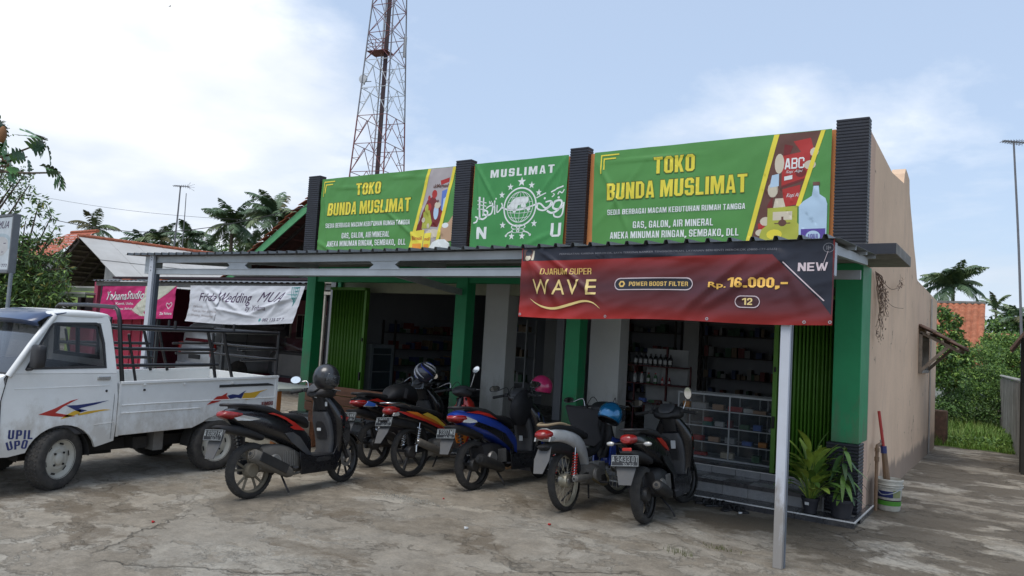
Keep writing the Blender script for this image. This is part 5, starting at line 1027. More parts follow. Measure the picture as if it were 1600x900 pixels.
    p(G().tube([c['m1'], (c['m1'][0] + .10, -.12, .19), (.62, -.06, .20), (.55, 0, .26)], .014, 8, 3), 'exhaust_pipe', c.get('pipe', MUF), smooth=50)
    p(G().tube([(.34, -.03, .22), (.30, -.16, .10), (.32, -.19, .02)], .010, 6, 2).tube([(.34, .03, .22), (.30, .16, .10), (.32, .19, .045)], .010, 6, 2), 'centre_stand', BKM)
    p(G().bar((.45, -.12, .25), (.40, -.20, .26), .05, .018).bar((.45, .12, .25), (.40, .20, .26), .05, .018), 'foot_peg', BKM)
    return b, yb
def helmet(label, loc, rotz, shell, kind, tilt=0, roll=0, name='helmet'):
    t = thing(name, label, 'helmet', loc, rot=(R(roll), R(tilt), R(rotz)), group='helmets hung on the motorcycles')
    full = kind == 'full'; lo = .86 if full else .66
    def fn(p):
        x, y, z = p
        if x > 0: x *= 1.06 + (.06 if z < -.1 and full else 0)
        return (x, y * .94, z)
    g = G(); nu, nv = 28, 16; vs = []; keep = []
    for i in range(nv + 1):
        a = math.pi * lo * i / nv
        for j in range(nu): q = 2 * math.pi * j / nu; v = fn((math.sin(a) * math.cos(q), math.sin(a) * math.sin(q), math.cos(a))); vs.append((v[0] * .130, v[1] * .130, v[2] * .135))
    fs = []
    for i in range(nv):
        for j in range(nu):
            c = np.mean([vs[i * nu + j], vs[(i + 1) * nu + (j + 1) % nu]], 0)
            if c[0] > .055 and abs(c[1]) < .105 and (-.055 if full else -.2) < c[2] < .035: continue
            fs.append((i * nu + j, i * nu + (j + 1) % nu, (i + 1) * nu + (j + 1) % nu, (i + 1) * nu + j))
    g.add(vs, fs); g.build('shell', shell, t, smooth=60, solid=.008)
    G().ell((0, 0, 0), (.118, .112, .122), 20, 12, v1=lo, fn=fn).build('lining', SEAT, t, smooth=60)
    V = []
    for i in range(9):
        a = math.pi * (.38 + .27 * i / 8)
        for j in range(15): q = R(-68 + 136 * j / 14); v = fn((math.sin(a) * math.cos(q), math.sin(a) * math.sin(q), math.cos(a))); V.append((v[0] * .138, v[1] * .137, v[2] * .138))
    G().add(V, [(i * 15 + j, i * 15 + j + 1, (i + 1) * 15 + j + 1, (i + 1) * 15 + j) for i in range(8) for j in range(14)]).build('visor', CLR, t, smooth=60, solid=.003)
    for s in (-1, 1): G().lathe([(0, 0), (.022, 0), (.018, .008), (0, .010)], (.01, s * .126 - (.005 if s > 0 else .005), .02), 'y', 14).build('visor_pivot', BK, t)
    G().tube([(fn((math.sin(math.pi * lo), 0, 0))[0] * .13 * math.cos(q), .122 * math.sin(math.pi * lo) * math.sin(q), .135 * math.cos(math.pi * lo)) for q in np.linspace(0, 2 * math.pi, 25)], .007, 6).build('rim_trim', BK, t)
    return t
RX = lambda loc: loc
# 1 black scooter with red accents, near the truck
b, yb = scooter('black scooter with red arrow stripe, dusty brown muffler and grey flap, nearest the white truck', (-6.13, 4.68, 0), 92, -6,
    dict(body=BK, rim_kind='Y', rimr=RIMD, rimf=RIMK, accent=BRED, m0=(-.10, -.155, .43), m1=(.40, -.135, .19), mr=.062, muf=MUF, mcap=MUF, msh=MUFK, low=BK), 'wing', ('A 6382 FK', '10.22'), steer=8)
b.sidep([(.10, .805), (.16, .808), (.30, .765), (.44, .70), (.60, .605), (.44, .625), (.38, .655), (.43, .665), (.32, .73), (.20, .78)], lambda x, z: yb(x, z) + .010, BRED, 'red_stripe', .004)
b.sidep([(.30, .60), (.42, .60), (.52, .545), (.70, .35), (.64, .35), (.55, .40), (.40, .50)], lambda x, z: yb(x, z) + .016, GRP, 'side_cover', .006)
for sg, face in ((1, (0, R(6), R(16))),): b.mirror((.90, sg * .17, 1.03), (.84, sg * .30, 1.13), sg, face)
b.mirror((.90, -.17, 1.03), (.86, -.27, 1.15), -1)
b.p(G().plate([(0, 0), (.05, .012), (.045, .075), (-.005, .06)], lambda u, v, d: (.845 + d, -.02 + u, .93 + v), 0, -.004).plate([(0, 0), (.03, .0), (.03, .045), (0, .045)], lambda u, v, d: (.905 + d, -.115 + u, .84 + v), 0, -.006).plate([(0, 0), (.055, .0), (.055, .03), (0, .03)], lambda u, v, d: (.895 + d, -.03 + u, .58 + v), 0, -.006), 'sticker', LAB)
helmet('matt black full face helmet hung on the scooter nearest the truck', (-5.985, 5.40, 1.17), 25, M('satin_black_shell', (.018, .019, .021), .3, coat=.5), 'full', tilt=12, roll=-8)
# 4 blue scooter
b, yb = scooter('black and blue scooter with red tail lamp and black stubby muffler, behind the white moped', (-4.97, 6.73, 0), 86, -7,
    dict(body=BBLU, rim_kind='5', rimr=RIMK, rimf=RIMK, m0=(-.07, -.155, .345), m1=(.38, -.13, .20), mr=.060, muf=MUFK, mcap=MUFK, pipe=M('rusty_pipe', (.28, .16, .08), .7), low=BK, cowl=BK, wing=BBLU), 'beat', ('A 2307 MO', '04.19'), steer=14, r=.268, wb=1.25)
b.sidep([(-.10, .70), (.10, .64), (.28, .56), (.46, .46), (.62, .36), (.60, .44), (.44, .585), (.28, .645), (.10, .70), (-.05, .745)], lambda x, z: yb(x, z) + .012, BK, 'lower_panel', .005)
b.sidep([(-.20, .85), (.0, .86), (.16, .82), (.30, .75), (.20, .775), (.0, .825)], lambda x, z: yb(x, z) + .006, BRED, 'red_stripe', .004)
b.p(G().plate([(0, 0), (.06, .0), (.06, .045), (0, .045)], lambda u, v, d: (.895 + d, -.03 + u, .80 + v), 0, -.006).plate([(0, 0), (.05, 0), (.05, .06), (0, .06)], lambda u, v, d: (.895 + d, -.03 + u, .47 + v), 0, -.006), 'sticker', LAB)
b.mirror((.90, .17, 1.03), (.83, .33, 1.10), 1, (0, R(30), R(12)), stem=BKM); b.mirror((.90, -.17, 1.03), (.86, -.27, 1.13), -1, (0, R(30), 0), stem=BKM)
helmet('glossy pink helmet with black visor side hung on the blue scooter', (-4.77, 7.72, 1.13), 200, M('pink_helmet', (.50, .03, .13), .22, coat=.8, var=.1), 'open', tilt=-6, roll=4)
# 6 black/red scooter at right
b, yb = scooter('black scooter with round red lamp and white framed number plate, rightmost of the parked row', (-2.95, 6.80, 0), 94, -7,
    dict(body=BK, rim_kind='Y', rimr=RIMK, rimf=RIMK, accent=BRED, m0=(-.05, -.16, .37), m1=(.36, -.135, .23), mr=.058, muf=MUFK, mcap=MUF, low=BK, wing=BK), 'round', ('A 3433 OT', '10.22'), steer=-14, r=.268, wb=1.25)
b.sidep([(.10, .80), (.22, .79), (.36, .73), (.50, .64), (.42, .65), (.30, .69), (.20, .74)], lambda x, z: yb(x, z) + .010, BRED, 'red_stripe', .004)
b.sidep([(.20, .62), (.36, .60), (.60, .46), (.76, .33), (.62, .34), (.44, .44), (.26, .54)], lambda x, z: yb(x, z) + .018, BKM, 'side_cover', .008)
b.p(G().plate([(0, 0), (.05, .0), (.05, .085), (0, .085)], lambda u, v, d: (.895 + d, -.06 + u, .62 + v), 0, -.006), 'sticker', LAB)
b.p(G().lathe([(0, 0), (.022, 0), (.022, -.006), (0, -.008)], (.905, -.02, .84), 'x', 16), 'ignition_lock', ALU)
b.mirror((.90, .17, 1.03), (.84, .32, 1.11), 1, (0, R(32), R(4)), stem=BKM); b.mirror((.90, -.17, 1.03), (.88, -.24, 1.20), -1, (R(90), R(0), R(0)), stem=CHR)
# 2 scooter far left of the row, with bag on the seat
b, yb = scooter('black scooter with red and blue tail lamp beside the wooden bench', (-6.62, 6.86, 0), 88, -7,
    dict(body=BK, rim_kind='5', rimr=RIMK, rimf=RIMK, m0=(-.06, -.15, .47), m1=(.38, -.135, .24), mr=.050, muf=MUFK, mcap=CHR, low=BK), 'beat', ('A 2188 WKB', '08.19'), r=.275, wb=1.27)
b.sidep([(-.26, .80), (-.05, .835), (.12, .775), (.30, .70), (.40, .62), (.22, .665), (.02, .735), (-.15, .77)], lambda x, z: yb(x, z) + .010, BRED, 'red_stripe', .004)
b.sidep([(-.24, .755), (-.19, .81), (-.08, .77), (-.10, .735)], lambda x, z: yb(x, z) + .022, TLB, 'blue_lens', .004)
b.mirror((.90, .17, 1.03), (.80, .31, 1.06), 1, (0, R(28), R(12))); b.mirror((.90, -.17, 1.03), (.84, -.30, 1.10), -1)
b.p(G().plate([(.80, .93), (.90, .94), (.95, 1.08), (.90, 1.16), (.84, 1.10)], lambda x, z, d: (x, d, z), -.12, .12), 'small_screen', CLR, bevel=.01)
t = thing('backpack', 'soft black bag lying on the seat of the scooter by the bench', 'bag', (-6.62, 7.18, .80), rotz=R(88)); G().loft([(-.20, .03, .06, .05, 3), (-.12, .015, .17, .12, 2.6), (.05, .02, .215, .15, 2.6), (.22, -.01, .19, .14, 2.6), (.32, -.04, .08, .08, 2.6)], 'x', 20, 4).build('bag_body', SEAT, t, smooth=60); G().bar((.0, -.155, .05), (.03, -.15, .17), .05, .006, up=(0, 1, 0)).build('bag_strap', GRP, t)
hp = helmet('black helmet with white and blue swirl graphics hung on the scooter beside the bench', (-6.44, 7.50, 1.17), 70, M('dark_graphic_shell', (.03, .033, .05), .25, coat=.8), 'full', tilt=-14)
g = G(); g2 = G()
for k in range(9):
    a0 = R(-170 + k * 38); pts = [(math.sin(th) * math.cos(a0 + th * .9), math.sin(th) * math.sin(a0 + th * .9) * .94, math.cos(th)) for th in np.linspace(.35, 1.9, 8)]
    (g if k % 3 else g2).tube([(x * .1375 * (1.06 if x > 0 else 1), y * .1375, z * .1415) for x, y, z in pts], [.003, .010, .012, .003], 6, 2)
g.build('white_graphic', M('helmet_graphic_white', (.6, .6, .62), .3), hp, smooth=60); g2.build('blue_graphic', M('helmet_graphic_blue', (.03, .05, .32), .3), hp, smooth=60)
# underbone motorcycles
def moped(label, loc, head, lean, c, plate_txt, r, wb, steer):
    b = Bike(label, loc, head, lean, 'motorcycle', wb); p = b.p
    b.wheel(0, r, .075, c['rim_kind'], c['rim'], disc_=False, drum=True); b.wheel(wb, r, .068, c['rim_kind'], c['rim'], steer=steer)
    tail = c['tail']; p(G().loft(tail, 'x', 24, 4), 'tail_body', c['body'], smooth=50)
    yb = lambda x, z: float(np.interp(x, [t[0] for t in tail], [t[3] for t in tail])) * .95
    p(G().loft([(-.27, .815, .845, .07, 3), (-.12, .785, .85, .105, 3), (.05, .745, .82, .120, 3), (.20, .715, .785, .120, 3), (.38, .67, .755, .105, 3), (.50, .635, .715, .08, 3)] if not c.get('flat') else [(-.34, .815, .875, .08, 3), (-.15, .80, .885, .115, 3), (.05, .76, .85, .120, 3), (.25, .71, .79, .115, 3), (.42, .67, .745, .08, 3)], 'x', 24, 4), 'seat', SEAT, smooth=55)
    if c.get('grab', True):
        p(G().tube([(-.02, -.10, .80), (-.20, -.105, .86), (-.36, -.09, .865), (-.41, 0, .868), (-.36, .09, .865), (-.20, .105, .86), (-.02, .10, .80)], .010, 8, 4), 'grab_rail', CHR, smooth=60)
    else: p(G().tube([(.02, -.10, .83), (-.2, -.11, .875), (-.36, -.06, .87), (-.38, 0, .87), (-.36, .06, .87), (-.2, .11, .875), (.02, .10, .83)], .013, 8, 4), 'seat_edge', TAN, smooth=60)
    tx = tail[0][0]
    p(G().loft([(tx - .03, .765, .78, .02, 2.2), (tx, .735, .815, .068, 2.3), (tx + .07, .725, .83, .086, 2.5), (tx + .13, .75, .81, .088, 3)], 'x', 20, 3), 'tail_lamp', TLR, smooth=50)
    b.sidep([(tx + .02, .715), (tx + .04, .755), (tx + .13, .755), (tx + .16, .735), (tx + .10, .715)], .082, TLC, 'indicator_lens', .008)
    p(G().loft([(-.42, .66, .675, .05, 3), (-.34, .61, .69, .065, 3), (-.18, .58, .70, .07, 3), (.05, .53, .66, .075, 3), (.18, .44, .58, .075, 3), (.24, .34, .46, .07, 3)], 'x', 18, 3), 'rear_mudguard', BKM, smooth=50)
    p(G().add([(-.34, -.07, .66), (-.34, .07, .66), (-.42, .085, .54), (-.42, -.085, .54), (-.50, .05, .42), (-.50, -.05, .42)], [(0, 1, 2, 3), (3, 2, 4, 5)]), 'mudflap', FLAP, solid=.006)
    if plate_txt: b.plate(-.40, 0, .655, 18, *plate_txt)
    # central spine, leg shield, headset
    p(G().tube([(.30, 0, .60), (.55, 0, .52), (.80, 0, .62), (.96, 0, .92)], [.06, .05, .055, .045], 12, 4), 'frame_spine', c.get('spine', BK), smooth=50)
    if c.get('shield'):
        p(G().loft([(.28, .80, .86, .12, 3), (.40, .82, .92, .16, 3), (.56, .86, .99, .19, 3), (.70, .90, 1.05, .185, 3), (.82, .92, 1.08, .12, 3), (.90, .93, 1.02, .08, 3)], 'z', 28, 4), 'leg_shield', c['shield'], smooth=50)
        p(G().loft([(.40, .79, .84, .10, 4), (.60, .84, .88, .13, 4), (.80, .885, .93, .09, 4)], 'z', 20, 3), 'inner_panel', c.get('inner', BKM), smooth=50)
    p(G().loft([(.82, .955, .99, .05, 3), (.87, .93, 1.025, .10, 3), (.95, .90, 1.05, .125, 3), (1.02, .90, 1.03, .11, 3), (1.08, .92, .99, .07, 3)], 'x', 24, 4), 'headset_cowl', c.get('cowl', GRP), smooth=50)
    b.bars(.90, .99, .34, .08); b.fork(r, 27, .68, c.get('forkm')); b.fender(wb, r, r + .03, 10, 165, .055, c.get('fend', BK))
    # engine lying forward, pipe along the right side
    p(G().loft([(.34, .22, .40, .09, 3), (.46, .19, .42, .12, 3), (.60, .20, .40, .115, 3), (.68, .23, .36, .07, 3)], 'x', 20, 3), 'engine_case', ALU, smooth=40)
    p(G().lathe([(0, -.14), (.06, -.14), (.078, -.125), (.078, -.08), (0, -.08)], (.50, 0, .30), 'y', 22), 'clutch_cover', ALU, smooth=40)
    g = G()
    for k in range(8): g.box(.66 + k * .02, .665 + k * .02, -.065, .065, .27, .41)
    p(g, 'cylinder_fins', ALU); p(G().loft([(.64, .29, .39, .05, 3), (.84, .29, .39, .05, 3)], 'x', 12, 1), 'cylinder', ALU)
    muffler(b, c['m0'], c['m1'], c['mr'], c['muf'], capmat=c.get('mcap'))
    p(G().tube([c['m1'], (.62, -.12, .18), (.86, -.07, .20), (.88, -.02, .30)], .014, 8, 3), 'exhaust_pipe', c.get('pipe', MUF), smooth=50)
    for sg in (-1, 1):
        n = 60; sp = [(-.0 + .06 * 0 + k / n * .06 + .024 * math.cos(k * .9), sg * .115 + .024 * math.sin(k * .9), .35 + .22 * k / n) for k in range(n)]
        p(G().tube(sp, .0055, 6), 'shock_spring', c['spr']); p(G().tube([(-.005, sg * .115, .29), (.0, sg * .115, .37)], .016, 8).tube([(.0, sg * .115, .33), (.065, sg * .115, .62)], .009, 8), 'shock', CHR, smooth=50)
        p(G().bar((0, sg * .085, r), (.42, sg * .085, .33), .02, .035), 'swingarm', BKM)
        p(G().tube([(.52, sg * .10, .22), (.52, sg * .24, .22)], .011, 7), 'foot_peg', BKM)
    p(G().bar((-.03, .10, r + .05), (.36, .10, .40), .02, .05), 'chain_case', BKM, bevel=.01)
    p(G().tube([(.46, .09, .21), (.40, .20, .10), (.36, .25, .03)], .009, 6), 'side_stand', BKM); p(G().tube([(.40, -.06, .20), (.26, -.13, .11), (.24, -.14, .10)], .010, 6).tube([(.40, .06, .20), (.26, .13, .11)], .010, 6), 'centre_stand', BKM)
    return b, yb
# 3 red/orange underbone
b, yb = moped('black underbone motorcycle with red orange yellow stripes and raised mirrors', (-5.90, 6.73, 0), 86, -7,
    dict(body=BK, rim_kind='5', rim=RIMK, tail=[(-.36, .745, .80, .06, 2.5), (-.22, .67, .82, .095, 2.8), (-.05, .63, .80, .11, 3), (.15, .565, .765, .115, 3), (.35, .50, .71, .105, 3), (.52, .43, .64, .085, 3), (.68, .38, .52, .06, 3)], m0=(.0, -.135, .41), m1=(.52, -.125, .21), mr=.045, muf=MUF, mcap=CHR, spr=CHR, shield=BRED, inner=BRED, fend=BRED, cowl=GRP), ('A 2106 JK', '06.21'), .285, 1.24, -18)
b.sidep([(-.28, .775), (-.05, .735), (.15, .685), (.35, .62), (.56, .51), (.74, .40), (.62, .43), (.42, .53), (.15, .63), (-.10, .70)], lambda x, z: yb(min(x, .66), z) + .010, BRED, 'red_stripe', .004)
b.sidep([(-.16, .765), (.02, .745), (.12, .70), (.24, .685), (.44, .60), (.58, .50), (.40, .575), (.2, .645), (-.02, .715)], lambda x, z: yb(x, z) + .015, BORG, 'orange_stripe', .004)
b.sidep([(.10, .715), (.18, .735), (.34, .675), (.50, .58), (.60, .50), (.46, .565), (.28, .65)], lambda x, z: yb(x, z) + .020, BYEL, 'yellow_stripe', .003)
b.sidep([(.62, .46), (.72, .47), (.80, .52), (.86, .60), (.92, .58), (.86, .42), (.80, .33), (.66, .34)], .15, BORG, 'lower_cowl', .008); b.sidep([(.80, .50), (.90, .56), (1.02, .62), (1.0, .50), (.90, .44)], .175, BRED, 'cowl_wing', .008)
b.mirror((.92, .17, 1.01), (.86, .40, 1.06), 1, (0, R(28), R(10)), size=(.065, .042)); b.mirror((.92, -.17, 1.01), (.93, -.27, 1.24), -1, (R(-35), R(4), R(8)), size=(.060, .040))
# 5 white old moped with wire wheels
b, yb = moped('old white moped with wire spoke wheels, red rear spring and chrome exhaust', (-3.75, 6.66, 0), 91, -7,
    dict(body=BWH, rim_kind='spoke', rim=SPK, tail=[(-.42, .735, .80, .06, 2.5), (-.30, .70, .845, .092, 2.8), (-.10, .68, .83, .11, 3), (.08, .62, .785, .115, 3), (.24, .52, .735, .105, 3), (.36, .44, .64, .085, 3), (.44, .38, .52, .06, 3)], m0=(-.02, -.135, .32), m1=(.34, -.125, .29), mr=.038, muf=ALU, mcap=ALU, pipe=M('straw_pipe', (.30, .25, .15), .5, metal=.5), spr=SPR, flat=True, grab=False, spine=BKM, fend=BBLU, cowl=BKM, shield=None), None, .295, 1.22, -10)
b.sidep([(.84, .36), (.88, .52), (.94, .66), (1.02, .64), (1.02, .50), (.95, .36)], .10, BBLU, 'side_cowl', .010)
b.p(G().loft([(.44, .84, .96, .05, 3), (.58, .86, 1.0, .10, 3), (.74, .89, 1.0, .11, 3), (.86, .88, .98, .09, 3), (.94, .90, .98, .06, 3)], 'z', 18, 3), 'front_frame_cover', BKM, smooth=50)
g = G()
for k in range(7): g.tube([(.93 - .02 * k, -.06 + .02 * k, .92), (.92 + .01 * math.sin(k), -.10 + .03 * k, .70), (.74 + .03 * k, -.04, .46)], .005, 6, 4)
b.p(g, 'loose_cables', BKM, smooth=60)
b.mirror((.86, .17, 1.01), (.80, .34, 1.08), 1, (0, R(32), R(10)), stem=CHR, size=(.058, .036))
t = thing('shoulder_bag', 'flat black sheet bag hung over the bars of the old white moped', 'bag', (-3.86, 7.22, .0)); G().plate([(-.30, .98), (-.26, 1.00), (.05, .985), (.14, .97), (.12, .80), (.16, .66), (.10, .58), (-.02, .60), (-.16, .70), (-.24, .84)], lambda u, v, d: (u, d + .04 * math.sin(u * 14) + .02 * math.sin(v * 30), v), 0, .035).build('bag_body', M('black_nylon', (.012, .012, .014), .7, bump=.4, bscale=25), t, bevel=.012)
G().box(.12, .34, .12, .26, .86, 1.0).build('bag_pouch', M('black_nylon', (.012, .012, .014), .7), t, bevel=.03)
hb = helmet('metallic blue open face helmet on the white moped handlebar', (-3.53, 7.10, .955), 105, M('blue_helmet', (.008, .15, .33), .2, coat=.9, metal=.35, var=.25, scale=9), 'open', tilt=24, roll=12)
G().plate([(0, 0), (.035, .03), (.04, -.005), (.03, -.02)], lambda u, v, d: (.02 + u, -.133 - d, .03 + v), 0, .004).build('helmet_mark', BK, hb)

t = thing('rain_jacket', 'black jacket bundled on the blue scooter bars below the pink helmet', 'jacket', (-4.93, 7.58, 0)); G().loft([(.66, -.10, .02, .10, 2.6), (.78, -.12, .06, .17, 2.6), (.92, -.10, .07, .19, 2.4), (1.02, -.06, .05, .13, 2.4), (1.08, -.02, .03, .06, 2.2)], 'z', 22, 4).build('jacket_cloth', M('black_nylon', (.012, .012, .014), .7, bump=.4, bscale=25), t, smooth=60)
# ================================================================== things by the corner of the shop
RNG = random.Random(11)
def leaf_blade(L, w, droop, fold=.25, n=7, wave=0.):
    vs = []; 
    for i in range(n + 1):
        t = i / n; ww = w * math.sin(math.pi * min(1, t * .93 + .04)) ** .8; x = L * (t - .10 * droop * t * t); z = -droop * L * t * t * .6
        vs += [(x, ww + wave * math.sin(9 * t), z - ww * fold * -1), (x, 0, z), (x, -ww, z + ww * fold)]
    fs = []
    for i in range(n): a = 3 * i; fs += [(a, a + 1, a + 4, a + 3), (a + 1, a + 2, a + 5, a + 4)]
    return vs, fs
LF1 = M('leaf_yellow_green', (.27, .36, .05), .5, var=.3, scale=9, stretch=(1, 1, 1)); LF2 = M('leaf_mid_green', (.10, .19, .03), .5, var=.3, scale=9); LF3 = M('leaf_dark_green', (.035, .085, .02), .5, var=.3, scale=9); LFD = M('leaf_dry', (.30, .13, .04), .8, var=.3)
POT = M('black_pot_plastic', (.018, .02, .028), .55, var=.2, dirt=.4, dirtcol=(.07, .06, .05)); SOIL = M('soil', (.04, .03, .02), .95)
def pot(t, r, h):
    G().lathe([(0, 0), (r * .72, 0), (r * .95, h * .82), (r * 1.06, h * .82), (r * 1.08, h), (r * .98, h), (r * .94, h * .9)], n=28).build('pot', POT, t, smooth=40); G().lathe([(0, h * .9), (r * .95, h * .88)], n=24).build('soil', SOIL, t)
t = thing('potted_plant', 'bushy yellow green broad leaved plant in a black pot on the step', 'plant', (-1.79, 8.34, .068)); pot(t, .085, .16)
G().box(-.035, .005, -.0925, -.086, .09, .12).build('price_sticker', LAB, t)
for k in range(62):
    a = RNG.uniform(0, 2 * math.pi); inc = RNG.uniform(.25, 1.15); hh = RNG.uniform(.10, .42) * (1.3 - inc * .6); L = RNG.uniform(.20, .34)
    vs, fs = leaf_blade(L, RNG.uniform(.028, .048), RNG.uniform(.3, 1.1)); Rm = Matrix.Rotation(a, 3, 'Z') @ Matrix.Rotation(-(math.pi / 2 - inc), 3, 'Y'); b0 = Vector((math.cos(a) * .12 * inc, math.sin(a) * .12 * inc, .15 + hh))
    G().add([Rm @ Vector(v) + b0 for v in vs], fs).tube([(.02 * math.cos(a), .02 * math.sin(a), .13), tuple(b0 * .6 + Vector((0, 0, .05))), tuple(b0)], .004, 5, 3).build('leaf', LFD if k in (5,) else (LF1 if RNG.random() < .62 else LF2), t, smooth=60)
t = thing('potted_plant', 'dark drooping long leaved sapling in a wide black pot at the corner pillar', 'plant', (-1.50, 8.39, .068)); pot(t, .125, .19)
G().tube([(0, 0, .15), (.01, .01, .35), (0, .0, .55), (.02, -.02, .72)], .006, 6, 4).build('stem', M('green_stem', (.10, .12, .04), .7), t)
for k in range(34):
    f = k / 33; hh = .20 + f * .50; a = k * 2.4 + RNG.uniform(-.3, .3); L = RNG.uniform(.15, .24) * (1.1 - f * .25); vs, fs = leaf_blade(L, .024, RNG.uniform(1.2, 2.6) if f > .4 else RNG.uniform(.8, 1.8), .3); Rm = Matrix.Rotation(a, 3, 'Z') @ Matrix.Rotation(RNG.uniform(-.6, -.0), 3, 'Y')
    G().add([Rm @ Vector(v) + Vector((.01, 0, hh)) for v in vs], fs).build('leaf', LF3 if RNG.random() < .6 else LF2, t, smooth=60)
# white paint bucket
t = thing('paint_bucket', 'dirty white paint bucket with green band beside the standpipe', 'bucket', (-1.22, 9.63, 0)); PBW = M('bucket_white', (.52, .51, .45), .55, dirt=.6, dirtcol=(.22, .20, .15), scale=10)
G().lathe([(0, .004), (.112, .004), (.118, .02), (.138, .335), (.146, .335), (.146, .35), (.136, .355), (.132, .34), (.112, .03), (0, .03)], n=32).build('pail', PBW, t, smooth=35)
G().lathe([(.143, .29), (.150, .295), (.143, .30)], n=32).lathe([(.141, .265), (.147, .27), (.141, .275)], n=32).build('rim_ring', PBW, t, smooth=40)
G().lathe([(.1245, .065), (.1275, .115)], n=32).build('green_band', M('bucket_green', (.06, .26, .02), .5, dirt=.3), t); G().lathe([(.1275, .116), (.1285, .128)], n=32).build('black_band', BK, t)
G().lathe([(.1315, .155), (.1372, .225)], n=12, arc=(.56, .82)).build('label_blue', SNAV, t); G().lathe([(.1325, .16), (.1375, .24)], n=10, arc=(.82, .93)).build('label_olive', M('label_olive', (.22, .25, .12), .5), t)
G().tube([(-.138, -.04, .27), (-.06, -.15, .19), (.06, -.15, .215), (.14, -.03, .27)], .004, 6, 6).build('wire_handle', GALV, t, smooth=60)
# standpipe with tap
t = thing('standpipe', 'brown water standpipe with small tap against the peach wall', 'pipe', (-1.33, 9.45, 0)); PVB = M('brown_pipe', (.19, .12, .07), .7, dirt=.4)
G().tube([(0, 0, 0), (0, 0, .70), (0, .02, .725), (0, .20, .725)], .019, 10).tube([(0, 0, .55), (0, 0, .60)], .026, 10).tube([(0, 0, .66), (0, 0, .70)], .026, 10).build('pipe', PVB, t, smooth=50)
G().tube([(0, .20, .725), (0, .27, .725), (0, .30, .69)], .014, 8).bar((-.0, .22, .765), (.0, .29, .765), .015, .012).tube([(0, .245, .73), (0, .245, .765)], .007, 6).build('tap', ALU, t)
t = thing('crowbar_tool', 'red handled digging tool with brown shaft leaning in the bucket', 'tool', (-1.25, 9.77, .04)); G().tube([(.02, -.02, 0), (-.05, -.04, .64)], [.045, .028], 8).build('shaft', PVB, t); G().tube([(-.05, -.04, .63), (-.11, -.05, 1.06)], .017, 8).build('handle', M('red_handle', (.40, .03, .025), .45, dirt=.2), t); G().tube([(-.047, -.04, .58), (-.053, -.04, .66)], .034, 8).build('collar', SNAV, t)
# sandals
for (x, y, rz, lb) in ((-2.83, 8.18, .5, 'black strap sandal at the left of the shoes below the step'), (-2.72, 8.14, .75, 'black strap sandal overlapping its pair below the step'), (-2.55, 8.07, 1.3, 'black sandal lying askew beside a white scrap'), (-2.46, 8.10, 2.6, 'black sandal turned towards the step, nearest the white scrap')):
    t = thing('sandal', lb, 'sandal', (x, y, 0), rz, group='sandals left below the step'); sp_ = [(-.13, -.03), (-.10, -.042), (0, -.034), (.08, -.048), (.13, -.03), (.14, .01), (.11, .042), (.02, .038), (-.10, .038), (-.13, .02)]
    G().plate(sp_, lambda a, b, d: (a, b, d), .0, .022).build('sole', PLA, t, bevel=.004)
    for x0 in (-.05, .02, .08): G().tube([(x0, -.045, .015), (x0 + .01, -.025, .055), (x0 + .01, .025, .055), (x0, .045, .015)], .009, 6, 4).build('strap', SEAT, t, smooth=60)
def scrap(name, label, cat, x, y, r, mat, n=7):
    g = G(); pts = [(r * RNG.uniform(.5, 1) * math.cos(k * 6.28 / n), r * RNG.uniform(.5, 1) * math.sin(k * 6.28 / n)) for k in range(n)]; g.plate(pts, lambda a, b, d: (a, b, d + .3 * abs(a)), 0, r * .5); o = g.build(name, mat); o.location = (x, y, .002); tag(o, label, cat)
RB_ = M('red_petal', (.40, .012, .012), .6); scrap('petal', 'small red petal on the concrete in front of the white truck', 'litter', -5.89, 3.57, .018, RB_); scrap('petal', 'small red petal on the concrete behind the red striped motorcycle', 'litter', -4.88, 6.11, .016, RB_); scrap('petal', 'small red petal on the concrete between the white moped and the plated scooter', 'litter', -3.56, 6.93 - .9, .02, RB_); scrap('paper_scrap', 'crumpled white paper scrap beside the sandals', 'litter', -2.41, 7.99, .025, LAB); scrap('paper_scrap', 'small white scrap on the open concrete left of the white moped', 'litter', -4.0, 5.35, .025, LAB)
def blades(n, fn, hmin, hmax, w=.004, lean=.5, seed=3):
    r = np.random.default_rng(seed); V = []; F = []
    for i in range(n):
        x, y, s = fn(r); h = r.uniform(hmin, hmax) * s; a = r.uniform(0, 6.28); l = r.uniform(.1, lean) * h; ww = w * r.uniform(.7, 1.4); ca, sa = math.cos(a), math.sin(a); o = len(V)
        V += [(x - sa * ww, y + ca * ww, 0), (x + sa * ww, y - ca * ww, 0), (x + ca * l * .35 + sa * ww * .7, y + sa * l * .35 - ca * ww * .7, h * .6), (x + ca * l * .35 - sa * ww * .7, y + sa * l * .35 + ca * ww * .7, h * .6), (x + ca * l, y + sa * l, h)]
        F += [(o, o + 1, o + 2, o + 3), (o + 3, o + 2, o + 4)]
    return G().add(V, F)
GRD = M('dry_grass_blade', (.10, .11, .035), .8, var=.4, scale=20); GR = M('grass_blade', (.13, .24, .032), .6, var=.35, scale=2.5); 
tag(blades(45, lambda r: (-2.32 + r.normal(0, .05), 6.05 + r.normal(0, .03), 1), .02, .07, .0025).build('grass_tuft', GRD), 'small grass tuft growing in a crack in front of the sandals', 'grass', kind='stuff')
tag(blades(60, lambda r: (-2.1 + r.normal(0, .10), 6.45 + r.normal(0, .03), 1), .01, .04, .0025, seed=5).build('grass_tuft', GRD), 'thin grass growing along a crack near the white canopy post', 'grass', kind='stuff')
PEB = M('pebbles', (.20, .19, .16), .9, var=.4, scale=20)
g = G()
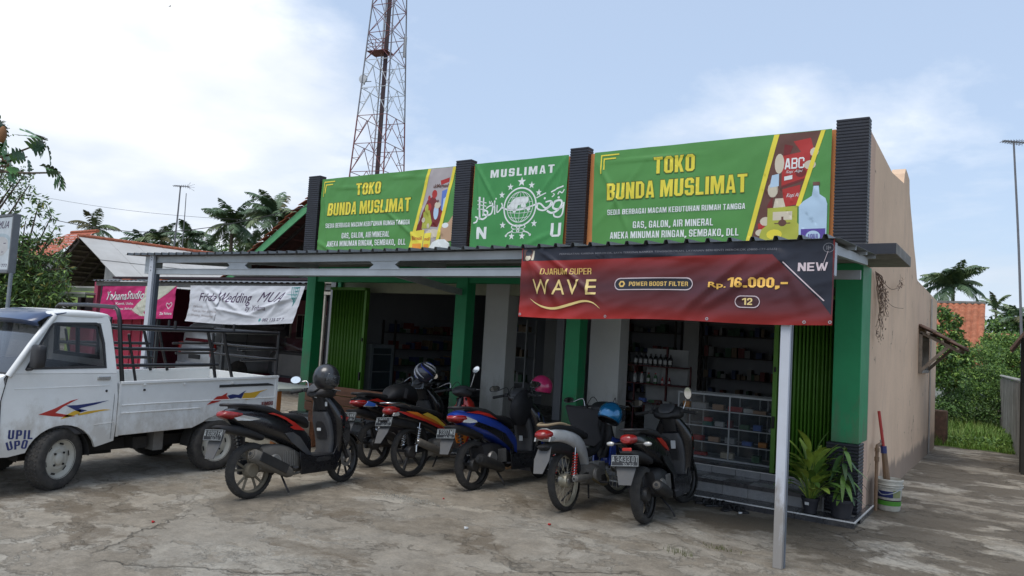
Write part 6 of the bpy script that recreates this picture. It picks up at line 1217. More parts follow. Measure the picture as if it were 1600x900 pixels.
for k in range(260):
    x, y = -5.15 + RNG.gauss(0, .22), 5.85 + RNG.gauss(0, .05); r_ = RNG.uniform(.004, .011); g.add([(x + r_, y, 0), (x, y + r_, 0), (x - r_, y, 0), (x, y - r_, 0), (x, y, r_)], [(0, 1, 4), (1, 2, 4), (2, 3, 4), (3, 0, 4)])
tag(g.build('gravel', PEB), 'loose gravel gathered in a hollow of the concrete', 'gravel', kind='stuff')
# dry creeper hanging from the ledge on the side wall
t = thing('dry_creeper', 'dead brown creeper hanging down the peach wall below the ledge', 'plant', (WX + .02, 9.3, 2.7)); TWG = M('dry_twig', (.13, .085, .06), .9)
g = G(); ends = []
for k in range(15):
    y0 = RNG.uniform(.0, .25); yy, z = y0, 0; pts = [(.01, yy, z)]; vy = RNG.uniform(.0, .22) * (1.5 if k > 10 else 1); vz = RNG.uniform(-.12, -.03)
    for q in range(7): yy += vy * RNG.uniform(.2, .8); z += vz * RNG.uniform(.6, 1.3); vy *= .8; pts.append((.01 + RNG.uniform(0, .05), yy + RNG.gauss(0, .02), z)); ends.append(pts[-1]) if q > 3 else None
    g.tube(pts, [.004, .002], 5, 3)
g.tube([(.02, .3, -.05), (.05, .9, -.12), (.05, 1.6, -.05), (.05, 2.1, .05)], .004, 5, 4).tube([(.02, .5, -.25), (.05, 1.2, -.32), (.05, 2.2, -.28)], .003, 5, 4)
g.build('twigs', TWG, t)
g = G()
for e in ends + [(.05, 1.5 + .07 * i, -.06 + .02 * i) for i in range(7)]:
    for q in range(5): c = Vector(e) + Vector((RNG.uniform(0, .04), RNG.gauss(0, .04), RNG.gauss(0, .035))); a = RNG.uniform(0, 6.28); s_ = RNG.uniform(.012, .028); u = Vector((RNG.uniform(-.4, .4), math.cos(a), math.sin(a))) * s_; v = Vector((RNG.uniform(-.6, .6), -math.sin(a), math.cos(a))) * s_ * .5; g.add([c - u, c + v, c + u, c - v], [(0, 1, 2, 3)])
g.build('dead_leaves', TWG, t, kind='stuff')
# ================================================================== inside the shop
ALW = M('white_aluminium', (.36, .38, .39), .4, metal=.2); CGL = M('cabinet_glass', (.08, .10, .11), .03, alpha=.20, coat=.6, spec=.6); MAR = M('maroon_shelf_board', (.10, .018, .02), .6); PNL = M('pegboard_white', (.36, .37, .37), .8)
CB = thing('display_cabinet', 'glass display cabinet with white aluminium frame and three shelves', 'display cabinet', (-3.0, 9.68, .30))
x0, x1, d0, d1, H_ = -.72, .74, -.20, .22, .83
g = G()
for xx in (x0, x0 + .68, x1):
    for yy in (d0, d1): g.box(xx - .008, xx + .008, yy - .008, yy + .008, 0, H_)
for zz_ in (.0, H_ - .02):
    for yy in (d0, d1): g.box(x0 + .011, x1 - .011, yy - .0095, yy + .0095, zz_, zz_ + .022)
    for xx in (x0, x1): g.box(xx - .0095, xx + .0095, d0 + .011, d1 - .011, zz_, zz_ + .022)
g.build('frame', ALW, CB)
for zz_ in (.21, .41, .62):
    G().box(x0 + .012, x1 - .012, d0 - .009, d0 + .009, zz_ - .006, zz_ + .006).box(x0 + .012, x1 - .012, d1 - .009, d1 + .009, zz_ - .006, zz_ + .006).build('shelf_rail', ALW, CB); G().box(x0 + .012, x1 - .012, d0 + .01, d1 - .01, zz_ - .004, zz_ + .002).build('glass_shelf', CGL, CB)
G().box(x0 + .2, x0 + .215, d1 - .06, d1 - .045, 0, H_ - .03).box(x0 + .95, x0 + .962, d1 - .06, d1 - .045, 0, H_ - .03).box(x0 + 1.05, x0 + 1.062, d1 - .06, d1 - .045, 0, H_ - .03).build('sliding_door_stile', ALW, CB)
G().box(x0 + .01, x0 + .665, d0 - .003, d0 + .001, .025, H_ - .022).build('glass_pane', CGL, CB); G().box(x0 + .695, x1 - .01, d0 - .003, d0 + .001, .025, H_ - .022).build('glass_pane', CGL, CB); G().box(x0 - .005, x1 + .005, d0 - .005, d1 + .005, H_ + .003, H_ + .009).build('glass_top', CGL, CB)
G().box(x0 + .01, x1 - .01, d0 + .012, d1 - .012, .004, .018).build('bottom_board', PNL, CB); G().box(x0 + .01, x1 - .01, d1 + .010, d1 + .016, .02, H_ - .02).build('back_panel', M('painted_shade_back', (.015, .017, .022), .25), CB)  # added back panel, its near-black colour paints the shade behind the glass
goods = [('white carton with orange end on the top cabinet shelf', PNL, (.20, .10, .075), (.14, .622)), ('orange carton at the left of the top cabinet shelf', PORG, (.09, .10, .075), (.02, .622)), ('row of small brown jars, cabinet top shelf centre', PTAN, (.15, .08, .07), (.42, .622)), ('brown flat tray on the cabinet top shelf at right', PTAN, (.16, .12, .04), (.95, .622)), ('row of red topped jars on the cabinet top shelf', PRED, (.18, .06, .06), (.62, .622)), ('green boxes stacked on the middle cabinet shelf', M('box_teal', (.03, .16, .12), .6), (.12, .10, .05), (.30, .412)), ('small red box on the teal boxes in the cabinet', PRED, (.10, .08, .05), (.31, .464)), ('white box on the middle cabinet shelf at right', PNL, (.12, .08, .05), (1.14, .412)), ('yellow upright pack at the cabinet right end', YEL, (.05, .08, .12), (1.28, .412)), ('red carton stack on the lowest cabinet shelf', PRED, (.16, .10, .06), (.15, .212)), ('brown biscuit tin on the top cabinet shelf far right', PBR, (.10, .10, .07), (1.2, .622)), ('dark packet leaning on the middle cabinet shelf', PDRED, (.06, .08, .09), (.62, .412))]
goods += [('white medicine boxes, second from left on the middle shelf', LAB, (.11, .07, .06), (.46, .412)), ('green soap packs on the middle cabinet shelf behind the stile', GREEN, (.12, .07, .055), (.78, .412)), ('blue packet pile on the middle cabinet shelf', PBLU, (.10, .07, .07), (.95, .412)), ('tan cracker packs on the lowest cabinet shelf', PTAN, (.14, .08, .06), (.38, .212)), ('white carton on the lowest cabinet shelf at centre', PNL, (.13, .08, .07), (.60, .212)), ('blue box on the lowest cabinet shelf right of centre', PBLU, (.12, .08, .05), (.82, .212)), ('orange packet on the lowest cabinet shelf at right', PORG, (.10, .08, .06), (1.02, .212)), ('pale blue box at the right of the lowest cabinet shelf', PLBL, (.12, .08, .05), (1.2, .212)), ('small white jar row on the top cabinet shelf near the stile', LAB, (.12, .06, .05), (.82, .622)), ('red flat packs on the cabinet floor', PRED, (.16, .08, .04), (.2, .018)), ('cream sack pack on the cabinet floor at centre', PCRM, (.16, .10, .07), (.55, .018)), ('green tin on the cabinet floor at right', GREEN, (.10, .10, .08), (.95, .018))]
for lb, mt, (w_, d_, h_), (u_, z_) in goods:
    o = G().box(0, w_, -d_ / 2, d_ / 2, 0, h_).build('goods_box', mt, bevel=.003); o.location = (-3.0 + x0 + u_, 9.62, .30 + z_ + .002); o.rotation_euler = (0, 0, RNG.uniform(-.06, .06)); tag(o, lb, 'box', 'goods inside the glass cabinet')
# rack with red boards behind the cabinet
RKY = 10.7; a0 = at(985, 560, Y=RKY); a1 = at(1075, 560, Y=RKY)
RK = thing('shop_rack', 'white backed rack with dark red shelf boards and bottles behind the cabinet', 'shelf rack', (a0.x, RKY, .30)); RW = a1.x - a0.x
zs = [at(1030, v, Y=RKY).z - .30 for v in (700, 630, 600, 572)]
for i, z_ in enumerate(zs): G().box(0, RW, -.17, .17, z_ - .014, z_).build('shelf_board', MAR, RK)
for u in (.22, .60): G().box(RW * u, RW * (u + .34), .172, .18, .1, zs[-1] + .26).build('back_panel', PNL, RK)
G().box(RW * .565, RW * .59, .15, .18, 0, zs[-1] + .3).box(0, .02, .15, .18, 0, zs[-1] + .02).box(RW - .02, RW, .15, .18, 0, zs[-1] + .02).build('upright', MAR, RK)
BOT = [(0, 0), (.030, 0), (.032, .10), (.028, .125), (.012, .145), (.012, .165), (0, .165)]
def bottle(loc, mt, cap, label, s=1., grp='bottles on the shop rack'):
    t = thing('bottle', label, 'bottle', loc, group=grp); t.scale = (s, s, s); G().lathe(BOT, n=14).build('bottle_body', mt, t, smooth=40); G().lathe([(.0325, .03), (.0325, .09)], n=10, arc=(.6, .9)).build('bottle_label', LAB, t); G().lathe([(.014, .16), (.014, .18), (0, .18)], n=10).build('bottle_cap', cap, t)
for k in range(8): bottle((a0.x + RW * (.15 + .085 * k), RKY - .08, .302 + zs[3]), BK, BK, ('first', 'second', 'third', 'fourth', 'fifth', 'sixth', 'seventh', 'last')[k] + ' black bottle from the door end, on the top rack board')
for k, (mt, nm) in enumerate(((PNL, 'white bottle at the left of the second rack board'), (LAB, 'slim white bottle second from left on the second rack board'), (LF3, 'green bottle left of its twin on the second rack board'), (GREEN, 'green bottle right of its twin on the second rack board'), (PRED, 'short red bottle on the second rack board'), (PDRED, 'dark red bottle at the right of the second rack board'))):
    bottle((a0.x + RW * (.14 + .12 * k), RKY - .08, .302 + zs[2]), mt, PRED, nm, .9 if k < 4 else .6)
for k, (u, mt, nm, h_) in enumerate(((.28, PBLU, 'blue packet on the lowest rack board', .06), (.45, GREEN, 'green low packet on the lowest rack board', .04), (.7, LAB, 'white low packet on the lowest rack board', .035), (.55, PBR, 'brown low packet on the lowest rack board', .045))):
    o = G().box(-.05, .05, -.04, .04, 0, h_).build('goods_packet', mt, bevel=.004); o.location = (a0.x + RW * u, RKY - .05, .302 + zs[1]); tag(o, nm, 'packet', 'packets on the shop rack')
# racks along the back wall and in the middle bay; fridge
def rack(label, x0, x1, y, zt, boards, fr, seed, n_goods, cols):
    t = thing('shop_rack', label, 'shelf rack', (x0, y, .295)); w_ = x1 - x0; g = G()
    for u in (0, w_): g.box(u - .015, u + .015, -.02, .02, 0, zt).box(u - .015, u + .015, .30, .33, 0, zt)
    g.build('upright', fr, t); r = random.Random(seed)
    for k in range(boards):
        z_ = .12 + (zt - .35) * k / (boards - 1); G().box(0, w_, -.02, .33, z_ - .015, z_).build('shelf_board', fr, t); g = [G() for _ in cols]; u = .06
        while u < w_ - .12: ww = r.uniform(.05, .12); hh = r.uniform(.06, .20); g[r.randrange(len(cols))].box(u, u + ww * .9, .02, .22, z_ + .001, z_ + hh); u += ww + r.choice((.0, .02, .1))
        for q, gg in enumerate(g):
            if gg.v: gg.build('packed_goods', cols[q], t, kind='stuff')
    return t
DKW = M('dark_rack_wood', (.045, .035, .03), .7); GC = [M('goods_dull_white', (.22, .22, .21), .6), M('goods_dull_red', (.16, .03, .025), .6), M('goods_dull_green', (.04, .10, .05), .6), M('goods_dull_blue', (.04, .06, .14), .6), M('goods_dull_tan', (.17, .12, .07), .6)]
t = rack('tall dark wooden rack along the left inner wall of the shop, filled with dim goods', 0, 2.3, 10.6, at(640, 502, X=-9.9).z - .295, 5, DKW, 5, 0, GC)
t.location = (-9.87, 10.55, .295); t.rotation_euler = (0, 0, R(90))
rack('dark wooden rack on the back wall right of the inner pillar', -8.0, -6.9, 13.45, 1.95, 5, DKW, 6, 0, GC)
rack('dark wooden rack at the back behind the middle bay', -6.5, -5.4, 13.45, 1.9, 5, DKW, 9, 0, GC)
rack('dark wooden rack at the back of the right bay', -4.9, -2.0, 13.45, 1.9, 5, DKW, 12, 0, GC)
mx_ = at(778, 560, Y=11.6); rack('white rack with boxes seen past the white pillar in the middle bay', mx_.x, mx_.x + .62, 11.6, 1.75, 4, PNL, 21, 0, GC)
f0 = at(577, 600, X=-9.75); f1 = at(612, 600, X=-9.75); ft = at(590, 538, X=-9.75).z - .295
FR = thing('drinks_fridge', 'narrow glass door drinks fridge standing at the left wall of the shop', 'fridge', (-9.75, f0.y, .295), rotz=R(90)); w_ = f1.y - f0.y
G().box(0, w_, .05, .47, 0, ft).build('cabinet_body', M('fridge_grey', (.20, .22, .23), .5), FR, bevel=.01); G().box(0, .05, 0, .049, .0, ft).box(w_ - .05, w_, 0, .049, 0, ft).box(.051, w_ - .051, 0, .049, 0, .06).box(.051, w_ - .051, 0, .049, ft - .07, ft).build('door_frame', M('fridge_frame', (.24, .27, .29), .4), FR)
G().box(.051, w_ - .051, .02, .03, .061, ft - .071).build('door_glass', M('fridge_glass', (.05, .07, .08), .08, coat=.6), FR)
for k in range(3): G().box(.055, w_ - .055, .012, .018, .30 + .32 * k, .315 + .32 * k).build('wire_shelf', ALW, FR)
# ================================================================== bench and table outside
WD = M('warm_brown_plank', (.23, .095, .045), .55, var=.35, scale=3, stretch=(1, 8, 8), dirt=.3, dirtcol=(.11, .055, .03)); WDO = M('orange_varnished_post', (.42, .15, .035), .5, var=.2, stretch=(6, 6, 1))
BN = thing('wooden_bench', 'brown plank bench with broad back boards in front of the left folding door', 'bench', (-8.45, 8.02, 0))
for k, (z0_, z1_) in enumerate(((.66, .79), (.515, .65), (.38, .505))): G().box(-.88, .88, -.015 + .004 * k, .015 + .004 * k, z0_, z1_).build('back_board', WD, BN, bevel=.004)
for yy in (.03, .16, .29): G().box(-.88, .88, yy, yy + .115, .36, .385).build('seat_board', WD, BN, bevel=.003)
for xx in (-.80, .74):
    for yy in (.02, .34): G().box(xx, xx + .06, yy, yy + .05, 0, .358).build('leg', WD, BN)
TB = thing('counter_table', 'pale topped table on an orange wooden post beside the truck tailgate', 'table', (-8.75, 6.95, 0)); pl = at(437, 640, X=-8.05)
G().box(-1.0, .62, -.42, .36, .80, .835).build('table_top', M('pale_green_top', (.36, .40, .36), .5, dirt=.3), TB, bevel=.006); G().box(.50, .575, -.40, -.325, .0, .798).build('leg', WDO, TB, bevel=.004); G().box(.50, .575, .26, .335, 0, .798).build('leg', WD, TB, bevel=.004); G().box(-.95, -.875, -.40, -.325, .0, .798).build('leg', WDO, TB); G().box(-.95, -.875, .26, .335, .0, .798).build('leg', WDO, TB)
G().box(-.87, .495, -.36, .28, .05, .35).build('under_panel', M('cream_panel', (.48, .44, .34), .7, dirt=.3), TB)
# ================================================================== neighbouring shops on the left
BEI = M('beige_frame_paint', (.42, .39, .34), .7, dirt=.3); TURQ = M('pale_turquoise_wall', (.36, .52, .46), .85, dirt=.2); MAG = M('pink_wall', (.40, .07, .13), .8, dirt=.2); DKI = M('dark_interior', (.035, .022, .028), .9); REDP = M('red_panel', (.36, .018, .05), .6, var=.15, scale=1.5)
NB = thing('neighbour_shop', 'low open fronted shop with dark interior and beige door frame beside the green post', 'shop', (-16, 12, 0))
def NP(g, n, m, **k): g.v = [(a + 16, b - 12, c) for a, b, c in g.v]; return g.build(n, m, NB, **k)
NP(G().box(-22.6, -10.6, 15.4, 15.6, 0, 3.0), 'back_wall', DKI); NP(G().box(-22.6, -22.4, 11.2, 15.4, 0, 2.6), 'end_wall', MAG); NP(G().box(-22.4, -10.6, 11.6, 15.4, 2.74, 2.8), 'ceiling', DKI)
fr = [at(x, 500, Y=9.75).x for x in (493, 503, 521, 527)]
NP(G().box(fr[0], fr[1] - .02, 9.72, 9.80, 0, 2.62).box(fr[0], -10.45, 9.73, 9.79, 2.30, 2.36).box(fr[0], -10.45, 9.73, 9.79, 2.52, 2.60), 'door_frame', BEI); NP(G().box(fr[1] + .02, fr[1] + .06, 9.74, 9.78, 0, 2.3), 'door_frame', BEI)
NP(G().box(fr[1] + .07, -10.44, 9.80, 9.82, 0, 2.3), 'dark_door', M('dark_door', (.018, .02, .025), .3)); NP(G().box(fr[0], -10.44, 9.76, 15.4, 2.63, 2.72), 'door_lintel', BEI)
pc = at(413, 540, Y=14.2); NP(G().box(pc.x - .3, pc.x + .25, 14.1, 14.5, 0, 2.7), 'pink_column', MAG); NP(G().box(pc.x + .3, -15.9, 14.3, 14.4, .0, 2.4), 'pink_wall', M('dull_pink_wall', (.22, .08, .10), .9))
for k in range(3):
    xx = pc.x + .55 + k * .75; NP(G().box(xx, xx + .5, 14.25, 14.295, 1.3, 2.0), 'window_frame', BEI); NP(G().box(xx + .04, xx + .23, 14.235, 14.248, 1.34, 1.96).box(xx + .27, xx + .46, 14.235, 14.248, 1.34, 1.96), 'window_pane', M('window_dark', (.02, .015, .02), .15))
ra, rb = at(165, 520, Y=11.35), at(238, 520, Y=11.35); NP(G().box(ra.x - 2, rb.x, 11.3, 11.4, 0, 1.75), 'red_panel', REDP)
for k in range(6): u = ra.x + (rb.x - ra.x) * k / 5.; NP(G().box(u - .015, u + .015, 11.28, 11.299, 0, 1.75), 'panel_batten', M('dark_red', (.20, .012, .03), .6))
AW = thing('corrugated_awning', 'long low grey corrugated awning over the neighbouring shop front', 'awning', (-16, 11, 0)); g = G(); vs = []
z0_ = at(320, 441, Y=11).z; xl, xr_ = at(145, 441, Y=11).x, -10.75; n_ = 220
for y, z in ((10.95, z0_), (12.6, z0_ + .20)):
    for i in range(n_ + 1): vs.append((xl + (xr_ - xl) * i / n_ + 16, y - 11, z + .022 * (1 if i % 4 in (1, 2) else 0)))
g.add(vs, [(i, i + 1, n_ + 2 + i, n_ + 1 + i) for i in range(n_)]); g.build('roof_sheet', SHEET, AW, solid=.003)
G().box(xl + 16.1, xr_ + 16, .05, .11, z0_ - .13, z0_ - .012).build('front_beam', M('weathered_beam', (.24, .24, .225), .8, dirt=.4), AW)
for xx in (-21.9, -18.9, -16.0, -12.9): G().box(xx + 16, xx + 16.07, .04, .12, 0, z0_ - .13).build('post', DKG, AW)
for xx in (at(250, 441, Y=11.3).x, at(207, 441, Y=11.3).x - .2): G().box(xx + 15.8, xx + 16.25, .2, .4, z0_ + .045, z0_ + .085).build('loose_brick', TERRA, AW)
PNK = clothmat('pink_vinyl', (.52, .025, .15), .5); WCL = clothmat('white_banner_cloth', (.60, .62, .66), .7); DKP = clothmat('print_dark_plum', (.06, .03, .08), .6); PTEA = clothmat('print_teal', (.08, .30, .30), .6); PBEI = clothmat('print_pale_splash', (.55, .56, .46), .5)
WB = Banner('wedding_banner', 'white sagging cloth banner with dark script lettering under the awning', 'banner', (-17.30, 10.93, 2.52), (-12.97, 10.93, 2.55), (-13.30, 10.93, 1.72), (-17.42, 10.93, 1.62), WCL, 120, 40,
            folds(6.1, .02, [(.12, .1, .3, .7, .04, .05), (.18, .05, .45, .75, .05, .05), (.3, .6, .4, .2, .05, .05), (.6, .75, .35, -.5, .05, .05), (.15, .3, .15, .6, .03, .04), (.9, .05, -.1, .8, .04, .04)]), edge=lambda u, v: (.10 * math.sin(v * 3) * (u < .3), 0, -.06 * math.sin(u * 3.14) * v))
WB.put('script_lettering', DKP, text_poly('Frida', (.09, .20, .26, .42), .006, .3), text_poly('Wedding', (.305, .18, .60, .52), .006, .3), text_poly('MUA', (.65, .16, .86, .42), .0, .5), text_poly('by Yohana', (.56, .50, .74, .68), .004, .35))
WB.put('phone_lettering', DKP, text_poly('082 135 27 7', (.735, .84, .92, .92), .01)); WB.put('phone_mark', PTEA, disc(.712, .88, .011, .045, 12)); WB.put('small_lettering', PGRY, text_poly('Make up, Hair do, Henna', (.04, .66, .30, .74), 0), text_poly('Wedding, Prewedding', (.04, .78, .27, .86), 0), text_poly('Wisuda', (.04, .54, .14, .60), 0))
WB.put('floral_print', PTEA, *[pol((.90 + .03 * math.sin(k * 2.1), .04 + .09 * k), (.97, .02 + .10 * k), (.95, .07 + .09 * k)) for k in range(5)], *[stroke([(.90 + .015 * k, .02), (.92 + .012 * k, .25), (.95, .42 + .03 * k)], .004, 4) for k in range(5)])
PK = Banner('studio_banner', 'bright pink banner with white script and pale splashes under the awning, behind the canopy post', 'banner', (-21.55, 10.92, 2.45), (-17.85, 10.92, 2.50), (-17.93, 10.92, 1.66), (-21.6, 10.92, 1.50), PNK, 90, 30, folds(3.3, .02, [(.1, .1, .2, .6, .04, .04), (.5, .1, .1, .8, .05, .03)]))
PK.put('pale_splash', PBEI, pol((.60, .0), (.995, .0), (.90, .22), (.78, .42), (.70, .62), (.62, .80), (.66, .92), (.58, .90), (.50, .78), (.46, .72), (.55, .50), (.60, .3)), *[pol((.44 + .02 * k, .74 + .03 * k), (.53, .62 + .05 * k), (.52, .67 + .05 * k)) for k in range(4)])
PK.put('pink_corner', PNK, pol((.995, .20), (.995, .99), (.70, .99), (.76, .66), (.86, .44))); PK.put('navy_patch', SNAV, disc(.66, .60, .018, .2, 12)); PK.put('script_lettering_outline', DKP, text_poly('Yohana', (.075, .17, .365, .42), .03, .3), text_poly('Studio', (.37, .15, .60, .40), .03, .3))
PK.put('script_lettering', WHT, text_poly('Yohana', (.075, .16, .365, .41), .012, .3), text_poly('Studio', (.37, .14, .60, .39), .012, .3)); PK.put('small_lettering', WHT, text_poly('Komik, Usaha,', (.23, .48, .47, .57), .01), text_poly('Bangsa Sehat', (.20, .64, .47, .73), .01), text_poly('Zie Yohana', (.83, .80, .985, .88), .02), stroke([(.93, .70), (.90, .60), (.905, .52), (.93, .56), (.955, .50), (.965, .58), (.93, .70)], .006, 3.6))
# parked car seen between the truck rails
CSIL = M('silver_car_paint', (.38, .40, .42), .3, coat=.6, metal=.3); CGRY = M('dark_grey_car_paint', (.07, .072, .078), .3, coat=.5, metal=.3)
CR = thing('parked_car', 'silver grey people carrier with red tail lamp parked under the awning', 'car', (-18.35, 11.9, 0), rotz=R(90)); cp = lambda g, n, m, **k: g.build(n, m, CR, **k)
body = [(-.02, .35, .95, .80, 5), (.05, .28, 1.02, .83, 5), (.5, .25, 1.03, .845, 5), (2.0, .25, 1.02, .85, 5), (3.3, .25, .98, .84, 5), (4.0, .28, .88, .80, 5), (4.25, .35, .75, .72, 4)]
cp(G().loft(body, 'x', 32, 3), 'body', CSIL, smooth=50); cp(G().loft([(.06, .95, 1.35, .70, 5), (.25, .95, 1.60, .71, 5), (.8, .95, 1.68, .72, 5), (2.3, .95, 1.67, .72, 5), (2.9, .95, 1.40, .70, 5), (3.35, .95, 1.02, .68, 5)], 'x', 32, 3), 'greenhouse', CSIL, smooth=50)
cp(G().plate([(.20, 1.05), (2.95, 1.05), (2.45, 1.52), (.42, 1.56)], lambda a, b, d: (a, -.745 + d - (b - 1.05) * -.02, b), 0, .03, holes=[]), 'side_window', GLS); cp(G().plate([(-.60, 1.08), (.60, 1.08), (.55, 1.50), (-.55, 1.50)], lambda a, b, d: (.045 + (b - 1.08) * .30 - d, a, b), 0, .01), 'rear_window', M('painted_red_reflection', (.10, .02, .025), .1, coat=.8))  # rear window: the red reflection is painted into the glass colour
for sg in (-1, 1): cp(G().loft([(.70, -.03, .05, .05, 3), (.80, -.035, .08, .09, 3), (1.0, -.035, .10, .10, 3), (1.05, -.02, .06, .07, 3)], 'z', 16, 2, oy=sg * .72), 'tail_lamp', TLR, smooth=50)
cp(G().box(-.045, .0, -.25, .25, .62, .74), 'number_plate', PLK); cp(G().box(-.08, .06, -.80, .80, .30, .52), 'rear_bumper', CSIL, bevel=.04)
for xx in (.95, 1.95): cp(G().box(xx, xx + .012, -.862, -.852, .45, 1.5), 'door_gap', PLA)
for xx in (.80, 1.80): cp(G().box(xx, xx + .14, -.868, -.846, .88, .91), 'door_handle', CHR, bevel=.006)
for xx in (.75, 3.4):
    for sg in (-1, 1): cp(G().lathe([(0, -.1), (.24, -.1), (.31, -.09), (.32, 0), (.31, .09), (.24, .1), (0, .1)], (xx, sg * .76, .32), 'y', 28), 'wheel', RUB, smooth=40)
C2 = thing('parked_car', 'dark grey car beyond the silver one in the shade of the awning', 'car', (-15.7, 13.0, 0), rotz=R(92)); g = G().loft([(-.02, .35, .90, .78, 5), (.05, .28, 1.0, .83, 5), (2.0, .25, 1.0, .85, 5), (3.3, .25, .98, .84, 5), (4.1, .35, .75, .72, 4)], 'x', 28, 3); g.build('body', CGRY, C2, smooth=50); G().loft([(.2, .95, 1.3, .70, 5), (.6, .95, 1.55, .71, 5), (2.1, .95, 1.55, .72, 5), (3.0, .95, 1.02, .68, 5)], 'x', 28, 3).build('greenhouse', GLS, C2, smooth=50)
for xx in (.75, 3.3): G().lathe([(0, -.1), (.24, -.1), (.31, -.09), (.32, 0), (.31, .09), (.24, .1), (0, .1)], (xx, -.76, .32), 'y', 28).build('wheel', RUB, C2, smooth=40)
# ================================================================== houses behind
def house(name, label, x0, x1, xr, y0, y1, zr, zl0, zr0, sheets, mat, under, trims=None, over=.9, wall=None, band=None):
    """gable facing the street (-y): ridge at (xr, zr), left eave (x0, zl0), right eave (x1, zr0)"""
    h = thing(name, label, 'house', ((x0 + x1) / 2, y0, 0)); cx = (x0 + x1) / 2
    P = lambda g, n, m, **k: (setattr(g, 'v', [(a - cx, b - y0, c) for a, b, c in g.v]), g.build(n, m, h, **k))[1]
    return h, P
WSH = M('white_fibre_sheet', (.47, .465, .44), .8, var=.08, scale=1.2, dirt=.35, dirtcol=(.30, .28, .25)); UNDR = M('dark_rafters', (.05, .038, .03), .9, var=.4, scale=4); OLDTL = M('old_brown_tile', (.115, .075, .055), .9, var=.4, scale=6, dirt=.5, dirtcol=(.05, .045, .04)); LIMEW = M('lime_wall', (.30, .42, .12), .8); GREYW = M('pale_gable_wall', (.42, .42, .40), .85, dirt=.2)
H1, HP = house('white_roofed_house', 'house with large pale fibre cement roof sheets and a dark open gable', -32.6, -26.5, -29.85, 14, 24, 4.54, 3.0, 2.85, None, None, None)
rz = lambda y: 4.54 + (y - 14) * .006
sl = lambda s_, t_, y, o=0: ((-29.85 + (3.35 * t_ if s_ > 0 else -2.65 * t_)), y, rz(y) - (1.69 * t_ if s_ > 0 else 1.72 * t_) + o)
me = None
for r_ in range(2):
    for k in range(9):
        y0_ = 14 + k * 1.12; a, b_ = (0, .55) if r_ == 0 else (.545, 1.05); lift = .03 if r_ == 0 else .0
        g = G(); pts = [sl(1, a, y0_, lift), sl(1, b_, y0_, lift), sl(1, b_, y0_ + 1.10, lift + .004), sl(1, a, y0_ + 1.10, lift + .004)]; g.add(pts, [(0, 1, 2, 3)]); HP(g, 'roof_sheet', WSH, solid=.02)
for k in range(30):
    y0_ = 14.0 + k * .34
    g = G().tube([(-29.85, y0_, rz(y0_) + .03), (-29.85, y0_ + .36, rz(y0_) + .05)], [.10, .085], 8); HP(g, 'ridge_tile', TERRA, smooth=60)
g = G()
for k in range(13):
    for j in range(28): y0_ = 14 + j * .36; t0, t1 = k / 13, (k + 1.15) / 13; g.add([sl(-1, t0, y0_, .02), sl(-1, t1, y0_, .05), sl(-1, t1, y0_ + .34, .05), sl(-1, t0, y0_ + .34, .02)], [(0, 1, 2, 3)])
HP(g, 'left_slope_tiles', OLDTL, kind='stuff'); HP(G().add([sl(-1, 0, 14, .0), sl(-1, 1.1, 14, .0), sl(-1, 1.1, 24, .0), sl(-1, 0, 24, .0)], [(0, 1, 2, 3)]), 'underlay', UNDR, solid=.01)
for k in range(9):
    t0 = k / 9 + .03; HP(G().bar(Vector(sl(-1, t0, 14.05)) - Vector((0, 0, .05)), Vector(sl(-1, t0, 17.0)) - Vector((0, 0, .05)), .05, .06), 'batten', WOODG)
for y_ in (14.1, 14.8, 15.5, 16.2): HP(G().bar(Vector(sl(-1, 0, y_)) - Vector((0, 0, .11)), Vector(sl(-1, 1, y_)) - Vector((0, 0, .11)), .07, .10), 'rafter', UNDR); HP(G().bar(Vector(sl(1, 0.02, y_ + .2)) - Vector((0, 0, .09)), Vector(sl(1, 1, y_ + .2)) - Vector((0, 0, .09)), .07, .10), 'rafter', UNDR)
pxz = lambda a, b, d: (a, 14.9 + d, b)
HP(G().plate([(-29.4, 2.55), (-26.95, 2.55), (-26.95, 2.95), (-29.1, 4.03), (-29.4, 4.15)], pxz, 0, .12), 'gable_wall', GREYW); HP(G().plate([(-31.9, 2.6), (-29.42, 2.6), (-29.42, 4.1), (-29.85, 4.3), (-31.9, 3.1)], lambda a, b, d: (a, 16.3 + d, b), 0, .12), 'recessed_wall', GREYW); HP(G().box(-31.9, -26.9, 14.85, 24, 0, 2.55), 'lower_wall', LIMEW)
# low pale roofs left of the awning
LR = thing('lean_to_roof', 'low pale lean to roofs on posts between the mango tree and the awning', 'roof', (-25.3, 11.5, 0))
for k, (z_, y_, x0_, x1_) in enumerate(((2.44, 11.6, -27.4, -23.2), (2.22, 10.9, -26.6, -22.5))): G().box(x0_ + 25.3, x1_ + 25.3, y_ - 11.5, y_ - 10.3, z_, z_ + .05).build('roof_sheet', WSH, LR); G().box(x0_ + 25.3, x1_ + 25.3, y_ - 11.5, y_ - 11.45, z_ - .10, z_ - .003).build('fascia', M('green_grey_fascia', (.16, .20, .14), .8), LR)
for xx in (-27.2, -25.0, -22.9): G().box(xx + 25.3, xx + 25.4, .5, .6, 0, 2.2).build('post', UNDR, LR)
G().box(-2.0, 2.5, 1.5, 1.6, 0, 2.2).build('back_wall', DKI, LR)
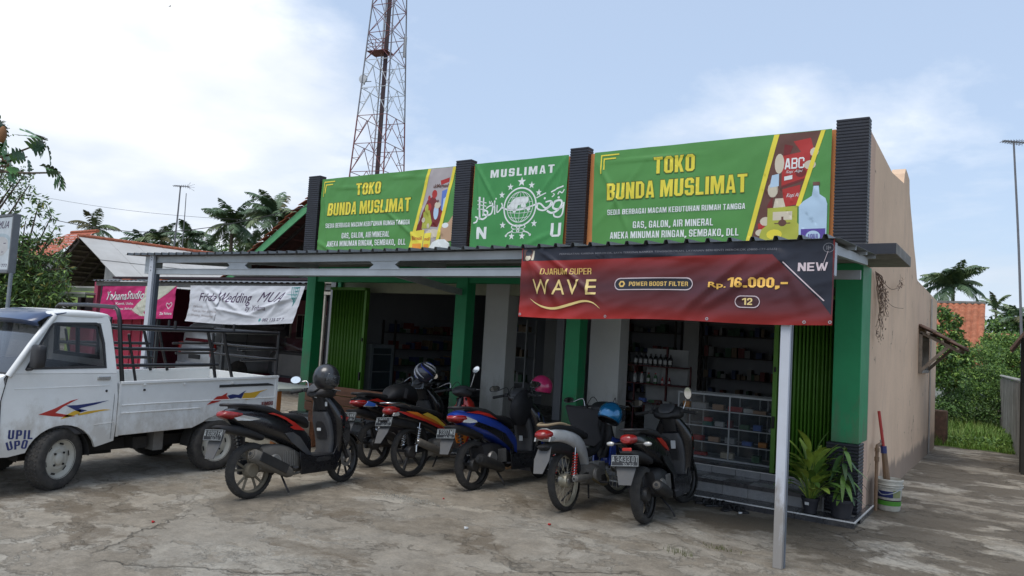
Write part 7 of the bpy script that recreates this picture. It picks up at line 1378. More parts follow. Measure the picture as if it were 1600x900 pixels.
# green gabled house with red tiles
H2, HP2 = house('green_gabled_house', 'red tiled house with green bargeboards, mostly hidden by the shop', -20.6, -11.4, -15.9, 14, 22, 5.6, 2.8, 2.8, None, None, None)
pk = (-15.95, 5.62); lo = (-20.6, 2.80); ro = (-11.9, 2.9)
GRB = M('green_bargeboard', (.10, .36, .15), .6, dirt=.2)
g = G(); n1_, n2_ = 17, 30
for sgn, e in ((-1, lo), (1, ro)):
    for k in range(n1_):
        for j in range(n2_):
            t0, t1 = k / n1_, (k + 1.12) / n1_; y_ = 14 + j * .27; A = lambda t: (pk[0] + (e[0] - pk[0]) * t, pk[1] + (e[1] - pk[1]) * t)
            a_, b_ = A(t0), A(t1); g.add([(a_[0], y_ - .12, a_[1] + .10), (b_[0], y_ - .12, b_[1] + .16), (b_[0], y_ + .01, b_[1] + .20), (b_[0], y_ + .14, b_[1] + .16), (a_[0], y_ + .14, a_[1] + .10), (a_[0], y_ + .01, a_[1] + .14)], [(0, 1, 2, 5), (5, 2, 3, 4)])
HP2(g, 'roof_tiles', TERRA, kind='stuff', solid=.02)
for e in (lo, ro): HP2(G().add([(pk[0], 14, pk[1] + .05), (e[0], 14, e[1] + .06), (e[0], 22, e[1] + .06), (pk[0], 22, pk[1] + .05)], [(0, 1, 2, 3)]), 'underlay', M('brown_tile_underside', (.12, .05, .035), .9, var=.4, scale=5), solid=.01)
for sgn, e in ((-1, lo), (1, ro)):
    HP2(G().plate([(pk[0], pk[1] + .04), (e[0], e[1] + .04), (e[0], e[1] - .20), (pk[0], pk[1] - .22)], lambda a, b, d: (a, 14 - d, b), 0, .04), 'bargeboard', GRB); HP2(G().plate([(pk[0], pk[1] - .10), (e[0] + .6, e[1] + .30), (e[0] + .6, e[1] + .05), (pk[0], pk[1] - .36)], lambda a, b, d: (a, 16.0 - d, b), 0, .06), 'inner_bargeboard', GRB)
    for k in range(9): t0 = k / 9 + .04; q_ = (pk[0] + (e[0] - pk[0]) * t0, pk[1] + (e[1] - pk[1]) * t0); HP2(G().bar((q_[0], 14.05, q_[1] - .0), (q_[0], 15.95, q_[1] - .0), .04, .05), 'batten', M('red_brown_batten', (.16, .06, .045), .8))
    for y_ in (14.5, 15.2): HP2(G().bar((pk[0], y_, pk[1] - .07), (e[0], y_, e[1] - .07), .06, .08), 'rafter', UNDR)
HP2(G().plate([(lo[0] + .9, 2.6), (ro[0] - .5, 2.6), (ro[0] - .5, 3.0), (pk[0], 5.25), (lo[0] + .9, 3.1)], lambda a, b, d: (a, 16.05 + d, b), 0, .15), 'gable_wall', TURQ); HP2(G().box(lo[0] + .9, ro[0] - .5, 15.7, 21, 0, 2.6), 'lower_wall', TURQ)
for k in range(3):
    for j in range(3): c_ = at(517, 431, Y=15.9); HP2(G().box(c_.x - .12 + .09 * k, c_.x - .06 + .09 * k, 15.98, 16.045, 3.02 + .09 * j, 3.08 + .09 * j), 'vent_hole', DKI)
# far red tiled houses
def tiled(name, label, pts, y, depth, mat=TERRA, cat='house', rows=10, wallm=GREYW, zw=None):
    h = thing(name, label, cat, (pts[0][0], y, 0)); x0 = pts[0][0]
    return h
H3 = thing('red_tiled_house', 'distant orange red tiled roof showing above the white sheets', 'house', (-52, 25, 0))
a_, p_, c_ = at(88, 392, Y=25), at(112, 364, Y=25), at(168, 386, Y=27)
g = G(); n = 16
for k in range(n):
    t0, t1 = k / n, (k + 1.1) / n; xa, xb = p_.x + 52, c_.x + 54.5; L0 = -3.6 * t0; L1 = -3.6 * t1
    for j in range(36):
        u0 = j / 36; u1 = (j + .96) / 36; w0 = 1 + .35 * t0; f = lambda u, t: (xa - 2.5 * t + (xb - xa + 3.2 * t) * u, -3.2 * t, p_.z - 2.1 * t + .03 * (k % 2))
        g.add([f(u0, t0), f(u1, t0), f(u1, t1), f(u0, t1)], [(0, 1, 2, 3)])
g.build('roof_tiles', M('red_far_tile', (.40, .10, .05), .8, var=.3, scale=2, dirt=.4, dirtcol=(.15, .06, .04)), H3, kind='stuff'); G().box(-3.5, 4.5, -2.6, 3, 0, p_.z - 1.9).build('wall', GREYW, H3); G().tube([(p_.x + 52, 0, p_.z + .03), (c_.x + 54.5, 0, p_.z + .03)], .12, 8).build('ridge', TERRA, H3)
gx = at(152, 372, Y=24); G().plate([(-.9, -.5), (0, .25), (.9, -.5)], lambda a, b, d: (gx.x + 52 + a, -1.2 + d, gx.z + b), 0, .1).build('small_gable', M('pale_gable', (.45, .42, .38), .8), H3)
H4 = thing('orange_tiled_building', 'building with steep orange tile roof face rising behind the bushes', 'house', (-1.8, 32, 0)); tl, tr_, bl = at(1462, 474, Y=32), at(1540, 476, Y=32), at(1462, 545, Y=30.6)
nc, nr = 14, 17; g = G(); W_ = tr_.x - tl.x + 1.2
for k in range(nr):
    for j in range(nc):
        u0 = j / nc; t0 = k / nr; m = 5; vs = []
        for q in range(m + 1):
            u = u0 + q / m / nc; bz = .085 * math.sin(math.pi * q / m)
            for t, o in ((t0, .0), (t0 + 1.15 / nr, .02)): vs.append((tl.x + 1.8 - 1.2 + W_ * u, -1.9 * t, tl.z - 2.4 * t + bz + o))
        g.add(vs, [(2 * q, 2 * q + 1, 2 * q + 3, 2 * q + 2) for q in range(m)])
g.build('roof_tiles', M('orange_far_tile', (.44, .16, .085), .8, var=.3, scale=5, dirt=.45, dirtcol=(.20, .07, .04)), H4, kind='stuff'); G().box(tl.x + .6, tr_.x + 1.8, -.06, .12, tl.z + .02, tl.z + .10).build('ridge_cap', CONCR, H4); G().box(tl.x + .6, tr_.x + 1.75, -1.5, 4, 0, tl.z - 2.2).build('wall', GREYW, H4)
H5 = thing('low_tiled_house', 'low orange tiled roof far off at the right above the bushes', 'house', (0, 45, 0)); z_ = at(1560, 521, Y=45).z; g = G()
for k in range(8):
    for j in range(30): x_ = -2.2 + j * .25; g.add([(x_, -.35 * k, z_ - .22 * k), (x_ + .23, -.35 * k, z_ - .22 * k), (x_ + .23, -.35 * (k + 1.1), z_ - .22 * k - .20), (x_, -.35 * (k + 1.1), z_ - .22 * k - .20)], [(0, 1, 2, 3)])
g.build('roof_tiles', M('orange_far_tile', (.5, .16, .07), .8), H5, kind='stuff'); G().box(-2.1, 5, -2.5, 3, 0, z_ - 1.6).build('wall', GREYW, H5)
# ================================================================== telecom tower
TWR = M('tower_red', (.20, .065, .065), .6); TWW = M('tower_white', (.50, .52, .54), .6); TWG_ = M('tower_dark_cable', (.045, .025, .03), .7); TWD = M('tower_galvanised', (.20, .20, .22), .6, metal=.2)
TC = at(590, 268, Y=50); tw = thing('telecom_tower', 'tall red and white lattice telecom tower behind the shop', 'tower', (TC.x, 50, 0), rotz=R(12))
half = lambda z: max(.5, (4.9 - z * .078) / 2)
lv = [z for z in np.arange(0, 46, 2.7)]
for i in range(len(lv) - 1):
    z0, z1 = lv[i], lv[i + 1]; a, b_ = half(z0), half(z1); zm = (z0 + z1) / 2; mt = TWR if (zm < 20.5 or 27.5 < zm < 34) else TWW
    g = G(); c0 = [(-a, -a), (a, -a), (a, a), (-a, a)]; c1 = [(-b_, -b_), (b_, -b_), (b_, b_), (-b_, b_)]
    for k in range(4): g.bar((*c0[k], z0), (*c1[k], z1), .095, .095)
    g.build('leg_section', TWD if mt is TWW or zm > 27 else mt, tw)
    g = G()
    for k in range(4):
        k2 = (k + 1) % 4; A0, A1, B0, B1 = Vector((*c0[k], z0)), Vector((*c0[k2], z0)), Vector((*c1[k], z1)), Vector((*c1[k2], z1)); mid = (B0 + B1) / 2
        if zm < 26: g.bar(A0, mid, .05, .05).bar(A1, mid, .05, .05).bar((A0 + mid) / 2, A0.lerp(B0, .5), .035, .035).bar((A1 + mid) / 2, A1.lerp(B1, .5), .035, .035).bar((A0 + mid) / 2, A0.lerp(B0, .9), .03, .03)
        else: g.bar(A0, B1, .045, .045).bar(A1, B0, .045, .045)
        g.bar(B0, B1, .05, .05)
    g.build('bracing', mt, tw)
G().bar((.10, -.2, 0), (.10, -.2, 45), .42, .10).build('cable_tray', TWG_, tw); g = G()
for s_ in (-.55, -.25): g.bar((s_, .0, 0), (s_, .0, 45), .04, .04)
for k in range(110): g.bar((-.55, 0, .4 * k + .2), (-.25, 0, .4 * k + .2), .025, .025)
g.build('ladder', TWW, tw)
zp = at(580, 88, Y=50).z; hp_ = half(zp); g = G()
for z_ in (0, .35, .7, 1.05): g.bar((-hp_ - .25, -.9, zp + z_), (-hp_ - .25, .7, zp + z_), .04, .04).bar((-hp_ - .25, -.9, zp + z_), (.3, -.9, zp + z_), .04, .04)
for x_, y_ in ((-hp_ - .25, -.9), (-hp_ - .25, .7), (.3, -.9), (-hp_ / 2, -.9)): g.bar((x_, y_, zp), (x_, y_, zp + 1.05), .04, .04)
g.box(-hp_ - .25, .5, -.9, .6, zp - .05, zp).build('platform', TWR, tw)
zd = at(562, 130, Y=50).z; hd = half(zd); G().lathe([(0, 0), (.42, .0), (.44, -.10), (.40, -.22), (.05, -.26), (0, -.26)], (-hd - .75, -.2, zd), 'y', 24).build('dish', TWW, tw, smooth=40); G().tube([(-hd - .7, -.1, zd - .5), (-hd - .7, -.1, zd + .3)], .05, 8).bar((-hd - .7, -.1, zd - .2), (-hd, 0, zd - .2), .06, .06).bar((-hd - .7, -.1, zd - .9), (-hd - .35, 0, zd - .9), .06, .06).build('dish_mount', TWD, tw)
zs_ = at(633, 70, Y=50).z; hs = half(zs_); G().box(hs + .62, hs + .82, -.1, .1, zs_ - 1.0, zs_ + 1.0).build('sector_antenna', M('antenna_grey', (.34, .35, .37), .6), tw, bevel=.03); G().bar((hs, 0, zs_ + .9), (hs + .7, 0, zs_ + .9), .05, .05).bar((hs, 0, zs_ - .5), (hs + .7, 0, zs_ - .5), .05, .05).bar((hs + .55, 0, zs_ - 1.1), (hs + .55, 0, zs_ + 1.3), .05, .05).build('antenna_mount', TWD, tw)
# TV aerials and wires
def aerial(label, top, base, r, arms, L, head=0):
    t = thing('tv_aerial', label, 'aerial', base); d = Vector(top) - Vector(base); m = GALV
    G().tube([(0, 0, 0), tuple(d * .5 + Vector((r * .6, 0, 0))), tuple(d)], [r, r * .7], 6, 4).build('mast', M('aerial_mast', (.16, .16, .17), .6), t); g = G(); c, s_ = math.cos(head), math.sin(head)
    if arms:
        g.bar(d - Vector((c, s_, 0)) * L, d + Vector((c, s_, 0)) * L, .02, .02).bar(d - Vector((c, s_, -.12)) * L * .9, d + Vector((c, s_, .12)) * L * .5, .015, .015)
        for k in range(arms): q = d + Vector((c, s_, 0)) * L * (-1 + 2 * k / (arms - 1)); w_ = .10 + .16 * (k / arms); g.bar(q - Vector((-s_, c, 0)) * w_, q + Vector((-s_, c, 0)) * w_, .012, .012).bar(q - Vector((0, 0, 1)) * w_ * .4, q + Vector((0, 0, 1)) * w_ * .4, .010, .010)
        q = d + Vector((c, s_, 0)) * L; [g.bar(q, q + Vector((c * .25, s_ * .25, z_)) + Vector((-s_, c, 0)) * w_, .01, .01) for z_ in (-.16, 0, .16) for w_ in (-.2, .2)]
    g.build('aerial_head', M('aerial_mast', (.16, .16, .17), .6), t)
aerial('leaning aerial mast with flat yagi head behind the white roofed house', at(282, 291, Y=20), at(271, 392, Y=20), .045, 8, .35, 0.5); aerial('thin second aerial mast right behind the leaning one', at(291, 302, Y=24), at(284, 392, Y=24), .03, 0, .3); aerial('tall thin aerial mast at the right edge above the fence', at(1584, 222, Y=22), at(1597, 560, Y=22), .032, 9, .28, .6)
WIRE = M('black_wire', (.03, .03, .03), .6)
for (a_, b_, lb, sgg) in (((25, 300, 14), (478, 348, 16), 'thin upper cable sagging across the sky behind the houses', .25), ((60, 338, 10), (482, 322, 12), 'thicker lower cable running to the green gabled house', .55)):
    A, B = at(a_[0], a_[1], Y=a_[2]), at(b_[0], b_[1], Y=b_[2]); o = G().tube([tuple(A.lerp(B, t) - Vector((0, 0, sgg * math.sin(math.pi * t)))) for t in np.linspace(0, 1, 14)], .010 if 'thicker' in lb else .006, 5).build('overhead_cable', WIRE); tag(o, lb, 'cable', 'overhead cables')
# ================================================================== vegetation
GL = [M('foliage_dark', (.048, .095, .026), .6, var=.3, scale=1.5), M('foliage_mid', (.095, .185, .04), .6, var=.3, scale=1.5), M('foliage_light', (.19, .30, .055), .6, var=.3, scale=1.5), M('foliage_yellow', (.22, .20, .035), .6)]
def leafcloud(cl, n, ll, lw, seed, mix=(.4, .4, .2, 0), droop=.5, base=(0, 0, 0)):
    """leaves in clumps; cl: list of (centre, radii)"""
    r = np.random.default_rng(seed); V = []; F = []; Mi = []; vol = np.array([c[1][0] * c[1][1] * c[1][2] for c in cl]) ** .66; vol /= vol.sum()
    for ci, (c, rad) in enumerate(cl):
        k = max(4, int(n * vol[ci])); d = r.normal(size=(k, 3)); d /= np.linalg.norm(d, axis=1)[:, None]; rr = r.uniform(.35, 1.0, k) ** .5; P = np.array(c) + d * rr[:, None] * np.array(rad)
        P += r.normal(size=(k, 3)) * np.array(rad) * .12
        for p, dd in zip(P, d):
            u = dd * .6 + r.normal(size=3) * .6; u[2] -= droop * r.uniform(.3, 1.3); u /= np.linalg.norm(u); w = np.cross(u, r.normal(size=3)); w /= np.linalg.norm(w); q = np.cross(u, w); L = ll * r.uniform(.6, 1.3); o = len(V); s_ = lw * r.uniform(.7, 1.2)
            V += [tuple(p), tuple(p + u * L * .5 + w * s_ + q * s_ * .3), tuple(p + u * L), tuple(p + u * L * .5 - w * s_ + q * s_ * .3)]; F += [(o, o + 1, o + 2), (o, o + 2, o + 3)]; m_ = int(r.choice(4, p=mix)); Mi += [m_, m_]
    g = G(); g.v = [tuple(np.array(v) - np.array(base)) for v in V]; g.f = F; g.m = Mi; return g
def clumps(c, R3, n, rs, seed, flat=1.):
    r = random.Random(seed); out = []
    for k in range(n):
        while True:
            p = [r.uniform(-1, 1) for _ in range(3)]
            if sum(a * a for a in p) < 1: break
        s_ = rs * r.uniform(.6, 1.35); out.append(((c[0] + p[0] * R3[0], c[1] + p[1] * R3[1], c[2] + p[2] * R3[2]), (s_, s_, s_ * .75 * flat)))
    return out
BRK = M('tree_bark', (.11, .085, .06), .95, var=.35, scale=6, bump=.6, bscale=14)
def tree(name, label, base, cl, n, ll, lw, seed, mix, trunk_r=.12, cat='tree', group=None, droop=.5, kindcrown='crown'):
    t = thing(name, label, cat, base, group=group); bz = Vector(base); tops = [Vector(c[0]) - bz for c in cl]; cen = sum(tops, Vector()) / len(tops)
    g = G().tube([(0, 0, -.1), tuple(cen * .3 + Vector((.1, 0, 0))), tuple(Vector((cen.x * .6, cen.y * .6, cen.z * .75)))], [trunk_r, trunk_r * .55], 10, 4); g.build('trunk', BRK, t, smooth=60)
    g = G(); r = random.Random(seed)
    for k in tops[:: max(1, len(tops) // 14)]: s_ = Vector((cen.x * .5, cen.y * .5, cen.z * r.uniform(.4, .7))); g.tube([tuple(s_), tuple((s_ + k) / 2 + Vector((0, 0, .12))), tuple(k)], [trunk_r * .35, .012], 6, 3)
    g.build('limb', BRK, t, smooth=60, kind='stuff'); leafcloud(cl, n, ll, lw, seed, mix, droop, base).build(kindcrown, GL, t); return t
A = lambda x, y, Y: tuple(at(x, y, Y=Y))
cl = []
for px_, py_, r_ in ((25, 310, .12), (45, 305, .12), (62, 312, .14), (72, 325, .13), (80, 338, .10), (55, 328, .12), (18, 332, .16), (6, 345, .2), (88, 352, .07), (70, 350, .10), (40, 345, .14), (10, 380, .42), (40, 378, .28), (62, 375, .20), (84, 372, .13), (96, 380, .07), (25, 408, .48), (60, 403, .33), (84, 405, .18), (15, 440, .6), (50, 438, .42), (78, 432, .24), (98, 440, .12), (40, 468, .6), (75, 462, .33), (5, 470, .7), (98, 462, .18), (-40, 400, .9), (-50, 350, .6), (-30, 450, .9), (102, 420, .08)):
    cl.append((A(px_, py_, 9.4 + .01 * px_), (r_, r_ * 1.3, r_ * .8)))
tree('mango_tree', 'dense dark mango tree with drooping leaves behind the roadside sign', (cl[19][0][0] - .5, 9.6, 0), cl, 9500, .19, .028, 31, (.50, .34, .14, .02), .16)
cl2 = [(A(x_, y_, 11), (r_, r_, r_ * .7)) for x_, y_, r_ in ((60, 440, .7), (80, 455, .5), (95, 440, .35), (100, 420, .22), (98, 402, .15), (70, 475, .8), (40, 480, .8))]
tree('young_tree', 'yellowish green sapling against the dark open gable', (cl2[0][0][0] + 1, 11, 0), cl2, 2600, .18, .03, 33, (.35, .30, .20, .15), .06)
# small leaved tree at the upper left edge
cl3 = [(A(x_, y_, 7.5), (r_, r_, r_ * .6)) for x_, y_, r_ in ((5, 265, .3), (25, 280, .32), (40, 270, .22), (15, 295, .28), (45, 290, .15), (-5, 300, .5), (-30, 270, .6), (-40, 200, .7), (-60, 330, .8))]
tree('feathery_tree', 'small leaved tree entering from the left edge under the breadfruit branches', (A(-60, 330, 7.5)[0], 7.5, 0), cl3, 2600, .085, .018, 35, (.45, .35, .2, 0), .10)
# breadfruit tree: trunk off to the left, lobed leaves on bare twigs
bb = A(-120, 400, 6.6); BF = thing('breadfruit_tree', 'breadfruit tree with large lobed leaves and one curled dead leaf, above the sign', 'tree', (bb[0], 6.6, 0)); bo = Vector((bb[0], 6.6, 0))
def lobed(L, seed):
    r = random.Random(seed); o = [(0, 0)]; n = 4
    side = []
    for i in range(n): x = .18 + .20 * i; w = .36 * math.sin(math.pi * (.25 + .6 * i / n)) + .03; side += [(x - .02, .05), (x + .07, w * .8), (x + .20, w), (x + .155, .075)]
    side.append((.86, .08)); side.append((1.04, 0)); up = [(a * L, b * L, -.25 * L * a * a + .12 * L * b) for a, b in side]; dn = [(a, -b, c) for a, b, c in reversed(up[:-1])]; vs = [(0, 0, 0)] + up + dn; k = len(up)
    mid = [(a, 0, -.25 * a * a / L) for a, b, c in up]; V = list(up) + mid + [(a, -b, c) for a, b, c in up]; F = []
    for i in range(k - 1): F += [(i, i + 1, k + i + 1, k + i), (k + i, k + i + 1, 2 * k + i + 1, 2 * k + i)]
    return V, F
BL1 = M('breadfruit_leaf', (.07, .18, .045), .45, var=.3, scale=5); BL2 = M('breadfruit_leaf_dark', (.035, .085, .028), .5, var=.3, scale=5); BRN = M('dead_breadfruit_leaf', (.22, .10, .035), .8)
def whorl(px_, py_, Y, n, L, seed, a0=0, spread=360, dry=None):
    r = random.Random(seed); c = Vector(A(px_, py_, Y)) - bo
    for k in range(n):
        a = R(a0 + spread * k / n + r.uniform(-15, 15)); V, F = lobed(L * r.uniform(.75, 1.1), seed + k); Rm = Matrix.Rotation(R(66 + r.uniform(-12, 12)), 3, 'Z') @ Matrix.Rotation(R(r.uniform(35, 75)), 3, 'Y') @ Matrix.Rotation(a, 3, 'Z') @ Matrix.Rotation(R(r.uniform(5, 30)), 3, 'Y') @ Matrix.Rotation(R(r.uniform(-35, 35)), 3, 'X')
        g = G().add([Rm @ Vector(v) + c for v in V], F); g.build('leaf', BRN if dry == k else (BL1 if r.random() < .5 else BL2), BF)
    return c
ws = [whorl(70, 222, 6.2, 7, .46, 1), whorl(94, 270, 6.2, 6, .36, 9), whorl(18, 258, 6.5, 7, .46, 17, dry=2), whorl(4, 190, 6.4, 6, .50, 25), whorl(42, 245, 6.4, 3, .36, 33), whorl(-30, 230, 6.6, 7, .6, 41), whorl(8, 215, 6.5, 3, .36, 55), whorl(34, 268, 6.4, 3, .34, 61)]
G().tube([(0, 0, 0), (.3, 0, 2.5), (.1, .2, 4.2), (.3, 0, 6.8)], [.22, .08], 12, 4).build('trunk', BRK, BF, smooth=60); g = G(); rt = Vector(A(-60, 245, 6.5)) - bo
for w_ in ws: g.tube([(.15, .1, 3.8), tuple((Vector((.15, .1, 3.8)) + rt) / 2), tuple(rt), tuple((rt + w_) / 2 - Vector((0, 0, .15))), tuple(w_)], [.05, .014], 6, 4)
g.build('branch', BRK, BF, smooth=60); G().ell(tuple(Vector(A(4, 210, 6.2)) - bo), (.08, .07, .17), 16, 10).build('dead_leaf_curl', BRN, BF, smooth=60)
# palms
PG = [M('palm_leaf_green', (.085, .14, .07), .55, var=.3, scale=1), M('palm_leaf_light', (.14, .19, .08), .55, var=.3, scale=1), M('palm_leaf_dry', (.11, .105, .045), .8)]  # palm greens mixed paler, distance haze is put into the leaf colour
def palm(label, x_, y_, Y, R_, seed, n=15, fr=(.72, .25, .03), sparse=1., base=0., up=0., grp='coconut palms behind the houses'):
    c = Vector(A(x_, y_, Y)); r = random.Random(seed); t = thing('palm_tree', label, 'palm tree', (c.x, Y, 0), group=grp); top = Vector((0, 0, c.z))
    G().tube([(r.uniform(-.5, .5), 0, -.2), (r.uniform(-.3, .3), 0, c.z * .5), tuple(top)], [R_ * .075, R_ * .045], 8, 4).build('trunk', BRK, t, smooth=60)
    for k in range(n):
        az = k * 2.4 + r.uniform(-.3, .3); el = R(r.uniform(8 + up, 78 + up * .3)) if k % 3 else R(r.uniform(-35 + up, 15 + up)); L = R_ * r.uniform(.85, 1.12); pts = []; p = Vector(top); dz = el
        for q in range(9): pts.append(p.copy()); p = p + Vector((math.cos(az) * math.cos(dz), math.sin(az) * math.cos(dz), math.sin(dz))) * (L / 8); dz -= R(6 + 9 * (q / 8))
        g = G().tube([tuple(p) for p in pts], [R_ * .012, R_ * .004], 4); m_ = r.choices((0, 1, 2), fr)[0]; sd_ = Vector((-math.sin(az), math.cos(az), 0))
        for q in range(40):
            f = .08 + .92 * q / 40; i = min(7, int(f * 8)); b0 = pts[i].lerp(pts[i + 1], f * 8 - i) if i < 8 else pts[8]; d = (pts[i + 1] - pts[i]).normalized(); ll = R_ * .34 * math.sin(math.pi * (f * .82 + .16)) * sparse
            for sg in (-1, 1):
                if r.random() < .10: continue
                tip = b0 + sd_ * sg * ll * .70 + d * ll * .45 + Vector((0, 0, -ll * r.uniform(.25, .75))); w_ = R_ * .015; g.add([b0 - d * w_, b0 + d * w_, (b0 + tip) / 2 + d * w_ * 1.3 + Vector((0, 0, ll * .08)), tip, (b0 + tip) / 2 - d * w_ * 1.3 + Vector((0, 0, ll * .08))], [(0, 1, 2, 4), (4, 2, 3)])
        g.build('frond', PG[m_], t)
    return t
palm('coconut palm with ragged open crown beside its fuller twin', 363, 350, 60, 4.6, 1, 22, up=6); palm('full coconut palm crown right beside the green gabled house', 430, 336, 60, 4.6, 2, 26, up=8); palm('half hidden coconut palm above the distant red roof', 148, 356, 60, 4.2, 3, 13, (.4, .35, .25)); palm('low palm between the two aerials and the open crowned palm', 296, 372, 62, 4.0, 4, 14); palm('low bushy palm left of the aerials', 252, 376, 64, 4.0, 5, 15); palm('low palm at the left of the palm row above the white roof', 222, 380, 64, 3.8, 6, 13); palm('palm low behind the roof between the twin crowns', 398, 384, 62, 3.4, 7, 13); palm('low palm right of the open crowned palm trunk', 330, 385, 62, 2.2, 8, 12)
palm('full coconut palm crown above the orange tiled building', 1489, 446, 40, 1.6, 11, 30, (.6, .37, .03), up=18); palm('young spiky palm right of the orange tiled building', 1556, 482, 60, 1.6, 12, 9, (.6, .3, .1), .6, up=35); palm('low palm crown at the right above the far roof', 1575, 500, 58, 1.5, 13, 12); palm('low palm crown nearest the right edge mast', 1592, 496, 50, 1.2, 14, 12)
# treelines beyond
def treeline(label, x0, x1, y_, Y, h, n, seed, ll):
    r = random.Random(seed); cl = [(A(x0 + (x1 - x0) * (k + r.random()) / n, y_ + r.uniform(-4, 4), Y + r.uniform(-2, 2)), (h * r.uniform(.6, 1.2),) * 2 + (h * r.uniform(.7, 1.0),)) for k in range(n)]
    low_ = [((c[0][0], c[0][1] - .5, c[0][2] - h), c[1]) for c in cl]; o = leafcloud(cl + low_, n * 330, ll, ll * .3, seed, (.45, .4, .15, 0)).build('treeline', GL); return tag(o, label, 'trees', kind='stuff')
treeline('far dark green wood above the white roof, under the palm row', 190, 480, 396, 66, 2.2, 22, 41, .5); treeline('far green trees at the right between the tiled roofs', 1535, 1640, 515, 52, .9, 12, 42, .25); treeline('green trees low at the far left', -80, 110, 392, 50, 2.0, 12, 43, .4); treeline('dark trees closing off the lot behind the bushes', 1440, 1660, 560, 44, 1.2, 14, 44, .3)
# bushes and grass at the right
GB = []
def bush(label, items, n, ll, lw, seed, mix, name='bush', Y0=25):
    cl = [(A(x_, y_, Y_), (r_, r_ * .8, r_ * .7)) for x_, y_, Y_, r_ in items]; c = cl[0][0]; t = thing(name, label, 'bush', (c[0], c[1], 0), group='bushes behind the grass lot'); leafcloud(cl, n, ll, lw, seed, mix, .35, (c[0], c[1], 0)).build('foliage', GL, t)
    g = G(); bz = Vector((c[0], c[1], 0))
    for k in cl[::2]: g.tube([(0, 0, 0), tuple((Vector(k[0]) - bz) * .5), tuple(Vector(k[0]) - bz)], [.03, .008], 5, 3)
    g.build('stem', BRK, t); return t
bush('glossy round leaved tree pressed against the end of the peach wall', [(1480, 520, 23, .35), (1472, 490, 23, .22), (1492, 540, 23, .35), (1470, 560, 22.5, .4), (1500, 560, 23, .3), (1478, 590, 22.5, .4), (1490, 500, 23, .2)], 4200, .10, .035, 51, (.25, .42, .31, .02))
bush('tall feathery leaved bush filling the back of the grass lot', [(1530, 565, 25, .55), (1510, 590, 24.5, .5), (1550, 590, 24.5, .5), (1540, 550, 26, .4), (1560, 560, 26, .4), (1520, 615, 24, .45), (1500, 620, 23.5, .4), (1545, 620, 24, .45), (1570, 600, 25, .4)], 15000, .105, .014, 52, (.22, .46, .32, 0))
bush('bright green bush right of the feathery one, below the low roof', [(1565, 535, 27, .35), (1580, 545, 27, .35), (1550, 532, 28, .3), (1590, 570, 26, .4), (1585, 530, 28, .25), (1600, 560, 26, .4)], 4200, .09, .025, 53, (.15, .40, .45, 0))
bush('dark low scrub under the bushes along the back of the grass', [(1485, 630, 22.5, .35), (1520, 640, 23, .3), (1560, 640, 23.5, .35), (1540, 650, 22.8, .25), (1475, 640, 21.5, .25), (1500, 645, 22.5, .3), (1575, 625, 24, .4)], 6500, .09, .020, 54, (.45, .45, .10, 0))
lotm = M('lot_grass_ground', (.08, .13, .03), .95, var=.4, scale=3, dirt=.4, dirtcol=(.04, .035, .02)); G().box(-6, 9, 17.97, 60, -.03, .004).build('grass_lot', lotm, kind='structure')
def gf(r):
    while True:
        y = 17.95 + 8.5 * r.random() ** 1.25; x = r.uniform(-2.6, .75)
        return x, y + .12 * math.sin(x * 9), .55 + .9 * noise.noise((x * 1.4, y * .9, 0)) + .5 * min(1, (y - 17.9) / 1.2)
tag(blades(30000, gf, .08, .30, .0055, .9, 9).build('grass', [GR]), 'lush green grass covering the lot behind the concrete', 'grass', kind='stuff')
gy = M('grass_blade_yellow', (.17, .22, .04), .6, var=.3, scale=3); tag(blades(5000, gf, .12, .38, .005, .7, 10).build('grass', [gy]), 'paler grass stalks standing above the lot grass', 'grass', kind='stuff')
cl = [((r_[0], r_[1], .10), (.16, .16, .10)) for r_ in ((RNG.uniform(-1.4, .2), RNG.uniform(18.2, 22)) for _ in range(34))]; tag(leafcloud(cl, 2600, .07, .018, 57, (.15, .4, .45, 0), .1).build('weeds', GL), 'broad leaved weeds mixed into the grass lot', 'weeds', kind='stuff')
# fence of old sheets, thatched shed, stump at the wall end
FE = thing('sheet_fence', 'weathered grey upright sheet fence along the right of the passage', 'fence', (.1, 19, 0)); FM = M('weathered_fence_sheet', (.24, .23, .205), .9, var=.3, scale=3, stretch=(3, 3, .5), dirt=.7, dirtcol=(.07, .07, .055))
fa_, fb_ = at(1564, 605, Y=24), at(1604, 612, Y=16.5); n = 9
for k in range(n):
    p0 = Vector((fa_.x, 24, 0)).lerp(Vector((.06, 16.5, 0)), k / n); p1 = Vector((fa_.x, 24, 0)).lerp(Vector((.06, 16.5, 0)), (k + .98) / n); g = G(); m = 16; vs = []; h0 = 1.42 + RNG.uniform(-.05, .05)
    for z_ in (0, h0):
        for q in range(m + 1): pp = p0.lerp(p1, q / m); o_ = .025 * math.sin(q * math.pi * .9) ; vs.append((pp.x - .1 + o_ + RNG.uniform(-.004, .004), pp.y - 19, z_))
    g.add(vs, [(q, q + 1, m + 2 + q, m + 1 + q) for q in range(m)]); g.build('fence_sheet', FM, FE, solid=.006)
G().tube([(fa_.x - .1, 5, 1.46), (-.04, -2.5, 1.46)], .035, 7).build('top_rail', M('pale_pole', (.36, .35, .32), .8), FE)
SHD = thing('roadside_shed', 'dark shed corner with drooping roof at the right edge beyond the fence', 'shed', (.35, 14.5, 0)); s0 = at(1580, 545, Y=15.2)
sx = at(1600, 600, Y=15.0).x - .35
G().box(sx - .05, sx + .06, .45, .55, 0, 2.2).build('post', M('dark_mossy_wood', (.03, .028, .022), .95), SHD)
zt_ = at(1600, 522, Y=15).z; zb_ = at(1580, 548, Y=15).z; xs0 = at(1580, 548, Y=15).x - .35
g = G()
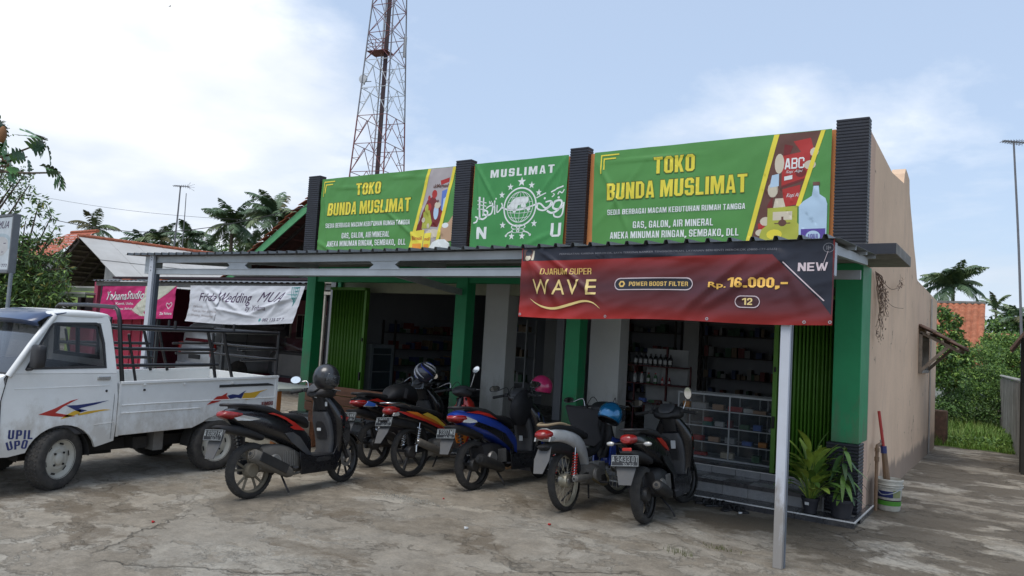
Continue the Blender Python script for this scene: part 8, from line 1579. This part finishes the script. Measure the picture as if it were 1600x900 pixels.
for k in range(9):
    y_ = -.6 + k * .35; g.add([(sx + .5, y_, zt_ + .35), (sx + .5, y_ + .34, zt_ + .35), (sx, y_ + .34, zt_), (sx, y_, zt_), (xs0, y_ + .34, zb_ + .02), (xs0, y_, zb_)], [(0, 1, 2, 3), (3, 2, 4, 5)])
g.build('roof_tiles', OLDT, SHD, solid=.03); G().box(sx - .03, sx + .7, .2, 2.2, 0, 1.45).build('side_wall', M('dark_mossy_wood', (.03, .028, .022), .95), SHD)
st_ = at(1470, 660, Y=18.6); o = G().box(-.13, .13, -.1, .1, 0, .72).build('wall_stub', M('mossy_brown_block', (.10, .055, .04), .95, var=.4, scale=9, dirt=.6, dirtcol=(.04, .05, .025)), bevel=.03); o.location = (at(1469, 690, Y=18.2).x, 18.2, 0); tag(o, 'mossy brown stub of wall at the end of the peach wall', 'wall stub')
# roadside sign at the left edge
SG = thing('roadside_sign', 'white portrait sign in a grey frame on a pole beside the mango tree', 'sign', (at(12, 470, Y=7).x, 7, 0)); c1, c2, c3 = at(-45, 330, Y=7), at(27, 338, Y=7), at(20, 423, Y=7); ox_ = SG.location.x; x0_, x1_ = c1.x - ox_, c2.x - ox_ - .04; zt_, zb_ = c2.z, c3.z
G().box(x0_, x1_, -.05, .05, zb_, zt_).build('sign_box', M('sign_backing', (.25, .26, .28), .6), SG); G().box(x0_ - .03, x1_ + .03, -.07, .07, zt_ + .001, zt_ + .05).box(x0_ - .03, x1_ + .03, -.07, .07, zb_ - .05, zb_ - .001).box(x1_ + .001, x1_ + .05, -.07, .07, zb_ - .05, zt_ + .05).build('sign_frame', M('sign_frame_grey', (.16, .17, .18), .6, metal=.3), SG)
G().box(x0_, x1_ - .02, -.058, -.051, zb_ + .02, zt_ - .02).build('sign_face', M('sign_face_white', (.50, .55, .58), .4), SG); w_ = x1_ - x0_; h_ = zt_ - zb_
def onsign(shape, mat, nm, dd=.0605):
    V, F = shape; G().add([(x0_ + u * w_, -dd, zt_ - v * h_) for u, v in V], F).build(nm, mat, SG)
onsign(disc(.80, .55, .16, .18, 24), M('portrait_skin_pale', (.46, .46, .46), .5), 'portrait'); onsign(stroke([(.60, .56), (.62, .40), (.78, .34), (.95, .40), (.98, .60)], .05, 1.2), M('portrait_shawl', (.36, .44, .48), .5), 'portrait_shawl', .0615); onsign(stroke([(.86, .50), (.91, .495)], .014, 1, 1), DKP, 'portrait_eye', .0622); onsign(stroke([(.83, .66), (.87, .655)], .012, 1, 1), DKP, 'portrait_mouth', .0622); onsign(text_poly('MUA', (.70, .08, .93, .22), .0, .4), DKP, 'sign_lettering'); onsign(block('S 777', (.80, .88, .97, .935), wt=.16), DKP, 'sign_lettering')
G().tube([(x1_ + .02, 0, 0), (x1_ + .03, 0, zb_ - .05)], .04, 10).build('pole', M('sign_pole', (.22, .25, .27), .5, metal=.3), SG, smooth=50)
# distant bird
o = G().add([(-.5, 0, .12), (0, .12, 0), (.5, 0, .12), (0, -.12, 0), (0, .25, -.02)], [(0, 1, 3), (1, 2, 3), (1, 4, 3)]).build('bird', M('bird_dark', (.03, .03, .03), .8)); o.location = at(265, 10, Y=60); tag(o, 'tiny dark bird high in the sky at the upper left', 'bird')
